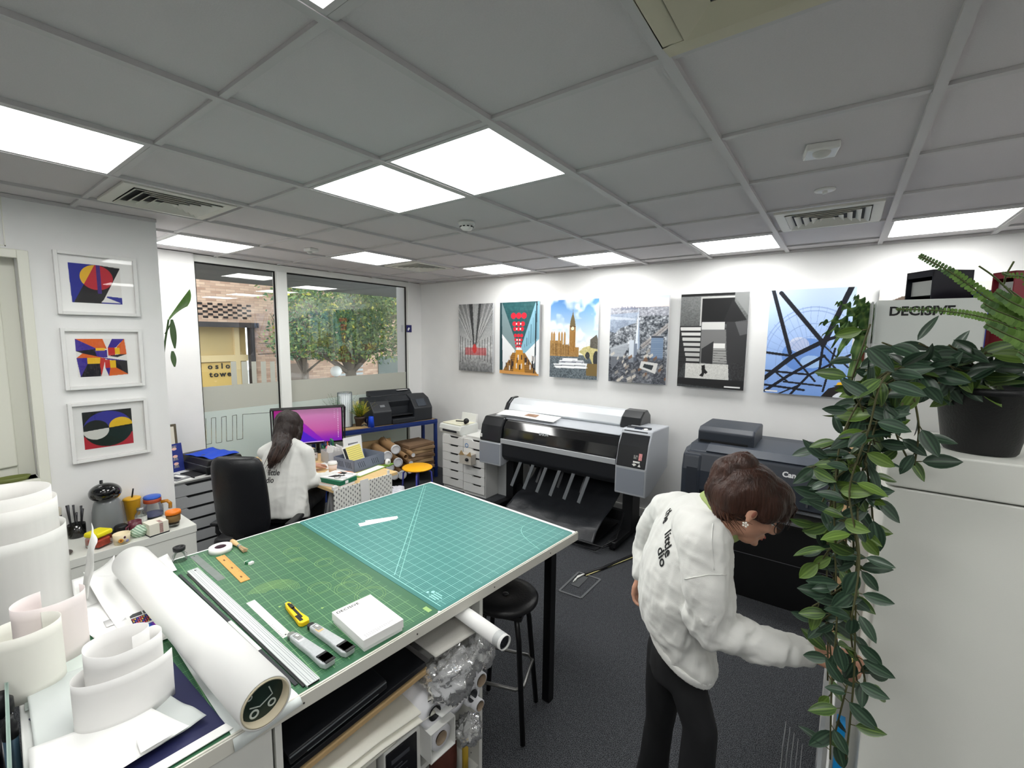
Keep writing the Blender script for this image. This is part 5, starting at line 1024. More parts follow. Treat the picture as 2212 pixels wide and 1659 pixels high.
mb.build('wire_cage',mat('wire_grey',(96,110,124),.4,metal=.5),t)
t = rk('glass_cloche','small clear glass dome beside the brown pot','glass dome',-.05,-.985,.792); MB().lathe([(.035,0),(.035,.03),(.025,.055),(.004,.062),(.006,.072),(0,.075)],n=26).build('glass_dome',GLS,t)
t = rk('cork_tray','tan cardboard tray at the front edge of the rack','tray',-.06,-1.10,.792); MB().box((-.05,-.16,0),(.05,.14,.012)).build('tray_board',KR,t)
t = rk('dark_blue_mug','dark blue mug behind the glass dome','mug',-.17,-.90,.792); MB().lathe([(0,0),(.03,0),(.032,.09),(.029,.09),(.028,.01),(0,.01)],n=24).build('mug_body',mat('ink_blue_mug',(26,28,60),.3),t)
# lower shelf: tubes and cardboard
TUBE = mat('tube_card',(150,118,82),.7); RC=mat('tube_cap_white',(214,216,220),.35)
tubes=((855,971,.055,'white-capped cardboard tube, topmost of the stack on the rack'),(837,985,.055,'white-capped cardboard tube at the left of the stack'),(860,999,.055,'white-capped cardboard tube in the middle of the stack'),(843,1011,.046,'white-capped cardboard tube behind the tape dispenser'),(853,1027,.052,'white-capped cardboard tube at the bottom left of the stack'),(869,1026,.052,'white-capped cardboard tube at the bottom right of the stack'))
for u,v,r_,lab in tubes:
    p=PX(u,v,-4.12); t=thing('cardboard_tube',lab,'cardboard tube',tuple(p),ba+R(-8),'cardboard tubes stacked on the rack'); M=Matrix.Rotation(R(-90),4,'Y')
    MB().lathe([(r_*.93,.0),(r_*.93,.50)],M=M,n=30,close=True).build('tube_wall',TUBE,t); MB().lathe([(r_*.86,-.006),(r_,-.006),(r_,.02),(r_*.93,.02)],M=M,n=30,close=True).lathe([(0,.002),(r_*.86,.002)],M=M,n=30,close=True).build('end_cap',RC,t)
for u,v,r_,lab,cap in ((877,987,.030,'open brown cardboard tube right of the capped ones',0),(893,983,.030,'white-capped thin tube, upper of two beside the cardboard pile',1),(888,1000,.032,'white-capped thin tube, lower of two beside the cardboard pile',1),(886,1016,.042,'tan-rimmed tube just above the yellow stool',1)):
    p=PX(u,v,-4.16); t=thing('cardboard_tube',lab,'cardboard tube',tuple(p),ba+R(-8),'thin tubes on the rack'); M=Matrix.Rotation(R(-90),4,'Y')
    MB().lathe([(r_,0),(r_,.45),(r_*.85,.45),(r_*.85,0)],M=M,n=26,close=True).lathe([(r_*.85,0),(r_,0)],M=M,n=26,close=True).build('tube_wall',TUBE,t); MB().cyl((-.004 if cap else -.2,0,0),(-.006 if cap else -.21,0,0),r_*.85,n=24).build('end_cap' if cap else 'tube_inside',RC if cap else mat('tube_inside',(60,46,34),.8),t)
for k in range(8):
    p=PX(908+2*(k%3),1008-6.2*k,-4.30); t=thing('cardboard_sheet','flat brown cardboard pack, number'.replace(', number','')+[' at the very bottom of the pile on the rack',' second from the bottom of the pile on the rack',' low in the pile on the rack, edge ragged',' in the middle of the pile on the rack',' just above the middle of the pile on the rack',' under the top two of the pile on the rack',' second from the top of the pile on the rack',' on top of the pile on the rack'][k],'cardboard',(-4.42,3.86,.177+.042*k),ba+R((-8,5,-3,8,-6,3,-4,6)[k]),'cardboard packs piled on the rack'); MB().box((-.20,-.18,0),(.15,.22-.01*(k%3),.036)).build('cardboard_pack',mat('kraft_%d'%(k%3),[(150,122,92),(128,102,78),(168,140,104)][k%3],.85),t,bevel=.003)
t = thing('kraft_panel','long kraft cardboard panel leaning behind the tubes','cardboard',(-4.66,3.38,.177),ba); MB().box((-.01,-.35,0),(.01,.25,.40)).build('cardboard_pack',KR,t)
mb=MB().tube([PX(828,942,-4.42),PX(838,958,-4.4),PX(850,968,-4.38),PX(858,985,-4.34)],.0025,6); o=mb.build('black_cable',BLK); tag(o,'thin black cable hanging from the rack to the tubes','cable')
# yellow stool
t = thing('low_stool','small stool with a yellow round seat and blue legs','stool',(-3.66,3.235,0)); MB().lathe([(0,.445),(.155,.445),(.165,.452),(.165,.458),(.155,.465),(0,.467)],n=40).build('seat',mat('stool_yellow',(250,180,10),.4),t)
mb=MB()
for k in range(4):
    a=R(45+90*k); MB().tube([(.10*math.cos(a),.10*math.sin(a),.44),(.15*math.cos(a),.15*math.sin(a),.40),(.175*math.cos(a),.175*math.sin(a),.01)],.010,8).build('leg',mat('stool_leg_blue',(74,80,170),.4,metal=.2),t)
t = thing('crumpled_bag','white and blue plastic bag on the floor by the yellow stool','plastic bag',(-3.62,2.86,0)); 
def f(u,v): a=2*math.pi*u; b=math.pi*(.02+.96*v); d=Vector((math.cos(a)*math.sin(b),math.sin(a)*math.sin(b),math.cos(b))); k=1+.3*noise.noise(d*2.5)+.15*noise.noise(d*8); return (d.x*.2*k,d.y*.2*k,.17+d.z*.16*k)
MB().grid(f,40,26).build('bag_film',mat('bag_white',(214,214,222),.3,var=.1,vscale=8),t,fix=False)
# ============================================================ POSTERS
def bwcorridor():
    r = Ras(150,225,(150,150,150)); r.grad((120,122,124),(200,202,202),0,.7); r.grad((190,190,190),(110,112,114),.7,1); c=(.48,.68)
    for k in range(60):
        x = -.2+1.4*k/59; r.line((x,-.02),(c[0]+(x-.5)*.1,c[1]-.08),.006+.01*(k%3==0),(70,72,74) if k%2 else (225,226,226),.8)
    r.poly([(.32,0),(.42,0),(.47,.6),(.45,.66)],(40,42,44),.8); r.poly([(.60,0),(.68,0),(.52,.66),(.5,.6)],(50,52,54),.8); r.poly([(.42,0),(.6,0),(.51,.55),(.47,.55)],(170,172,172),.8)
    for x in (0,.06,.12,.2,.28,.36,.62,.7,.78,.86,.94,.99): r.line((x,.46+abs(x-.5)*-.0+.12*(1-abs(x-.5)*2)),(x,.88-.1*(1-abs(x-.5)*2)),.012,(34,34,36))
    r.noise(24,30,m=(r.Y>.55).astype(float)); m=(abs(r.Y-.70)<.055)&(r.X>.2)&(r.X<.82); r.a[m]=r.a[m]*.5+np.array((190,40,44))*.5; r.ell(.48,.66,.06,.07,(214,48,46),.8); r.noise(10,50); return r
def redlamps():
    r = Ras(150,225,(226,228,230)); r.poly([(0,0),(1,0),(.56,.62),(.46,.62)],(38,84,88)); r.noise(10,30)
    for k in range(26): y=.02+.6*(k/26)**.8; r.line((0,y),(1,y),.004,(26,62,66),.6)
    r.poly([(0,0),(.06,0),(.46,.6),(.4,.72),(0,.42)],(120,140,144)); r.poly([(0,.4),(.4,.66),(.35,.9),(0,.97)],(228,230,232)); r.poly([(0,0),(.05,0),(.09,1),(.0,1)],(36,66,72))
    r.poly([(1,0),(.9,.02),(.56,.62),(.62,.72),(1,.52)],(130,176,196)); 
    for k in range(7): r.line((.95-.05*k,.04+.09*k),(.95-.05*k,.5+.02*k),.012,(40,80,92))
    r.poly([(1,.5),(.62,.72),(.72,.95),(1,.98)],(232,234,236)); r.line((.93,0),(.9,1),.03,(34,52,60))
    for j,(y,s) in enumerate(((.19,.058),(.30,.046),(.37,.04),(.46,.034),(.52,.03),(.57,.026),(.61,.022))):
        for i in (-1,0,1): r.ell(.49+i*s*2.3,y,s*1.15,s*.72,(206,30,52)); 
        if j in (1,2,4,5):
            for i in (-.5,.5): r.ell(.49+i*s*2.3,y,.016,.013,(255,250,244))
    r.poly([(.34,.70),(.66,.70),(.98,.99),(.06,.99)],(150,108,52)); 
    for k in range(10): y=.74+.026*k; r.line((.3-.02*k,y),(.7+.02*k,y),.006,(96,64,30))
    r.poly([(.43,.66),(.6,.66),(.66,.97),(.36,.97)],(196,138,52)); rs=r.rng
    for k in range(26): x=rs.uniform(.12,.88); y=rs.uniform(.72,.9); r.rect(x,y,x+.03,y+.07,[(40,36,40),(220,214,210),(70,50,40)][k%3])
    r.poly([(0,.95),(1,.975),(1,1),(0,1)],(206,150,84)); return r
def clocktower():
    r = Ras(150,225,(250,250,250)); r.grad((84,142,208),(206,222,238),0,.45); r.grad((206,222,238),(244,240,226),.45,.7); r.rng=np.random.RandomState(9)
    g=r.rng.rand(9,6)
    cl = Ras(150,225,(0,0,0)); cl.rng=np.random.RandomState(4); cl.noise(1.0,5,ny=9); cl.noise(.6,14); m=np.clip(cl.a[...,:1]*1.1+.15,0,1)*((r.Y<.68)[...,None]); r.a = r.a*(1-m)+np.array((250,250,250))*m
    r.rect(0,.70,1,1,(96,106,112)); r.noise(34,60,m=(r.Y>.72).astype(float),ny=90)
    r.poly([(.0,.52),(.28,.52),(.28,.57),(.4,.57),(.44,.60),(.62,.60),(.62,.72),(0,.72)],(160,122,70))
    for x in (.02,.07,.18,.24,.30): r.poly([(x,.43),(x+.02,.40),(x+.04,.43),(x+.04,.72),(x,.72)],(176,136,80))
    for k in range(12): r.line((.01+.036*k,.56),(.01+.036*k,.70),.012,(70,52,30),.6)
    r.rect(.42,.34,.545,.66,(168,124,66)); r.poly([(.42,.34),(.435,.27),(.455,.22),(.475,.18),(.484,.12),(.492,.18),(.51,.22),(.53,.27),(.545,.34)],(112,98,66)); r.rect(.425,.335,.54,.345,(80,64,38)); r.ell(.482,.365,.036,.026,(236,226,196)); r.ring(.482,.365,.038,.027,.12,(90,70,40))
    for x in (.445,.47,.495,.52): r.line((x,.41),(x,.65),.008,(110,78,38),.7)
    r.poly([(.62,.66),(.72,.60),(1,.55),(1,.83),(.9,.80),(.84,.72),(.78,.75),(.7,.69)],(196,186,130)); r.ell(.80,.70,.045,.045,(58,60,62)); r.ell(.97,.74,.06,.10,(52,54,56)); r.poly([(.85,.5),(.97,.44),(1,.5),(1,.62),(.85,.6)],(96,92,84)); r.noise(16,60,m=((r.Y>.52)&(r.Y<.72)).astype(float))
    r.rect(.78,.80,1,.95,(120,100,60)); r.poly([(.08,.82),(.8,.80),(.78,.865),(.14,.875)],(236,238,240)); r.poly([(.22,.77),(.72,.765),(.74,.80),(.2,.82)],(232,234,238)); r.poly([(.28,.745),(.6,.74),(.6,.765),(.28,.77)],(244,244,246)); r.line((.22,.795),(.72,.785),.016,(70,80,96)); r.line((.12,.84),(.76,.83),.014,(80,90,100)); r.line((.1,.86),(.8,.855),.012,(250,250,250)); return r
def aerial():
    r = Ras(190,280,(120,126,134)); r.rng=np.random.RandomState(12); r.noise(60,60,ny=110); r.noise(50,36,ny=60); r.noise(46,14,ny=24)
    r.a = r.a*np.array((1.0,.99,.98)); r.grad((208,220,240),(244,222,218),0,.12); m=(r.Y>.12)&(r.Y<.22); r.a[m]=r.a[m]*.5+np.array((186,186,198))*.5
    for k in range(14): x=.2+.02*k; h=r.rng.uniform(.015,.05); r.rect(x,.15-h,x+.015,.15,(110,116,136))
    r.poly([(0,.2),(.5,.18),(.46,.3),(.2,.36),(.1,.42),(0,.4)],(150,164,186),.75); r.poly([(0,.22),(.45,.25),(.45,.27),(0,.26)],(200,206,214),.6); r.poly([(1,.30),(.55,.56),(.6,.6),(1,.36)],(176,168,164),.7); r.line((1,.33),(.55,.6),.012,(110,108,110))
    r.poly([(.50,.10),(.545,.58),(.455,.64)],(214,222,232)); r.poly([(.50,.10),(.545,.58),(.51,.62)],(150,164,184)); r.rect(.36,.50,.44,.76,(196,204,214)); r.rect(.44,.54,.5,.74,(120,130,146)); r.rect(.73,.45,.93,.72,(110,130,156)); r.rect(.73,.45,.93,.47,(60,66,78)); r.noise(0,4)
    for k in range(10): r.line((.73,.48+.022*k),(.93,.48+.022*k),.004,(150,166,186),.6)
    r.poly([(.02,.60),(.32,.53),(.36,.58),(.06,.86)],(172,178,186)); 
    for k in range(12): r.line((.05+.025*k,.62-.006*k),(.07+.025*k,.82-.015*k),.006,(70,76,86),.7)
    r.rect(.0,.70,1,1,(44,46,54),.45)
    for k in range(46):
        x=r.rng.uniform(0,1); y=r.rng.uniform(.62,1); s=r.rng.uniform(.03,.08); c=[(206,200,190),(150,146,140),(120,88,66),(60,62,70)][k%4]; r.poly([(x,y),(x+s,y-.03),(x+s*1.2,y),(x+.2*s,y+.03)],c,.85)
    r.poly([(.58,.74),(.86,.76),(.82,.88),(.55,.82)],(206,206,204)); r.poly([(.63,.77),(.79,.785),(.76,.84),(.61,.81)],(50,56,60)); return r
def stairs():
    r = Ras(190,280,(60,62,64)); r.rng=np.random.RandomState(2); r.grad((120,122,122),(84,86,86),0,.36); r.noise(14,70,ny=120)
    r.rect(0,0,1,.03,(22,22,24)); r.poly([(0,.34),(.33,.34),(.33,.74),(.1,.74),(.0,.9)],(40,40,42)); 
    for k in range(7): y=.355+.055*k; r.poly([(.015+.018*k,y),(.33,y),(.33,y+.034),(.02+.018*k,y+.034)],(206-6*k,206-6*k,204-6*k)); r.line((.0,y+.045),(.33,y+.045),.01,(24,24,26))
    r.poly([(.32,.04),(.80,.04),(.80,.09),(1,.3),(1,.33),(.33,.31)],(30,30,32)); r.poly([(.31,.035),(.81,.035),(.81,.055),(.33,.055),(.33,.34),(.31,.34)],(178,178,176)); r.poly([(.8,.05),(1,.24),(1,0),(.8,0)],(128,130,130)); r.poly([(.34,.06),(.78,.06),(.66,.29),(.34,.29)],(20,20,22))
    r.poly([(.34,.30),(.68,.30),(.68,.38),(.34,.38)],(196,196,194)); r.poly([(.34,.38),(.70,.38),(.74,.74),(.34,.74)],(112,112,112)); r.poly([(.7,.3),(1,.3),(1,.92),(.84,.92),(.74,.7)],(50,50,52)); r.poly([(.82,.3),(1,.28),(1,.42),(.9,.44)],(110,110,112),.6)
    r.poly([(.36,.58),(.53,.50),(.53,.74),(.36,.73)],(44,44,46)); r.poly([(.53,.54),(.70,.54),(.74,.72),(.53,.72)],(150,150,148)); r.rect(.53,.52,.7,.57,(220,220,218))
    for k in range(5): r.line((.54,.6+.025*k),(.74,.6+.027*k),.007,(70,70,72))
    r.poly([(.12,.74),(.76,.74),(.78,.90),(.12,.90)],(198,198,194)); r.noise(14,90,m=((r.Y>.72)&(r.Y<.9)).astype(float)); r.poly([(0,.90),(1,.90),(1,1),(0,.97)],(30,30,32)); 
    r.poly([(.37,.76),(.42,.75),(.43,.80),(.47,.83),(.44,.85),(.42,.84),(.40,.88),(.34,.87),(.38,.84)],(24,22,24)); r.rect(.72,.965,.95,.978,(226,226,226)); return r
def lattice():
    r = Ras(190,280,(150,180,230)); r.grad((196,214,242),(120,158,222),0,1); r.ell(.5,.62,.3,.16,(56,104,190),.5); r.ell(.56,.68,.13,.06,(190,216,240),.6); r.ell(.40,.52,.12,.07,(244,230,226),.5)
    for k in range(20): a=R(-175+9*k); r.line((.55+.1*math.cos(a),.66+.06*math.sin(a)),(.55+.62*math.cos(a),.66+.5*math.sin(a)),.006,(120,144,196),.6)
    for q_ in (.28,.42,.56,.60): r.ring(.55,.68,q_,q_*.85,.012,(128,150,202),.6)
    K=(22,24,34)
    for a,b,w_ in (((.04,.0),(.30,.60),.05),((.14,.03),(.68,.50),.055),((.95,-.02),(.68,.52),.065),((-.02,.60),(.34,.63),.035),((.34,.63),(.72,.47),.06),((.72,.47),(1.02,.40),.045),((.0,.86),(.34,.63),.06),((0,.78),(.55,.80),.03),((.12,.78),(.3,.88),.025),((.02,.98),(.30,.82),.04),((.30,.82),(.70,.62),.04),((.34,.63),(.62,.86),.025),((.68,.52),(.66,.80),.03),((.34,1.0),(.55,.80),.03),((.55,.80),(1,.60),.03),((.25,.88),(.7,.90),.025),((.70,.62),(1,.86),.025),((.82,.55),(.72,.95),.025),((.2,1),(.45,.9),.02),((.68,.52),(.98,.72),.02),((.0,.92),(.5,.95),.03)):
        r.line(a,b,w_,K)
    r.poly([(.88,.86),(1,.84),(1,.9),(.84,.92)],(244,190,40)); r.poly([(.78,.92),(1,.86),(1,1),(.7,1)],(34,30,30)); r.ell(.98,1.03,.16,.09,(220,224,230)); r.rect(.02,.972,.18,.985,(230,230,230)); return r
def arches():
    r = Ras(80,120,(210,206,200)); r.ell(.5,.55,.75,.5,(84,70,60)); r.ell(.5,.62,.66,.46,(120,104,92)); r.ell(.5,.7,.55,.42,(58,48,42)); r.ring(.5,.55,.75,.5,.03,(236,232,226)); r.rect(.62,.08,.72,.14,(240,240,240)); r.noise(14,12); return r
PP = vcol('poster_print',.42,.35)
for x0,x1,ra,lab in ((-4.147,-3.566,bwcorridor(),'grey poster of a steel roofed corridor with a red patch, leftmost poster'),(-3.451,-2.866,redlamps(),'poster of red round lamps over a wooden stair with people'),(-2.714,-2.115,clocktower(),'poster of a clock tower, river bridge and white boat'),
    (-1.980,-1.375,aerial(),'poster with an aerial view of a city around a glass spire'),(-1.264,-.683,stairs(),'black and white poster of a concrete staircase'),(-.525,.062,lattice(),'blue sky poster with a black steel lattice, partly behind the small fern'),(.200,.80,arches(),'brown and grey poster mostly hidden behind the black file box')):
    cx=(x0+x1)/2; W=x1-x0; t = thing('poster',lab,'poster',(cx,4.44,1.873),0,'posters on the right wall'); MB().box((-W/2,-.018,-.437),(W/2,.0,.437)).build('poster_board',mat('board_edge_grey',(196,198,202),.5),t)
    MB().box((-W/2+.08,0,-.35),(W/2-.08,.035,.35)).build('hanging_rail',mat('rail_alu',(180,180,180),.5),t); picture('poster_image',ra,W,.874,PP,t,frame((0,-.0185,0),(1,0,0),(0,0,1)))
# ============================================================ LARGE PRINTER with silver cover
SG = mat('silver_grey_body',(150,156,166),.42,metal=.15); SGL=mat('light_grey_body',(176,180,186),.4); PBK=mat('printer_gloss_black',(22,24,28),.3,coat=.25); BK2=mat('stand_black',(16,17,20),.5)
t = thing('wide_format_printer','wide silver and black roll printer under the clock tower and city posters','printer',(-2.225,3.70,0)); W=.945
def sx(prof,a,b,m,name,bev=.006,mx=t): return MB().prism(prof,a,b,'x').build(name,m,mx,bevel=bev,seg=3)
EP=[(.0,.752),(.055,.93),(.12,1.035),(.30,1.035),(.62,1.03),(.62,.55),(.10,.55),(.0,.60)]
sx([(.03,.76),(.065,.92),(.13,1.005),(.62,1.02),(.62,.60),(.08,.60)],-W+.30,W-.28,PBK,'printer_body')
sx([(.03,.615),(.03,.76),(.5,.76),(.5,.60),(.08,.56)],-W+.28,W-.27,mat('under_body',(30,32,36),.4),'lower_body',.012)
sx([(.0,.50),(.0,.752),(.10,.76),(.50,.76),(.50,.62),(.06,.50)],-W,-W+.30,SGL,'end_cover',.012); sx([(.0,.755),(.04,.93),(.10,1.015),(.62,1.02),(.62,.76)],-W,-W+.29,PBK,'end_panel',.02)
sx([(.0,.51),(.0,.755),(.06,.96),(.13,1.075),(.17,1.08),(.60,1.06),(.60,.66),(.30,.56),(.10,.50)],W-.285,W,SGL,'end_cover',.012); sx([(-.006,.765),(.045,.945),(.11,1.045),(.12,1.04),(.08,.9),(.04,.765)],W-.275,W-.012,PBK,'end_panel',.012)
MB().box((-W+.012,-.003,.52),(-W+.285,-.0,.742)).build('cartridge_cover',SG,t,bevel=.006); MB().box((W-.27,-.003,.53),(W-.015,0,.745)).build('cartridge_cover',SG,t,bevel=.006)
MB().bar((-W+.29,.018,.782),(W-.29,.018,.782),.012,.052).build('silver_strip',mat('bright_silver',(222,226,230),.25,metal=.5),t,bevel=.003)
sx([(.048,.815),(.062,.915),(.105,.985),(.10,.99),(.052,.92),(.038,.815)],-W+.305,W-.29,mat('smoked_window',(14,15,18),.08,coat=1),'window',.002)
MB().prism([(.12,1.003),(.40,1.03),(.40,1.04),(.12,1.012)],-W+.10,W-.30,'x').build('top_plate',SGL,t,bevel=.003)
sx([(.40,1.02),(.36,1.06),(.40,1.13),(.47,1.18),(.56,1.185),(.63,1.14),(.65,1.04),(.62,1.0)],-W+.13,W-.40,mat('satin_silver',(214,218,222),.3,metal=.35),'roll_cover',.01)
for a,b in ((-W+.08,-W+.13),(W-.40,W-.20)): sx([(.37,1.0),(.345,1.06),(.39,1.135),(.47,1.19),(.565,1.195),(.645,1.14),(.66,1.03),(.63,.99)],a,b,PBK,'roll_cover_end',.012)
sx([(.12,1.050),(.22,1.074),(.22,1.094),(.12,1.066)],W-.26,W-.04,DGR,'control_panel',.004); MB().prism([(.135,1.0715),(.195,1.0885),(.195,1.0895),(.135,1.0725)],W-.18,W-.11,'x').build('display',mat('display_dark',(34,40,52),.15),t); M_=Matrix.Rotation(R(16),4,'X')
MB().cyl((W-.075,.165,1.078),(W-.075,.163,1.086),.018,n=20).build('button_ring',WPLA,t)
text('maker_name','EPSON',.036,mat('mark_silver',(206,210,214),.4),t,frame((-.185,.0455,.905),(1,0,0),(0,.14,1)),.0005,bold=.03); 
mb=MB(); Mf=frame((W-.12,.014,.865),(1,0,0),(0,.26,1)); text('sticker_text','||| ||||\n||||| |',.017,WPLA,t,Mf,.0004)
mb.box((0,-.055,.0),(.06,-.04,.0025),Mf); mb.build('white_sticker',WPLA,t); MB().box((.045,-.03,.0),(.075,.03,.0015),Mf).build('red_sticker',mat('sticker_red_white',(222,150,150),.5,var=.4,vscale=90),t)
MB().prism([(.0,-.085),(.022,-.07),(.0,-.06),(-.02,-.07)],.0,.003,'z',Mf@Matrix.Translation((.012,0,-.001))).prism([(.035,-.085),(.06,-.085),(.048,-.06)],.0,.003,'z',Mf@Matrix.Translation((0.01,0,-.001))).build('warning_sticker',WPLA,t)
MB().box((-W+.02,-.006,.795),(-W+.045,.006,.83)).build('small_label',WPLA,t)
# guide bars, stand, catch cloth
for k in range(6):
    x=-.42+.155*k*1.02; MB().bar((x,.08,.60),(x-.055,-.02,.33),.034,.010,up=(0,1,0)).build('guide_bar',mat('guide_grey',(96,100,104),.45),t)
for k in range(3): x=-.25+.26*k; MB().bar((x,.26,.58),(x-.03,.16,.36),.026,.010,up=(0,1,0)).build('guide_bar',mat('guide_dark',(62,64,68),.45),t)
for sgn in (-1,1):
    x=sgn*(W-.25); MB().box((x-.05,.24,.07),(x+.05,.44,.56)).build('stand_leg',BK2,t,bevel=.006); MB().box((x-.04,-.10,.03),(x+.04,.62,.085)).build('stand_foot',BK2,t,bevel=.008)
    for y in (-.07,.58): MB().cyl((x-.02,y,.028),(x+.02,y,.028),.028,n=18).build('castor',BLK,t)
MB().box((-W+.25,.31,.12),(W-.25,.36,.22)).build('stand_beam',BK2,t)
CLO=mat('catch_cloth',(40,42,46),.35,bump=.4,bscale=14)
def f(u,v):
    x=-.46+1.02*u; prof=[(.50,.50),(.38,.36),(.20,.26),(.02,.22),(-.12,.16),(-.20,.06)]; s=v*5; i=min(int(s),4); g=s-i; y=prof[i][0]*(1-g)+prof[i+1][0]*g; z=prof[i][1]*(1-g)+prof[i+1][1]*g; return (x,y,z-.05*math.sin(math.pi*u)+.012*noise.noise(Vector((x*6,y*7,1))))
solidify(MB().grid(f,40,24).build('catch_cloth',CLO,t,fix=False),.003)
mb=MB(); mb.tube([(-.70,-.10,.05),(-.68,-.20,.06),(.66,-.20,.06),(.70,-.08,.06),(.70,.4,.08)],.008,8).tube([(-.68,-.235,.03),(.60,-.235,.03)],.005,6).tube([(.60,-.235,.03),(.72,-.05,.10),(.72,.1,.30)],.006,6); mb.build('basket_frame',mat('frame_black_steel',(40,40,42),.3,metal=.6),t)
MB().box((-.60,-.06,.045),(.55,.38,.06)).build('lower_tray',BK2,t); mb=MB(); mb.tube([(-.62,.55,.4),(0,.56,.41),(.66,.55,.4)],.02,10); mb.build('rear_roller',BLK,t)
pr_=PY(1140,896,4.02); t2=thing('print_on_printer','white print with a brown picture lying on top of the wide silver printer','print',(-2.68,3.905,1.030),R(2))
def f(u,v): return (-.34+.72*u,-.085+.18*v,.014+.006*math.sin(u*5)+.026*v)
solidify(MB().grid(f,20,6).build('paper_sheet',PAPER,t2,fix=False),.0006); MB().box((-.10,-.03,.030),(.14,.05,.0306),Matrix.Rotation(R(8),4,'X')).build('brown_picture',mat('brown_print',(150,118,96),.5,var=.4,vscale=18),t2)
# ============================================================ DARK GREY PRINTER
t = thing('large_printer','large dark blue-grey floor printer behind the standing person','printer',(-.12,3.52,0)); CB=mat('blue_grey_body',(46,52,62),.42,var=.04); CK=mat('deep_black',(8,8,10),.45)
W0,W1=-.80,.92
MB().prism([(.0,.90),(.04,1.035),(.16,1.075),(.80,1.075),(.80,.60),(.12,.60),(.06,.72),(.0,.74)],W0,W1,'x').build('printer_body',CB,t,bevel=.02,seg=3)
MB().prism([(-.012,.60),(-.012,.90),(.02,1.01),(.10,1.05),(.78,1.05),(.78,.50),(.1,.50)],W0-.02,W0+.12,'x').build('side_block',CB,t,bevel=.02,seg=3)
MB().prism([(.02,.0),(.02,.60),(.06,.74),(.10,.76),(.70,.76),(.70,.0)],W0+.04,W1,'x').build('front_cabinet',CK,t,bevel=.006)
MB().prism([(.20,1.06),(.20,1.17),(.25,1.20),(.66,1.20),(.66,1.06)],W0+.04,W0+.44,'x').build('ink_cover',CB,t,bevel=.015,seg=3); MB().box((W0+.06,.19,1.085),(W0+.40,.205,1.10)).build('cover_recess',CK,t)
MB().prism([(.05,1.04),(.14,1.078),(.6,1.078),(.6,1.084),(.13,1.084),(.045,1.046)],W0+.14,W1-.02,'x').build('top_cover',mat('top_cover_grey',(58,64,74),.4),t,bevel=.003)
MB().box((W0+.02,-.016,.70),(W0+.10,-.010,.92)).build('side_hatch',mat('hatch_grey',(40,45,54),.5),t,bevel=.002)
MB().prism([(.004,.72),(.004,.80),(.10,.84),(.12,.72)],W0+.16,W1,'x').build('paper_slot',CK,t)
mb=MB().bar((W0+.30,-.02,.735),(W1,-.02,.735),.030,.012); mb.build('chrome_rail',mat('chrome',(206,210,214),.15,metal=.9),t); MB().bar((W0+.2,-.045,.655),(W1,-.045,.655),.05,.014).build('grey_rail',mat('rail_grey',(120,122,124),.35,metal=.4),t)
MB().cyl((.50,-.01,.69),(W1,-.01,.69),.055,n=30).build('white_roll',PAPER,t); MB().box((.44,-.06,.60),(.48,.03,.86)).build('roll_bracket',BLK,t); mb=MB(); [mb.box((x,-.03,.78),(x+.012,.0,.84)) for x in (.0,.12,.24)]; mb.build('sensor_tab',mat('tab_grey',(80,82,86),.4),t)
MB().bar((W0+.1,.016,.335),(W1,.016,.335),.004,.004).build('seam_line',mat('seam_grey',(80,80,84),.4),t); MB().bar((W0+.1,.014,.625),(W1,.014,.625),.005,.006).build('cabinet_edge',mat('edge_grey',(52,52,56),.4),t)
text('maker_name','Canon',.05,mat('mark_white',(226,228,230),.4),t,frame((-.150,.012,.955),(1,0,0),(0,.30,1)),.0006,bold=.04)
for x in (W0+.1,W1-.1):
    MB().box((x-.04,-.02,.0),(x+.04,.60,.05)).build('stand_foot',BK2,t,bevel=.01)
# ============================================================ WHITE DRAWERS with small printer
WD = mat('white_drawer',(230,230,228),.4)
t = alex('drawer_unit','narrow white drawer unit carrying the small white printer',-3.945,0,.355,.69,6,'y',WD,None,.45,.55); t.location=(-3.945,3.90,0)
t = alex('drawer_unit','narrow white drawer unit with a blue letter sticker beside the wide printer',-3.575,0,.34,.70,6,'y',WD,None,.45,.62); t.location=(-3.575,3.88,0)
o = MB().lathe([(.018,0),(.026,0),(.026,.001),(.018,.001)],n=30,close=True,M=Matrix.Rotation(R(90),4,'Y')); o.build('blue_sticker',mat('sticker_blue',(40,120,190),.4),t,loc=(.002,.06,.60))
MB().box((-.40,.02,.701),(-.02,.32,.716)).build('paper_tray',WPLA,t)
t = thing('small_printer','small white desktop printer with a cream lid on the white drawers','printer',(-3.80,4.06,.691),R(-4)); MB().prism([(-.15,0),(.15,0),(.16,.09),(.15,.125),(-.15,.115),(-.165,.06)],-.20,.18,'x').build('printer_body',mat('printer_white',(222,224,220),.4),t,bevel=.012,seg=3)
MB().box((-.17,-.13,.118),(.16,.12,.13)).build('scanner_lid',mat('cream_lid',(232,230,206),.45),t,bevel=.004); MB().box((-.13,-.17,.03),(.12,-.152,.055)).build('output_slot',DGR,t,bevel=.003); MB().box((-.12,.12,.12),(.14,.15,.25),Matrix.Rotation(R(-10),4,'X')).build('rear_tray',WPLA,t,bevel=.004)
t = thing('black_microphone','small black microphone-like device on the small white printer','device',(-3.70,4.02,.825),R(15)); MB().cyl((-.10,0,.02),(.03,-.01,.025),.007).build('device_arm',BLK,t); MB().ell((.05,-.015,.035),(.035,.03,.032)).build('device_head',BLK,t); MB().cyl((.05,-.015,.03),(.06,-.06,.022),.018,.02).build('device_barrel',BLK,t)
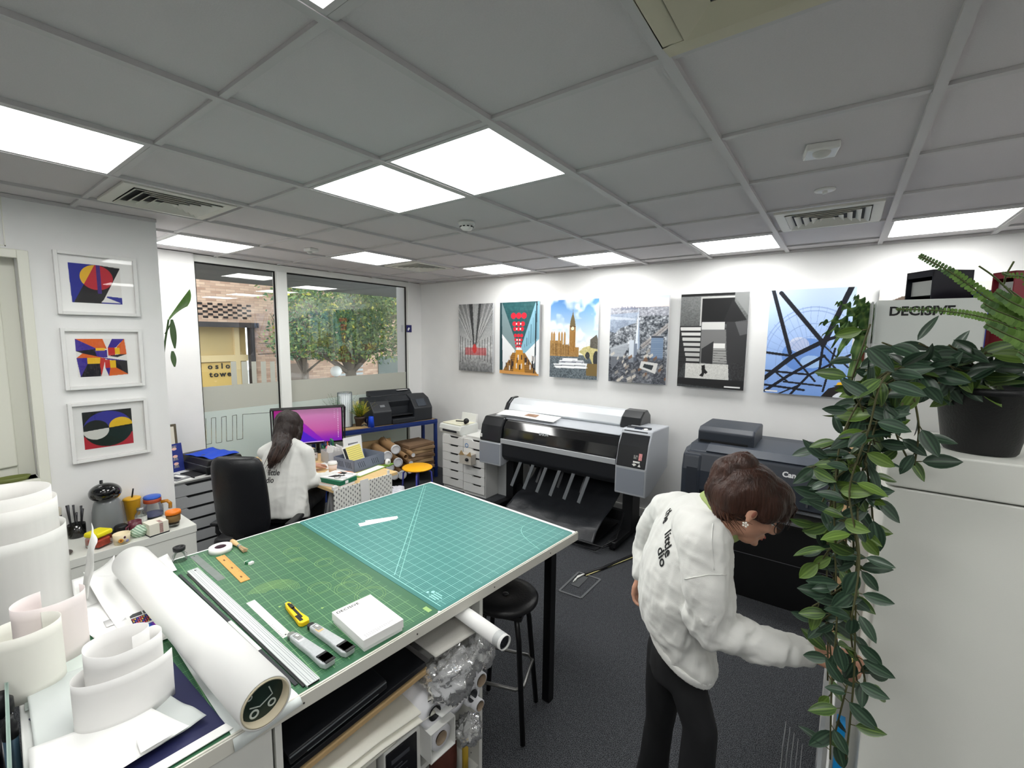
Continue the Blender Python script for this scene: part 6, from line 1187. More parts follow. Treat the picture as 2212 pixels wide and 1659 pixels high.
t = thing('cardboard_bin','small torn cardboard box stuck to the drawer front','box',(-3.50,3.86,.46)); MB().box((-.05,-.07,-.06),(.13,.017,.06)).build('box_body',mat('pale_card_box',(196,190,180),.7),t); MB().prism([(-.06,.04),(-.02,.10),(.03,.05)],-.075,-.07,'y').prism([(.06,.05),(.12,.10),(.14,.04)],-.075,-.07,'y').build('torn_flap',KR,t); MB().ell((.07,-.075,.0),(.025,.02,.02)).build('black_ball',BLK,t)
t = thing('grey_side_cabinet','low grey cabinet between the white drawers and the wide printer','cabinet',(-3.225,4.12,0)); MB().box((.0,.0,0),(.22,.34,.46)).build('cabinet_body',mat('grey_cabinet',(176,178,178),.5),t,bevel=.002)
# floor items
t = thing('floor_box','grey framed floor outlet hatch in the dark carpet','floor outlet',(-1.40,2.72,0),R(0)); FB=mat('outlet_grey',(92,94,96),.5)
A=[PZ(u,v,.004) for u,v in ((1250,1236),(1297,1252),(1255,1292),(1208,1276))]; cxy=sum((a for a in A),Vector())/4; t.location=(cxy.x,cxy.y,0); A=[a-Vector((cxy.x,cxy.y,0)) for a in A]; mb=MB()
for k in range(4): mb.bar(A[k],A[(k+1)%4],.016,.005)
mb.build('outlet_frame',FB,t); d=(A[1]-A[0]).normalized(); e=(A[3]-A[0]).normalized(); mb=MB(); q0=A[0]+e*.03+d*.03; mb.prism([(q0.x,q0.y),((q0+d*.07).x,(q0+d*.07).y),((q0+d*.07+e*.17).x,(q0+d*.07+e*.17).y),((q0+e*.17).x,(q0+e*.17).y)],.001,.005); mb.build('outlet_flap',mat('outlet_flap',(70,72,74),.5),t)
P=[PZ(*q_,.012) for q_ in ((1242,1254),(1248,1245),(1262,1240),(1300,1228),(1372,1198),(1440,1165),(1500,1130))]
o=MB().tube(P[2:],.013,8).build('cable_cover',BLK); tag(o,'black cable cover running over the carpet to the dark printer','cable'); o=MB().tube(P[:3]+[PZ(1270,1238,.014)],.006,6).tube([PZ(1238,1257,.012),PZ(1243,1250,.012),P[2]],.004,6).build('white_cable',WPLA); tag(o,'short white cable end poking from the floor outlet','cable')
o=MB().tube([PZ(1266,1243,.010),PZ(1320,1222,.010),PZ(1372,1202,.010),PZ(1440,1172,.010)],.004,6).build('yellow_cable',mat('cable_cream',(206,196,140),.5)); tag(o,'thin cream cable lying along the black cable cover','cable')
# ============================================================ RIGHT: tall cabinets with plants
t = thing('tall_cabinet','tall white metal cabinet at the right edge with the black plant pot on top','cabinet',(.118,1.485,0)); MB().box((0,.004,0),(.92,.375,1.522)).build('cabinet_body',OFFW,t,bevel=.004); MB().box((-.002,0,1.526),(.922,.377,1.62)).build('cabinet_top',OFFW,t,bevel=.005,seg=3)
t = thing('shelf_cabinet','white open-sided shelf cabinet behind the tall white cabinet','shelf unit',(.070,1.87,0)); SH=mat('shelf_white',(222,222,220),.45); MB().box((.0,0,0),(.92,.018,1.858)).build('side_panel',SH,t,bevel=.002); MB().box((.0,.88,0),(.92,.90,1.858)).build('side_panel',SH,t,bevel=.002); MB().box((-.004,-.002,1.83),(.925,.902,1.858)).build('top_panel',SH,t,bevel=.002); MB().box((.30,.018,0),(.32,.88,1.83)).build('back_panel',SH,t)
for z in (.06,.46,.86,1.26): MB().box((.0,.018,z),(.30,.88,z+.02)).build('shelf_board',SH,t)
mb=MB(); mb.box((.20,-.003,1.775),(.92,.001,1.79)); mb.build('shadow_gap',mat('slot_grey',(70,70,70),.6),t)
t = thing('tan_board','narrow tan wooden board standing at the edge of the shelf cabinet','board',(.040,1.80,.0)); MB().box((0,0,.70),(.02,.045,1.55)).build('board_sheet',mat('tan_wood',(206,170,130),.6),t); MB().box((.0,.0,0),(.02,.045,.70)).build('board_foot',WHITE,t)
t = thing('tall_white_panel','tall white panel standing between the person and the trailing plant','panel',(.030,1.60,0)); MB().box((0,0,.0),(.012,.15,.93)).build('panel_sheet',SH,t,bevel=.001); MB().box((-.002,.02,.02),(.0,.13,.55)).build('grey_strip',mat('strip_grey',(150,150,150),.5),t)
t = thing('blue_strip','bright blue plastic strip low beside the tall cabinet','strip',(.066,1.50,.0)); MB().box((0,0,.0),(.020,.05,.80)).build('strip_board',mat('sky_blue_strip',(20,128,190),.4),t)
t = thing('clear_sleeves','bundle of clear plastic sleeves standing low by the trailing plant','plastic sleeves',(-.03,1.52,.0))
for k in range(5): MB().box((-.03+.012*k,-.02+.01*k,.3),(-.029+.012*k,.09+.008*k,.66-.02*k),None).build('plastic_sleeve',glass('clear_sleeve',(.95,.955,.96),1.0,.1,.34),t)
MB().box((-.04,-.03,0),(.03,.13,.30)).build('sleeve_holder',mat('holder_grey',(170,172,172),.5),t)
t = thing('lettered_box','big white box lettered DECISIVE on top of the shelf cabinet','box',(.082,1.935,1.859)); MB().box((0,0,0),(.262,.22,.172)).build('box_body',mat('box_white_matt',(214,218,214),.55),t,bevel=.004); text('lettering','DECISIVE',.040,INK,t,frame((.034,-.0006,.122),(1,0,0),(0,0,1)),.0004,bold=.03,sx=.98,space=1.0)
t = thing('acrylic_holder','clear acrylic sheet holder at the left end of the lettered box','holder',(.068,1.90,1.859)); MB().box((0,-.015,-.06),(.006,.10,.165)).box((-.004,-.02,-.06),(.05,-.015,.03)).build('acrylic_sheet',glass('acrylic',(.95,.96,.97),2.0,.03,.25),t,bevel=.001)
def file(name_l,x,y,rz,m,w=.10,d=.25,h=.31,z=1.859):
    t = thing('magazine_file',name_l,'magazine file',(x,y,z),rz,'magazine files on the shelf cabinet'); th=.004
    MB().box((0,0,0),(d,th,h)).build('side_wall',m,t); MB().box((0,w-th,0),(d,w,h)).build('side_wall',m,t)
    MB().box((0,0,0),(d,w,th)).box((d-th,0,0),(d,w,h)).box((0,0,h-th),(d,w,h)).build('back_wall',m,t); MB().box((0,0,0),(th,w,h*.62)).box((0,0,h*.92),(th,w,h)).build('front_wall',m,t); MB().box((.02,.004,h*.70),(.16,w-.004,h*.88)).build('paper_stack',mat('file_papers',(170,172,170),.7),t); MB().box((-.002,.012,h*.30),(0,w-.012,h*.56)).build('label_panel',mat('file_label',(62,66,76),.5),t)
NV=mat('file_navy',(15,18,30),.5,spec=.3); RD_=mat('file_red',(120,16,34),.5); BL_=mat('file_blue',(10,50,150),.5)
file('navy black magazine file standing above the lettered box',.250,2.25,R(37),NV,.11,.15,.300)
file('blue magazine file partly hidden by the fern fronds',.40,2.45,R(37),BL_,.08,.12,.235)
file('tall dark red magazine file at the right edge behind the fern',.445,2.20,R(37),RD_,.07,.15,.275)
t = thing('red_file_box','short dark red file box right of the lettered box','magazine file',(.392,2.02,1.859),R(-38)); MB().box((.0,-.05,0),(.12,.03,.125)).build('side_wall',RD_,t,bevel=.002); MB().box((-.002,-.045,.01),(.0,.025,.115)).build('dark_opening',mat('file_dark',(40,18,24),.6),t)
# ---- leaves
def leaf(mb, cols, base, d, nrm, L, W, rg, kind=0, cup=.25, curl_=.25):
    """one pointed leaf; colour varies over the blade: pale midrib, side veins, thin pale margin"""
    d=Vector(d).normalized(); n=Vector(nrm); n=(n-d*n.dot(d)).normalized(); s=d.cross(n); NU,NV=8,7
    hue=rg.random(); dark=(30,50,38) if hue<.72 else ((46,70,36) if hue<.9 else (72,98,34)); lite=(78,104,80) if hue<.72 else (112,138,66)
    vs=[]; k0=rg.randint(-8,8)
    for j in range(NV+1):
        v=j/NV; w=W*.5*(math.sin(math.pi*min(1,v**.85))**.8 if 0<v<1 else 0)+.0004
        for i in range(NU+1):
            c=i/NU*2-1; p=base+d*(L*v)+s*(c*w)+n*(cup*w*c*c - curl_*L*v*v*.5); vs.append(p)
            vein = max(0,1-abs(abs(c)-.5)*5)*.45; e = max(max(0,1-abs(c)*6)*.9, vein, (abs(c)>.95)*.8); cc=[max(0,min(255,dark[q_]*(1-e)+lite[q_]*e+k0)) for q_ in range(3)]; cols.append(cc)
    mb.add(vs,[(j*(NU+1)+i,j*(NU+1)+i+1,(j+1)*(NU+1)+i+1,(j+1)*(NU+1)+i) for j in range(NV) for i in range(NU)],None,True)
LEAF = vcol('leaf_skin',.38,.45)
rg = random.Random(21)
pp = Vector((.300,1.612,1.621)); t = thing('trailing_plant','trailing green plant in a black plastic pot, hanging down beside the tall cabinet','potted plant',tuple(pp))
MB().lathe([(.0,.0),(.066,.0),(.070,.006),(.092,.148),(.097,.150),(.098,.164),(.091,.166),(.084,.150),(.066,.01)],n=48).build('plant_pot',mat('pot_black',(16,17,19),.45,bump=.1,bscale=200),t); MB().cyl((0,0,.135),(0,0,.142),.086,n=30).build('soil',mat('soil',(0,0,0)),t)
stm=MB(); lm=MB(); cols=[]
def P_(u,v,y): return PY(u,v,y)-pp
def stemline(pts, leaves, r=.0022, Lr=(.052,.078), face=None, skip=0):
    """thin stem through points with leaves along it"""
    pts=[Vector(p) for p in pts]; n=len(pts); out=[]
    for i in range(n-1):
        p0=pts[max(i-1,0)];p1=pts[i];p2=pts[i+1];p3=pts[min(i+2,n-1)]
        for k in range(6):
            f_=k/6; out.append(.5*((2*p1)+(p2-p0)*f_+(2*p0-5*p1+4*p2-p3)*f_*f_+(3*p1-p0-3*p2+p3)*f_**3))
    out.append(pts[-1]); stm.tube(out,r,5)
    for k in range(leaves):
        s=(k+skip+.5)/(leaves+skip); i=min(int(s*(len(out)-1)),len(out)-2); b=out[i]; tg=(out[i+1]-out[i]).normalized()
        side=1 if k%2 else -1; an=rg.gauss(-.15,.75); lat=Vector((math.cos(an)*side,0,math.sin(an))); d=(lat+tg*.25+Vector((0,rg.gauss(-.15,.4),0))).normalized()
        nm=Vector((rg.gauss(0,.55),-1+rg.gauss(0,.4),rg.gauss(.55,.5))); L=rg.uniform(*Lr); q_=b+d*.012; stm.tube([b,q_],r*.6,4); leaf(lm,cols,q_,d,nm,L,L*rg.uniform(.40,.52),rg)
# crown over the pot
for u,v,y,dz in ((1985,742,1.50,0),(1960,780,1.48,0),(2100,765,1.55,0),(2120,750,1.56,0),(2050,745,1.52,0),(1930,800,1.42,0),(2130,760,1.50,0),(2180,760,1.6,0),(1980,830,1.45,0),(2050,790,1.48,0),(1870,800,1.40,0),(1905,740,1.45,0)):
    e=P_(u,v,y); b=Vector((rg.gauss(0,.02),rg.gauss(-.01,.02),.14)); stemline([b,(b+e)/2+Vector((0,0,.02)),e],6,Lr=(.052,.078),skip=1)
leaf(lm,cols,P_(1982,735,1.5),Vector((.5,0,1)),Vector((-.6,-1,0)),.070,.018,rg)
# trailing stems over the cabinet corner and down
for a in range(11):
    y=rg.uniform(1.26,1.42); x=rg.uniform(-34,34); down=[(1900+x*.6,835+rg.uniform(-25,25)),(1850+x,930),(1818+x,1060),(1822+x,1200),(1818+x,1340),(1815+x*.8,1470),(1805+x*.5,1640)]
    K=[3,4,5,6,7,4,5,6,7,5,6][a]; pts=[Vector((rg.gauss(-.03,.02),rg.gauss(-.03,.02),.14)),P_(1985+x*.5,800,1.50)]+[P_(u+rg.uniform(-12,12),v,y+rg.uniform(-.02,.02)) for u,v in down[:K]]
    stemline(pts,4+int(3.4*K),Lr=(.044,.072),skip=1)
# side sprays
for P in ([(1870,930),(1800,960),(1760,975)],[(1860,980),(1790,1000),(1745,1010)],[(1850,1000),(1800,1040),(1770,1100)],[(1840,1120),(1790,1130),(1760,1140)],[(1830,1160),(1790,1190),(1765,1230)],[(1830,1260),(1790,1290),(1755,1310)],[(1830,1300),(1790,1330),(1760,1350)],[(1900,830),(1880,880),(1870,920)],[(1950,870),(1935,930),(1960,990)],[(1975,860),(1985,930),(1975,1005)],[(1880,700),(1850,790),(1838,830)],[(1850,860),(1870,900),(1890,960)],[(1870,1000),(1880,1060),(1885,1120)],[(1840,1400),(1862,1440),(1870,1480)],[(1830,1480),(1815,1540),(1800,1600)]):
    stemline([P_(u,v,1.30+.02*i) for i,(u,v) in enumerate(P)],6,Lr=(.050,.076))
stm.build('stem',mat('stem_brown',(74,74,44),.6),t); o=lm.build('foliage',LEAF,t,fix=False); setcol(o,cols)
# ---- small crinkled fern in a terracotta pot
c = PY(1872,800,2.05); t = thing('crinkle_fern','small wavy-leaved fern in a terracotta pot on a white planter','potted plant',(c.x,2.05,1.859-.10)); t.location.z=1.72
kz=1.72; MB().lathe([(.032,.02),(.040,.075),(.043,.078),(.043,.095),(.036,.096),(.0,.088)],n=28).build('plant_pot',mat('terracotta',(118,62,44),.7),t,loc=(.0,0,.07)); MB().prism([(-.035,0),(.035,0),(.055,.10),(-.055,.10)],-.05,.05,'y').build('planter_box',WHITE,t,bevel=.003)
mb=MB(); cols=[]
def wavy(tip, W, rg, base=(0,0,.165), droop=.0):
    base=Vector(base); tip=Vector(tip); N=22; vs=[]; ax=(tip-base); s=ax.cross(Vector((0,-1,.3))).normalized()
    for j in range(N+1):
        v=j/N; c0=base+ax*v+Vector((0,0,(.04+droop)*math.sin(math.pi*v)-droop*v*v)); w=W*(.25+.9*math.sin(math.pi*min(1,v*.85+.12)))*(1-v**6)
        for i in range(7):
            c=i/3-1; ru=.010*math.sin(v*34+i*.4)*abs(c); vs.append(c0+s*(w*c)+Vector((ru*.4,-ru,ru))); e=max(0,1-abs(c)*4)*.6; k=20*math.sin(v*34); cols.append([70*(1-e)+130*e+k,104*(1-e)+150*e+k,50*(1-e)+80*e+k*.5])
    mb.add(vs,[(j*7+i,j*7+i+1,(j+1)*7+i+1,(j+1)*7+i) for j in range(N) for i in range(6)],None,True)
o3=Vector((c.x,2.05,1.72))
for u,v,y,W,dr in ((1770,700,2.0,.016,0),(1805,655,2.05,.015,0),(1845,640,2.05,.018,0),(1868,655,2.0,.020,0),(1895,660,2.05,.016,0),(1790,745,1.95,.015,.03),(1775,725,1.95,.013,.0),(1830,835,1.92,.017,.06),(1842,820,1.95,.013,.05),(1800,770,1.92,.015,.03),(1905,690,2.0,.014,0),(1850,670,1.95,.018,0)): wavy(PY(u,v,y)-o3,W,rg,droop=dr)
o=mb.build('fronds',vcol('fern_green',.45,.4),t,fix=False); setcol(o,[[max(0,min(255,q_)) for q_ in c_] for c_ in cols])
# ---- ladder fern at the right edge, its pot stands past the frame on the tall cabinet
fp=Vector((.62,1.66,1.621)); t = thing('ladder_fern','ladder fern with long arching fronds reaching in from the right edge','potted plant',tuple(fp)); MB().lathe([(0,0),(.06,0),(.085,.13),(.08,.135),(.07,.12),(0,.12)],n=30).build('plant_pot',mat('pot_white',(220,220,216),.5),t)
mb=MB(); cols=[]; st2=MB()
def frond(P, w0, rg, pair=30):
    P=[Vector((0,0,.12))]+[PY(u,v,y)-fp for u,v,y in P]; n=len(P); out=[]
    for i in range(n-1):
        p0=P[max(i-1,0)];p1=P[i];p2=P[i+1];p3=P[min(i+2,n-1)]
        for k in range(8): f_=k/8; out.append(.5*((2*p1)+(p2-p0)*f_+(2*p0-5*p1+4*p2-p3)*f_*f_+(3*p1-p0-3*p2+p3)*f_**3))
    out.append(P[-1]); st2.tube(out,.0018,5); L=len(out)-1
    for k in range(pair):
        s=.22+.78*k/pair; i=min(int(s*L),L-1); p=out[i]+(out[i+1]-out[i])*(s*L-i); tg=(out[i+1]-out[i]).normalized(); up=Vector((0,-.5,1)); sd=tg.cross(Vector((0,-1,.2))).normalized(); w=w0*(1-.75*s)
        for sg in (-1,1):
            d=(sd*sg+tg*.25+Vector((0,rg.gauss(-.1,.12),rg.gauss(0,.1)))).normalized(); q_=d.cross(Vector((0,-1,0))).normalized()*w*.30; n_=Vector((0,-1,.2))
            v=[p,p+d*w*.3+q_,p+d*w*.8+q_*.9,p+d*w,p+d*w*.8-q_*.9,p+d*w*.3-q_]; mb.add(v,[(0,1,2,3,4,5)]); g=rg.randint(-14,14); cc=(92+g,126+g,52+g) if s<.75 else (74+g,104+g,56+g); cols.extend([cc]*6)
frond([(2230,690,1.50),(2150,655,1.42),(2060,592,1.38),(1985,552,1.35)],.026,rg,40); frond([(2230,730,1.45),(2140,690,1.38),(2040,672,1.35),(1935,668,1.33)],.018,rg,40); frond([(2240,700,1.5),(2190,640,1.45),(2150,600,1.42),(2115,575,1.4)],.006,rg,8)
frond([(2250,640,1.5),(2215,600,1.45),(2180,595,1.42),(2165,590,1.4)],.014,rg,14); frond([(2260,720,1.48),(2200,690,1.42),(2150,670,1.38),(2125,655,1.36)],.034,rg,26); frond([(2260,760,1.48),(2215,740,1.42),(2170,720,1.38),(2130,700,1.36)],.034,rg,26)
frond([(2260,700,1.5),(2220,670,1.42),(2180,650,1.38),(2150,630,1.36)],.032,rg,24); frond([(2260,800,1.48),(2230,780,1.42),(2200,760,1.38)],.03,rg,18); frond([(2200,640,1.5),(2170,610,1.45),(2190,565,1.42)],.006,rg,5)
st2.build('frond_stem',mat('stem_green',(80,92,50),.6),t); o=mb.build('fronds',vcol('fern_leaf',.6),t,fix=False); setcol(o,cols)
# ============================================================ PEOPLE
def loft(mb, secs, n=28):
    """closed loft through elliptical sections (centre, axis a, axis b)"""
    vs=[]
    for c,a,b in secs:
        c=Vector(c);a=Vector(a);b=Vector(b)
        for i in range(n): t_=2*math.pi*i/n; vs.append(c+a*math.cos(t_)+b*math.sin(t_))
    m=len(secs); fs=[(j*n+i,j*n+(i+1)%n,(j+1)*n+(i+1)%n,(j+1)*n+i) for j in range(m-1) for i in range(n)]+[tuple(range(n-1,-1,-1)),tuple(range((m-1)*n,m*n))]
    mb.add(vs,fs,None,True)
def cap(mb, p, q, r0, r1, n=16):
    mb.cyl(p,q,r0,r1,n); mb.ell(p,r0,nu=n,nv=10); mb.ell(q,r1,nu=n,nv=10)
def chain(mb, pts, rs, n=16):
    for i in range(len(pts)-1): cap(mb,pts[i],pts[i+1],rs[i],rs[i+1],n)
def flesh(name, mb, m, parent, voxel=.008, smooth=8, wr=None):
    """fuse overlapping closed shapes into one continuous skin"""
    me=bpy.data.meshes.new(name); me.from_pydata(mb.v,[],mb.f); bm=bmesh.new(); bm.from_mesh(me); bmesh.ops.recalc_face_normals(bm,faces=bm.faces); bm.to_mesh(me); bm.free()
    o=bpy.data.objects.new(name,me); COL.objects.link(o); md=o.modifiers.new('r','REMESH'); md.mode='VOXEL'; md.voxel_size=voxel; md.use_smooth_shade=True
    s=o.modifiers.new('s','SMOOTH'); s.iterations=smooth; s.factor=.5; bpy.context.view_layer.update()
    m2=bpy.data.meshes.new_from_object(o.evaluated_get(bpy.context.evaluated_depsgraph_get())); o.modifiers.clear(); o.data=m2; bpy.data.meshes.remove(me); m2.name=name; m2.materials.clear(); m2.materials.append(m)
    if wr:
        for v in m2.vertices: v.co += v.normal*wr(v.co)
    m2.polygons.foreach_set('use_smooth',[True]*len(m2.polygons)); m2.update()
    if parent is not None: o.parent=parent
    return o
def folds(dirs, amp, freq, seed=0):
    """cloth creases: ridged noise stretched along a direction"""
    d=Vector(dirs).normalized()
    def f(p):
        a=p.dot(d); q_=(p-d*a*.75)*freq; r=1-abs(noise.noise(q_+Vector((seed,0,0))))*2.2; r2=1-abs(noise.noise(q_*2.1+Vector((0,seed,3))))*2.2; return amp*(r*.7+r2*.35-.4)
    return f
def project(o, target, parent_dir, off=.0015):
    """lay a text mesh on a garment along a direction"""
    bv=BVHTree.FromPolygons([v.co.copy() for v in target.data.vertices],[tuple(p.vertices) for p in target.data.polygons]); M=o.matrix_local.copy(); Mi=M.inverted(); d=Vector(parent_dir).normalized()
    for v in o.data.vertices:
        p=M@v.co; h=bv.ray_cast(p-d*.25,d)
        if h[0] is not None: v.co=Mi@(h[0]-d*off)
def hand(name, parent, W, X, Z, s=1.0, curls=((25,30,20),(30,35,25),(35,40,25),(40,45,30)), thumb=(.75,.55,-.35), side=1, m=None, voxel=.0026):
    """hand at wrist W, X along the fingers, Z = back of the hand; thumb on +Y*side"""
    X=Vector(X).normalized(); Z=Vector(Z); Z=(Z-X*Z.dot(X)).normalized(); Y=Z.cross(X)*side; L=lambda x,y,z: Vector(W)+(X*x+Y*y+Z*z)*s; mb=MB()
    chain(mb,[L(-.03,0,0),L(.0,0,0),L(.02,0,0)],[.024*s,.023*s,.025*s]); 
    for y in (.026,.009,-.009,-.026): chain(mb,[L(.01,y*.6,0),L(.05,y,.002),L(.085,y*1.05,.0)],[.015*s,.0145*s,.0115*s],10)
    for k,(y,ln) in enumerate(((.029,.066),(.010,.074),(-.010,.069),(-.028,.054))):
        p=Vector((.085,y,0)); a=0; pts=[L(*p)]; seg=(.46*ln,.30*ln,.24*ln); rs=[.0098,.0088,.0078,.0066]
        for j in range(3): a+=R(curls[k][j]); p=p+Vector((math.cos(a)*seg[j],y*.02,-math.sin(a)*seg[j])); pts.append(L(*p))
        chain(mb,pts,[r*s for r in rs],10)
    tv=Vector(thumb).normalized(); b=Vector((.022,.022,-.004)); m1=b+tv*.038; m2_=m1+(tv+Vector((.45,-.1,-.15))).normalized()*.03; m3=m2_+(tv+Vector((.8,-.35,-.25))).normalized()*.024
    chain(mb,[L(*b),L(*m1),L(*m2_),L(*m3)],[.015*s,.0115*s,.0095*s,.0078*s],10); return flesh(name,mb,m,parent,voxel,3)
SKIN=mat('skin',(194,146,122),.5,spec=.35,var=.04,vscale=30,coat=.05); SWT=mat('white_sweatshirt',(216,216,212),.85,spec=.1,sheen=.2,bump=.08,bscale=350); JNS=mat('black_jeans',(11,12,15),.8,sheen=.0,var=.3,vscale=9)
HAIR=mat('brown_hair',(56,34,26),.42,spec=.4,var=.5,vscale=60,stretch=(1,1,.12),bump=.5,bscale=160); LIP=mat('lip',(170,92,84),.45); Zv=Vector((0,0,1))
def head(parent, c, hf, hu, s=1.0, hair=HAIR, skin=SKIN, hairpts=None, ear=(1,-1)):
    """head: one skin with skull, jaw, nose, lips, ears; hair shell as its own part"""
    hf=Vector(hf).normalized(); hu=Vector(hu); hu=(hu-hf*hu.dot(hf)).normalized(); hr=hf.cross(hu); c=Vector(c); Lh=lambda f_,r,u: c+(hf*f_+hr*r+hu*u)*s; M3=Matrix((hf,hr,hu)).transposed()
    mb=MB(); mb.ell(Lh(-.012,0,.03),(.092*s,.074*s,.085*s),M3,28,18); mb.ell(Lh(.025,0,-.02),(.062*s,.058*s,.075*s),M3,24,14); mb.ell(Lh(.045,0,-.075),(.036*s,.036*s,.030*s),M3,18,12); mb.ell(Lh(.015,.0,-.062),(.050*s,.052*s,.034*s),M3,18,12)
    for q_ in (-1,1):
        mb.ell(Lh(.055,q_*.034,-.022),(.024*s,.022*s,.022*s),M3,14,10); mb.ell(Lh(.070,q_*.030,.022),(.016*s,.026*s,.010*s),M3,14,8)
        mb.ell(Lh(-.004,q_*.074,-.004),(.016*s,.007*s,.027*s),M3,14,10); mb.ell(Lh(-.002,q_*.076,-.028),(.009*s,.006*s,.010*s),M3,10,8)
    chain(mb,[Lh(.078,0,.015),Lh(.088,0,-.005),Lh(.100,0,-.024)],[.009*s,.010*s,.012*s],10); mb.ell(Lh(.090,.011,-.028),(.010*s,.009*s,.007*s),M3,10,8); mb.ell(Lh(.090,-.011,-.028),(.010*s,.009*s,.007*s),M3,10,8)
    mb.ell(Lh(.082,0,-.052),(.010*s,.022*s,.007*s),M3,14,8); mb.ell(Lh(.079,0,-.062),(.010*s,.019*s,.007*s),M3,14,8); mb.ell(Lh(.078,0,-.085),(.014*s,.016*s,.012*s),M3,12,8)
    chain(mb,[Lh(-.015,0,-.05),Lh(-.045,0,-.125)],[.052*s,.052*s]); return mb,Lh,M3
# ---------------- person 1: standing, bending, facing the shelf on the right
f1=Vector((.906,.423,0)); l1=Vector((-.423,.906,0))
p1=thing('person','person in white sweatshirt and black jeans bending forward, reaching into the trailing plant','person',(-.35,1.50,0))
O1=Vector((-.35,1.50,0)); G=lambda u,v,y: PY(u,v,y)-O1
# jeans
mb=MB(); hpL=G(1440,1400,1.58); hpR=G(1466,1408,1.50); knL=G(1424,1560,1.60); knR=G(1512,1575,1.46)
anL=Vector((knL.x-.03,knL.y+.02,.09)); anR=Vector((knR.x-.01,knR.y-.02,.09))
hc=(hpL+hpR)/2; loft(mb,[(hc+Vector((0,0,.02)),f1*.060,l1*.09),(hc,f1*.070,l1*.11),(hc-Zv*.08,f1*.078,l1*.115)])
chain(mb,[hpL,(hpL+knL)/2,knL],[.068,.064,.052]); chain(mb,[hpR,(hpR+knR)/2,knR],[.062,.062,.054]); chain(mb,[knL,(knL+anL)/2,anL],[.052,.056,.070]); chain(mb,[knR,(knR+anR)/2,anR],[.054,.058,.072])
body=flesh('jeans',mb,JNS,p1,.009,6,folds((0,0,1),.004,9,2))
for an in (anL,anR):
    mb=MB(); chain(mb,[an+Vector((-.02,0,-.05)),an+f1*.10+Vector((0,0,-.062))],[.035,.028]); o=flesh('shoe',mb,BLK,p1,.006,4)
# sweatshirt: torso and both sleeves as one skin
def C1(u,v,y): return G(u,v,y)
nb=C1(1535,1098,1.52); up=(nb-C1(1462,1395,1.53)).normalized(); fs=(f1-up*f1.dot(up)).normalized()
e1=(f1*.62-Zv*.785).normalized(); nax=(f1*.785+Zv*.62).normalized(); ncn=C1(1556,1114,1.505); hemc=C1(1472,1400,1.53); he=(f1*.88-Zv*.47).normalized()
mb=MB(); loft(mb,[(hemc,he*.122,l1*.152),(hemc+up*.03,he*.123,l1*.156),(C1(1458,1340,1.53),fs*.118,l1*.165),(C1(1453,1290,1.53),fs*.120,l1*.182),(C1(1466,1220,1.53),fs*.118,l1*.19),(C1(1486,1160,1.54),fs*.108,l1*.195),(C1(1510,1128,1.535),(fs+e1).normalized()*.096,l1*.17),(C1(1532,1120,1.52),e1*.092,l1*.12),(ncn,e1*.080,l1*.076)],36)
shR=C1(1522,1168,1.38); elR=C1(1540,1352,1.36); wrR=C1(1738,1409,1.45); shL=C1(1440,1106,1.70); elL=C1(1396,1186,1.74); wrL=C1(1386,1236,1.68)
chain(mb,[C1(1505,1140,1.46),shR,C1(1528,1262,1.35),elR],[.078,.078,.070,.062]); chain(mb,[elR,C1(1620,1386,1.39),C1(1690,1402,1.42),wrR],[.060,.050,.043,.036]); mb.ell(C1(1520,1330,1.36),(.060,.055,.05))
chain(mb,[C1(1470,1108,1.62),shL,C1(1412,1140,1.73),elL,wrL],[.075,.068,.060,.050,.036])
fa=folds((.2,.1,1),.015,15,1); fb=folds((.35,.2,1),.013,12,4); fc=folds((1,0,-.3),.012,19,6)
def crease(p):
    e=max(0,1-(p-elR).length/.22); q_=max(0,1-(p-wrR).length/.22); g=max(0,1-(p-elL).length/.2); h=max(0,1-(p-hemc).length/.28)
    return fb(p)*(.55+h*.6)+fa(p)*(1.3*e+1.0*q_+1.0*g)+fc(p)*.35
sw=flesh('sweatshirt',mb,SWT,p1,.0065,4,crease)
mb=MB(); loft(mb,[(hemc+up*.014,he*.127,l1*.157),(hemc-up*.016,he*.123,l1*.152)],36); o=flesh('ribbed_hem',mb,SWT,p1,.006,2)
mb=MB(); cw=(C1(1752,1411,1.46)-wrR).normalized(); loft(mb,[(wrR-cw*.03,Vector((0,.037,0)),Vector((.0,0,.037))),(wrR+cw*.03,Vector((0,.032,0)),Vector((0,0,.032)))],20); flesh('cuff',mb,SWT,p1,.005,2)
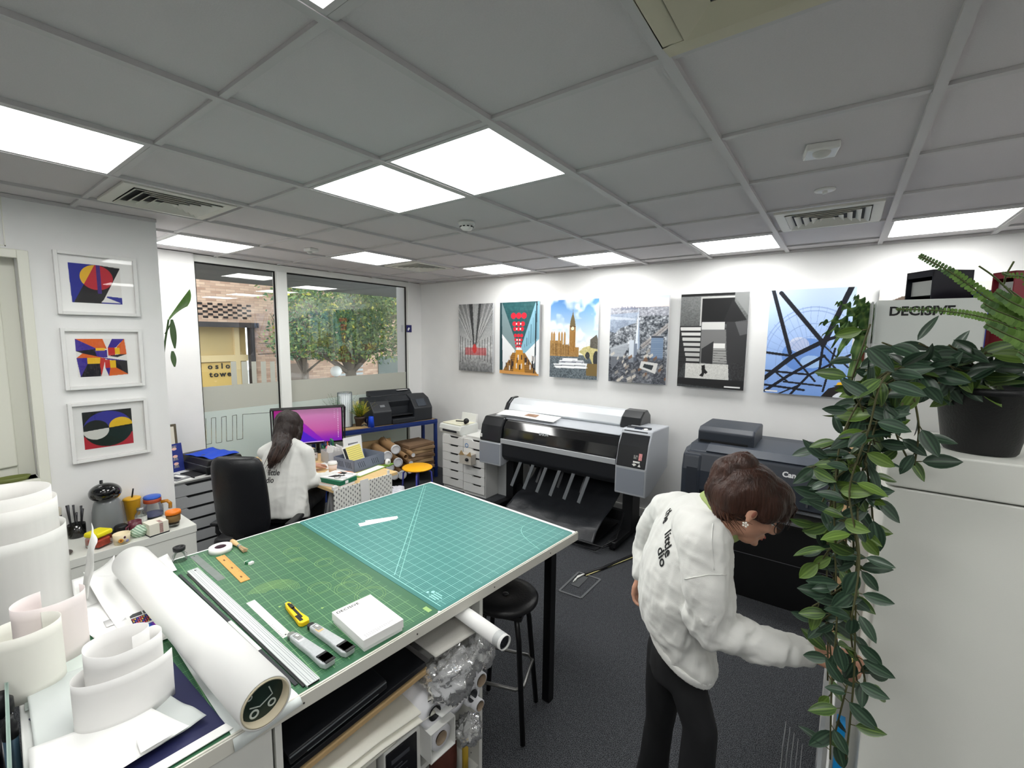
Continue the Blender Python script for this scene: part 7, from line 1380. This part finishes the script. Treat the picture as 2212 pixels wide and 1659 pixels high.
# seams
mb=MB(); bv=BVHTree.FromPolygons([v.co.copy() for v in sw.data.vertices],[tuple(p.vertices) for p in sw.data.polygons])
def onto(pts,d,off=.001):
    out=[]
    for p in pts:
        h=bv.ray_cast(p-d*.4,d)
        if h[0] is not None: out.append(h[0]-d*off)
    return out
vd=Vector((-.2,.97,-.15)).normalized()
for P in ([(1478,1250),(1500,1243),(1530,1240),(1560,1243),(1572,1250)],[(1540,1140),(1537,1170),(1540,1200),(1543,1238)]):
    pts=onto([G(u,v,1.30) for u,v in sum([[((a[0]*(1-k/6)+b[0]*k/6),(a[1]*(1-k/6)+b[1]*k/6)) for k in range(6)] for a,b in zip(P,P[1:])],[])],vd)
    if len(pts)>2: mb.tube(pts,.0016,5)
if mb.v: mb.build('seam',SWT,p1)
def lettering(par,O,target,lines,sz,tdir,off=0.0022):
    '''letters laid on a garment: each line starts where a sight line meets the cloth'''
    bvt=BVHTree.FromPolygons([v.co.copy() for v in target.data.vertices],[tuple(p.vertices) for p in target.data.polygons])
    for s_,u,v in lines:
        h=bvt.ray_cast(EYE-O,_ray(u,v).normalized())
        if h[0] is None: continue
        n_=h[1]
        if n_.dot(_ray(u,v))>0: n_=-n_
        for q_ in range(24):
            hh=bvt.find_nearest(h[0]+Vector((random.gauss(0,.02),random.gauss(0,.02),random.gauss(0,.02)))); m_=hh[1]; n_=n_+m_*(1 if m_.dot(n_)>0 else -1)*.5
        n_.normalize(); tx=(tdir-n_*tdir.dot(n_)).normalized(); ty=n_.cross(tx); M=frame(h[0],tx,ty); o=text('back_lettering',s_,sz,INK,par,M,.0005,bold=.01)
        Mi=M.inverted(); bm=bmesh.new(); bm.from_mesh(o.data); bmesh.ops.triangulate(bm,faces=bm.faces)
        for it in range(2): bmesh.ops.subdivide_edges(bm,edges=[e_ for e_ in bm.edges if e_.calc_length()>.006],cuts=1); bmesh.ops.triangulate(bm,faces=bm.faces)
        bm.to_mesh(o.data); bm.free()
        for vv in o.data.vertices:
            p=M@vv.co; d_=(p-(EYE-O)).normalized(); r_=bvt.ray_cast(EYE-O,d_)
            if r_[0] is not None and (r_[0]-p).length<.12: vv.co=Mi@(r_[0]-d_*(off+.0006*(vv.co.z>0)))
lettering(p1,O1,sw,(('the',1440,1104),('little',1436,1152),('dio',1420,1186)),.052,(-l1*.75-Zv*.62+f1*.25).normalized())
# collar
CLR=mat('sage_collar',(160,176,112),.85); mb=MB(); loft(mb,[(ncn-nax*.014,e1*.088,l1*.082),(ncn+nax*.012,e1*.088,l1*.080),(ncn+nax*.042,e1*.080,l1*.070)],34)
flesh('collar',mb,CLR,p1,.005,2,folds((1,0,0),.0025,20,1))
# head
hc1=C1(1616,1092,1.49); hf=(f1*.85-Zv*.53-l1*.08); hu=(f1*.53+Zv*.85); mb,Lh,M3=head(p1,hc1,hf,hu,.98)
chain(mb,[Lh(-.02,0,-.06),C1(1578,1122,1.50)],[.045,.045]); flesh('head_skin',mb,SKIN,p1,.0045,3)
mb=MB(); mb.ell(Lh(-.030,0,.038),(.094,.086,.090),M3,30,20); mb.ell(Lh(-.05,0,.005),(.078,.080,.08),M3,24,16); mb.ell(Lh(.030,0,.078),(.060,.066,.045),M3,22,14)
mb.ell(Lh(.068,.0,.060),(.034,.060,.034),M3,18,12); mb.ell(Lh(.078,.02,.036),(.020,.040,.022),M3,14,10)
for q_ in (-1,1): mb.ell(Lh(.022,q_*.062,.035),(.045,.022,.050),M3,16,12)
HW=lambda p: .0035*(1-abs(noise.noise(Vector((p.dot(hf)*8,p.dot(l1)*70,p.dot(hu)*8))))*2)
flesh('hair',mb,HAIR,p1,.005,4,HW)
# pony tail: bundle from the back of the head falling to the left
mb=MB(); pb=Lh(-.085,0,.085); rgh=random.Random(4)
P=[pb,G(1606,1006,1.49),G(1575,1020,1.48),G(1556,1060,1.46),G(1566,1100,1.44),G(1590,1112,1.42)]
chain(mb,P,[.030,.042,.048,.044,.034,.012],16); flesh('ponytail',mb,HAIR,p1,.005,4,lambda p: .005*(1-abs(noise.noise(Vector((p.x*20,p.y*70,p.z*14))))*2))
mb=MB(); HL=mat('hair_highlight',(84,52,36),.4,spec=.4)
for k in range(40):
    o_=Vector((rgh.gauss(0,.014),rgh.gauss(-.03,.012),rgh.gauss(0,.014))); mb.tube([P[1]+o_*.6,P[2]+o_,P[3]+o_,P[4]+o_*.9,P[4]+o_*1.2+Vector((.02+rgh.gauss(0,.012),-.005,-.022+rgh.gauss(0,.008)))],[.0012,.0016,.0016,.0012,.0005],4)
mb.build('loose_strands',HL,p1)
mb=MB()
for k in range(26):
    a=rgh.uniform(-.06,.06); mb.tube([Lh(.05,a,.10),Lh(.095,a*.9,.07+rgh.gauss(0,.008)),Lh(.105+rgh.gauss(0,.008),a*.8,.02+rgh.gauss(0,.012))],[.0018,.0014,.0005],4)
for k in range(10): mb.tube([Lh(.0,-.072,.04),Lh(.03+.004*k,-.083,.0),Lh(.05+rgh.gauss(0,.012),-.075,-.05+rgh.gauss(0,.01))],[.0012,.001,.0004],4)
mb.build('fringe',HAIR,p1); MB().lathe([(.022,-.008),(.030,-.006),(.030,.006),(.022,.008)],tuple(Lh(-.088,0,.088)),M=M3.to_4x4()@Matrix.Rotation(R(-60),4,'Y'),close=True).build('hair_tie',BLK,p1)
sgn=-1 if (Lh(0,-.07,0)-hc1).y<(Lh(0,.07,0)-hc1).y else 1
ES=Lh(-.004,sgn*.084,-.040); mb=MB()
for k in range(5): a=k*1.2566; mb.ell(ES+Vector((.006*math.cos(a),-.002,.006*math.sin(a))),(.0032,.0015,.0032),nu=8,nv=6)
mb.ell(ES,(.0025,.002,.0025),nu=8,nv=6); mb.build('earring',mat('pearl',(240,236,226),.2),p1)
MB().ell(Lh(-.001,sgn*.0795,-.003),(.006,.002,.011),M3,12,8).build('ear_hollow_shade',mat('ear_shadow_skin',(150,92,74),.6),p1)  # darker skin tone stands in for shade inside the ear
mb=MB(); mb.tube([Lh(-.01,sgn*.079,.012),Lh(.05,sgn*.074,.006),Lh(.088,sgn*.062,.002)],.0013,6)
for q_ in (-1,1):
    mb.tube([Lh(.094,q_*.033+.025*math.cos(k*.3927),.000+.020*math.sin(k*.3927)) for k in range(17)],.0011,5)
mb.tube([Lh(.094,-.009,.004),Lh(.098,0,.006),Lh(.094,.009,.004)],.001,5); mb.build('glasses_frame',BLK,p1)
for q_ in (-1,1):
    mb=MB(); mb.add([Lh(.094,q_*.033+.024*math.cos(k*.3927),.019*math.sin(k*.3927)) for k in range(16)],[tuple(range(16))]); mb.build('glasses_lens',glass('lens_glass',(.97,.98,.99),1.5),p1)
    MB().ell(Lh(.070,q_*.031,-.001),(.008,.010,.006),M3,12,8).build('eye',mat('eye_white',(226,220,214),.3),p1); MB().ell(Lh(.0765,q_*.031,-.001),(.0025,.004,.004),M3,10,8).build('iris',mat('iris_dark',(30,20,16),.2),p1)
    mb=MB().tube([Lh(.080,q_*.012,.020),Lh(.084,q_*.030,.026),Lh(.074,q_*.050,.022)],[.002,.0028,.0012],5); mb.build('eyebrow',HAIR,p1)
mb=MB(); mb.ell(Lh(.090,0,-.0525),(.003,.019,.005),M3,12,8); mb.ell(Lh(.0865,0,-.062),(.0035,.016,.005),M3,12,8); mb.build('lips',LIP,p1)
# hands
wd=(C1(1790,1416,1.44)-wrR).normalized(); hw=wrR+wd*.028
hand('hand',p1,hw,wd+Vector((0,0,-.18)),Vector((0,-.55,.85)),.88,((38,48,30),(44,52,34),(50,56,36),(54,60,36)),(.8,.45,-.45),1,SKIN)
MB().lathe([(.0088,-.002),(.0100,-.002),(.0100,.002),(.0088,.002)],tuple(hw+wd*.088+Vector((0,-.020,.002))),M=Matrix.Rotation(R(75),4,'Y'),close=True,n=16).build('finger_ring',mat('ring_gold',(214,190,120),.2,metal=1),p1)
wdl=(Vector((-.15,-.15,-1))).normalized(); hand('hand',p1,wrL+wdl*.022,wdl,Vector((-.9,.2,.1)),.80,((20,25,20),(22,28,20),(26,32,20),(28,32,24)),(.7,.5,-.5),-1,SKIN)
# ---------------- person 2: seated at the desk, seen from behind
f2=Vector((-.6,.8,0)); r2=Vector((.8,.6,0)); O2=Vector((-3.36,1.60,0)); p2=thing('person','person with long dark hair in a white sweatshirt, sitting at the desk by the monitor','person',tuple(O2))
V=lambda x,y,z: Vector((x,y,z))-O2
pel=V(-3.34,1.60,.58); nk=V(-3.44,1.715,1.075); upv=(nk-pel).normalized(); fr2=(f2-upv*f2.dot(upv)).normalized()
JN2=mat('black_trousers',(16,17,20),.75); mb=MB(); loft(mb,[(pel-Zv*.07,f2*.12,r2*.17),(pel+Zv*.02,f2*.13,r2*.175),(pel+Zv*.10,f2*.11,r2*.15)]); kR=V(-3.50,1.99,.56); kL=V(-3.78,1.82,.56)
chain(mb,[pel+r2*.09-Zv*.02,kR],[.085,.062]); chain(mb,[pel-r2*.09-Zv*.02,kL],[.085,.062]); chain(mb,[kR,kR+Vector((.02,-.05,-.46))],[.06,.05]); chain(mb,[kL,kL+Vector((.02,-.05,-.46))],[.06,.05]); flesh('trousers',mb,JN2,p2,.010,5,folds((0,1,0),.004,9,2))
for k_ in (kR,kL): mb=MB(); chain(mb,[k_+Vector((.02,-.06,-.515)),k_+Vector((-.04,.02,-.522))],[.035,.030]); flesh('shoe',mb,BLK,p2,.006,4)
mb=MB(); w_=lambda t_: pel+(nk-pel)*t_
loft(mb,[(w_(-.12),fr2*.145,r2*.205),(w_(.05),fr2*.145,r2*.20),(w_(.3),fr2*.130,r2*.185),(w_(.6),fr2*.120,r2*.175),(w_(.80),fr2*.105,r2*.165),(w_(.92),fr2*.085,r2*.12),(w_(1.03),fr2*.055,r2*.062)],36)
sR=w_(.80)+r2*.150; sL=w_(.80)-r2*.150; eR=PX(667,1040,-3.27)-O2; wR=PZ(722,1028,.775)-O2; eL=V(-3.86,1.80,.86); wL=PZ(668,1006,.785)-O2
chain(mb,[w_(.88)+r2*.08,sR,(sR+eR)/2,eR],[.062,.066,.062,.056]); chain(mb,[eR,(eR+wR)/2,wR],[.058,.048,.036]); chain(mb,[w_(.88)-r2*.08,sL,eL,(eL+wL)/2,wL],[.062,.064,.052,.042,.034])
g1_=folds((.8,.6,.1),.012,9,7); g2_=folds((-.2,.3,1),.008,12,3)
sw2=flesh('sweatshirt',mb,SWT,p2,.008,4,lambda p: g1_(p)*max(.25,1-abs(p.z-.62)*2.2)+g2_(p)*.7)
lettering(p2,O2,sw2,(('h',565,1010),('little',578,1027),('dio',574,1043)),.060,r2)
hc2=V(-3.50,1.765,1.165); mb,Lh,M3=head(p2,hc2,f2*.96+Zv*-.25,Zv,.98); flesh('head_skin',mb,SKIN,p2,.006,3)
HR2=mat('dark_hair',(38,27,24),.4,spec=.45,var=.5,vscale=60,stretch=(1,1,.1),bump=.5,bscale=160); mb=MB(); mb.ell(Lh(-.028,0,.035),(.098,.090,.092),M3,28,18); mb.ell(Lh(-.05,0,-.03),(.080,.088,.09),M3,24,14)
for q_ in (-1,1): chain(mb,[Lh(.01,q_*.07,.04),Lh(-.01,q_*.085,-.06),Lh(-.03,q_*.08,-.13)],[.030,.028,.02])
tip=PX(583,1008,-3.32)-O2; chain(mb,[Lh(-.06,0,-.02),Lh(-.085,-.0,-.09),(PX(607,968,-3.32)-O2),(PX(592,990,-3.30)-O2),tip],[.080,.070,.055,.042,.012]); 
flesh('hair',mb,HR2,p2,.007,4,lambda p: .008*(1-abs(noise.noise(Vector((p.x*28,p.y*28,p.z*5))))*2))
mb=MB(); rgh=random.Random(8); HL2=mat('hair_brown_light',(64,44,37),.4)
for k in range(46):
    o_=Vector((rgh.gauss(.05,.016),rgh.gauss(-.02,.03),0)); mb.tube([Lh(-.10,0,-.04)+o_*.6,(PX(607,960,-3.34)-O2)+o_,(PX(594,988,-3.30)-O2)+o_*.9,tip+o_*.6+Vector((rgh.gauss(0,.015),rgh.gauss(0,.02),rgh.gauss(0,.02)))],[.001,.0022,.0022,.0006],4)
mb.build('loose_strands',HL2,p2)
hand('hand',p2,wL+(PZ(690,1004,.775)-O2-wL).normalized()*.025,PZ(700,1002,.765)-O2-wL,Zv,.9,((12,20,14),(12,20,14),(14,22,14),(16,24,14)),(.75,.6,-.2),-1,SKIN,.003)
hand('hand',p2,wR+(wR-eR).normalized()*.025,(wR-eR),Zv,.9,((12,20,14),(12,20,14),(14,22,14),(16,24,14)),(.75,.6,-.2),1,SKIN,.003)
# ---------------- office chair
ch=thing('office_chair','black leather swivel chair with a high back behind the seated person','office chair',(-3.335,1.462,0),math.atan2(.8,-.6)-R(90)); LE2=mat('chair_leather',(20,21,25),.42,bump=.15,bscale=140)
# local +y is the sitting direction
def f(u,v): return (0,0,0)
mb=MB(); n=24; secs=[]
for k in range(13):
    z=.52+.58*k/12; w=.180*(1-.10*((k-5)/7)**2)*(math.sin(math.pi*min(.5,(k+.9)/6))*.4+.6)*(1 if k<11 else (.97 if k==11 else .86)); y=-.27-.06*(k/12)**1.4; secs.append((Vector((0,y,z)),Vector((w,0,0)),Vector((0,.045 if 0<k<12 else .02,0))))
for c_,a_,b_ in secs: pass
vs=[]
for c_,a_,b_ in secs:
    for i in range(n):
        t_=2*math.pi*i/n; cx=math.copysign(abs(math.cos(t_))**.45,math.cos(t_)); sy=math.copysign(abs(math.sin(t_))**.7,math.sin(t_)); vs.append(c_+a_*cx+b_*sy+Vector((0,.05*cx*cx,0)))
m_=len(secs); mb.add(vs,[(j*n+i,j*n+(i+1)%n,(j+1)*n+(i+1)%n,(j+1)*n+i) for j in range(m_-1) for i in range(n)]+[tuple(range(n-1,-1,-1)),tuple(range((m_-1)*n,m_*n))],None,True); mb.build('backrest',LE2,ch,sub=1)
MB().prism([(-.24,-.20),(-.20,-.24),(.20,-.24),(.24,-.20),(.25,.20),(.20,.25),(-.20,.25),(-.25,.20)],.41,.49).build('seat',LE2,ch,bevel=.03,seg=4)
for s_ in (-1,1):
    MB().tube([(s_*.22,-.12,.44),(s_*.26,-.12,.50),(s_*.26,-.12,.54),(s_*.26,.02,.55),(s_*.26,.04,.50),(s_*.22,.02,.44)],.014,8).build('armrest_frame',BLK,ch); MB().box((s_*.26-.028,-.16,.55),(s_*.26+.028,.04,.578)).build('armrest_pad',LE2,ch,bevel=.012,seg=3)
MB().box((-.04,-.30,.38),(.04,-.22,.60)).box((-.04,-.28,.38),(.04,.05,.41)).build('back_bracket',BLK,ch,bevel=.005); MB().cyl((0,0,.10),(0,0,.41),.028,.025).cyl((0,0,.06),(0,0,.14),.04,.035).build('gas_lift',BLK,ch)
for k in range(5):
    a=R(72*k+10); MB().bar((0,0,.10),(.30*math.cos(a),.30*math.sin(a),.065),.045,.03).build('base_spoke',BLK,ch,bevel=.005); MB().cyl((.30*math.cos(a)-.015,.30*math.sin(a),.028),(.30*math.cos(a)+.015,.30*math.sin(a),.028),.028,n=16).build('castor',BLK,ch)

# ============================================================ finer pieces go one level deeper, under the part they sit on
DEEP = {'lettering':('box_lid','box_body'),'small_print':('box_lid','dark_panel'),'display':('control_panel',),'screen':('monitor_body',),'monitor_hood':('monitor_body',),'control_panel':('machine_head','end_cover'),'slider':('slide_window','slide_track'),
 'rubber_edge':('ruler_blade',),'hanging_hole':('ruler_blade',),'scale_marks':('ruler_blade',),'groove':('ruler_blade',),'ruler_stamp':('ruler_blade',),'mat_print':('mat_sheet',),'mat_logo':('mat_sheet',),'seat_button':('seat',),'iris':('eye',),
 'cover_recess':('ink_cover',),'maker_name':('window','printer_body'),'jellyfish_arm':('jellyfish_bell',),'flower_petal':('cup_body',),'flower_centre':('cup_body',),'flower_blue':('cup_body',),'flower_dark':('cup_body',),'page_block':('book_cover','notebook_cover'),
 'lens':('sensor_body',),'sensor_slots':('sensor_head',),'indicator':('sensor_body',),'plug_sticker':('end_plug',),'yellow_grid':('calendar_card',),'black_band':('calendar_card',),'grid_line':('calendar_card',),'crate_slot':('crate_wall',),'grip_rib':('grip_pad',),
 'photo_print':('newspaper_sheet',),'black_drawing':('magazine_cover',),'spine_label':('book_cover',),'finger_ring':('hand',),'earring':('head_skin',),'ear_hollow_shade':('head_skin',),'glasses_lens':('glasses_frame',),'eyebrow':('head_skin',),'lips':('head_skin',),
 'hair_tie':('ponytail',),'back_lettering':('sweatshirt',),'seam':('sweatshirt','carton_body'),'ribbed_hem':('sweatshirt',),'cuff':('sweatshirt',),'cap_rib':('tube_cap',),'tape_band':('tube_wall',),'edge_screw':('edge_strip',),'metal_edge':('case_body',),'zip_edge':('case_body',),
 'armrest_pad':('armrest_frame',),'side_hatch':('side_block',),'paper_tray':('centre_block',),'output_tray':('centre_block',),'feeder_slot':('rear_feeder',),'sticker_text':('end_panel',),'white_sticker':('end_panel',),'red_sticker':('end_panel',),'warning_sticker':('end_panel',),
 'label_strip':('carton_body',),'label_top':('carton_body',),'lid_rim':('cup_body',),'artwork':('mount_board',),'glazing':('picture_frame',),'silver_seam':('scanner_lid',),'badge':('scanner_base',),'pin_hole':('side_panel',),'cup_lid':('cup_body',),'soil':('plant_pot',),'pink_heart':('box_wall',),
 'hair_highlight':('hair',),'fringe':('hair',),'front_slot':('printer_body',),'output_slot':('printer_body',),'window_handle':('window_sash',),'core_end':('core',),'crumpled_film':('core',),'label_panel':('front_wall',),'grey_patch':('paper_sheet',),'colour_chart':('paper_sheet',)}
for root in [o for o in bpy.data.objects if o.parent is None]:
    kids = {}
    for c in root.children: kids.setdefault(c.name.split('.')[0], []).append(c)
    for nm, hosts in DEEP.items():
        if nm not in kids: continue
        host = next((kids[h] for h in hosts if h in kids), None)
        if not host: continue
        for i, c in enumerate(kids[nm]):
            h = host[i] if len(host) == len(kids[nm]) else host[-1 if nm in ('maker_name','control_panel') else 0]
            if h.matrix_basis == Matrix.Identity(4) and not c.children: c.parent = h
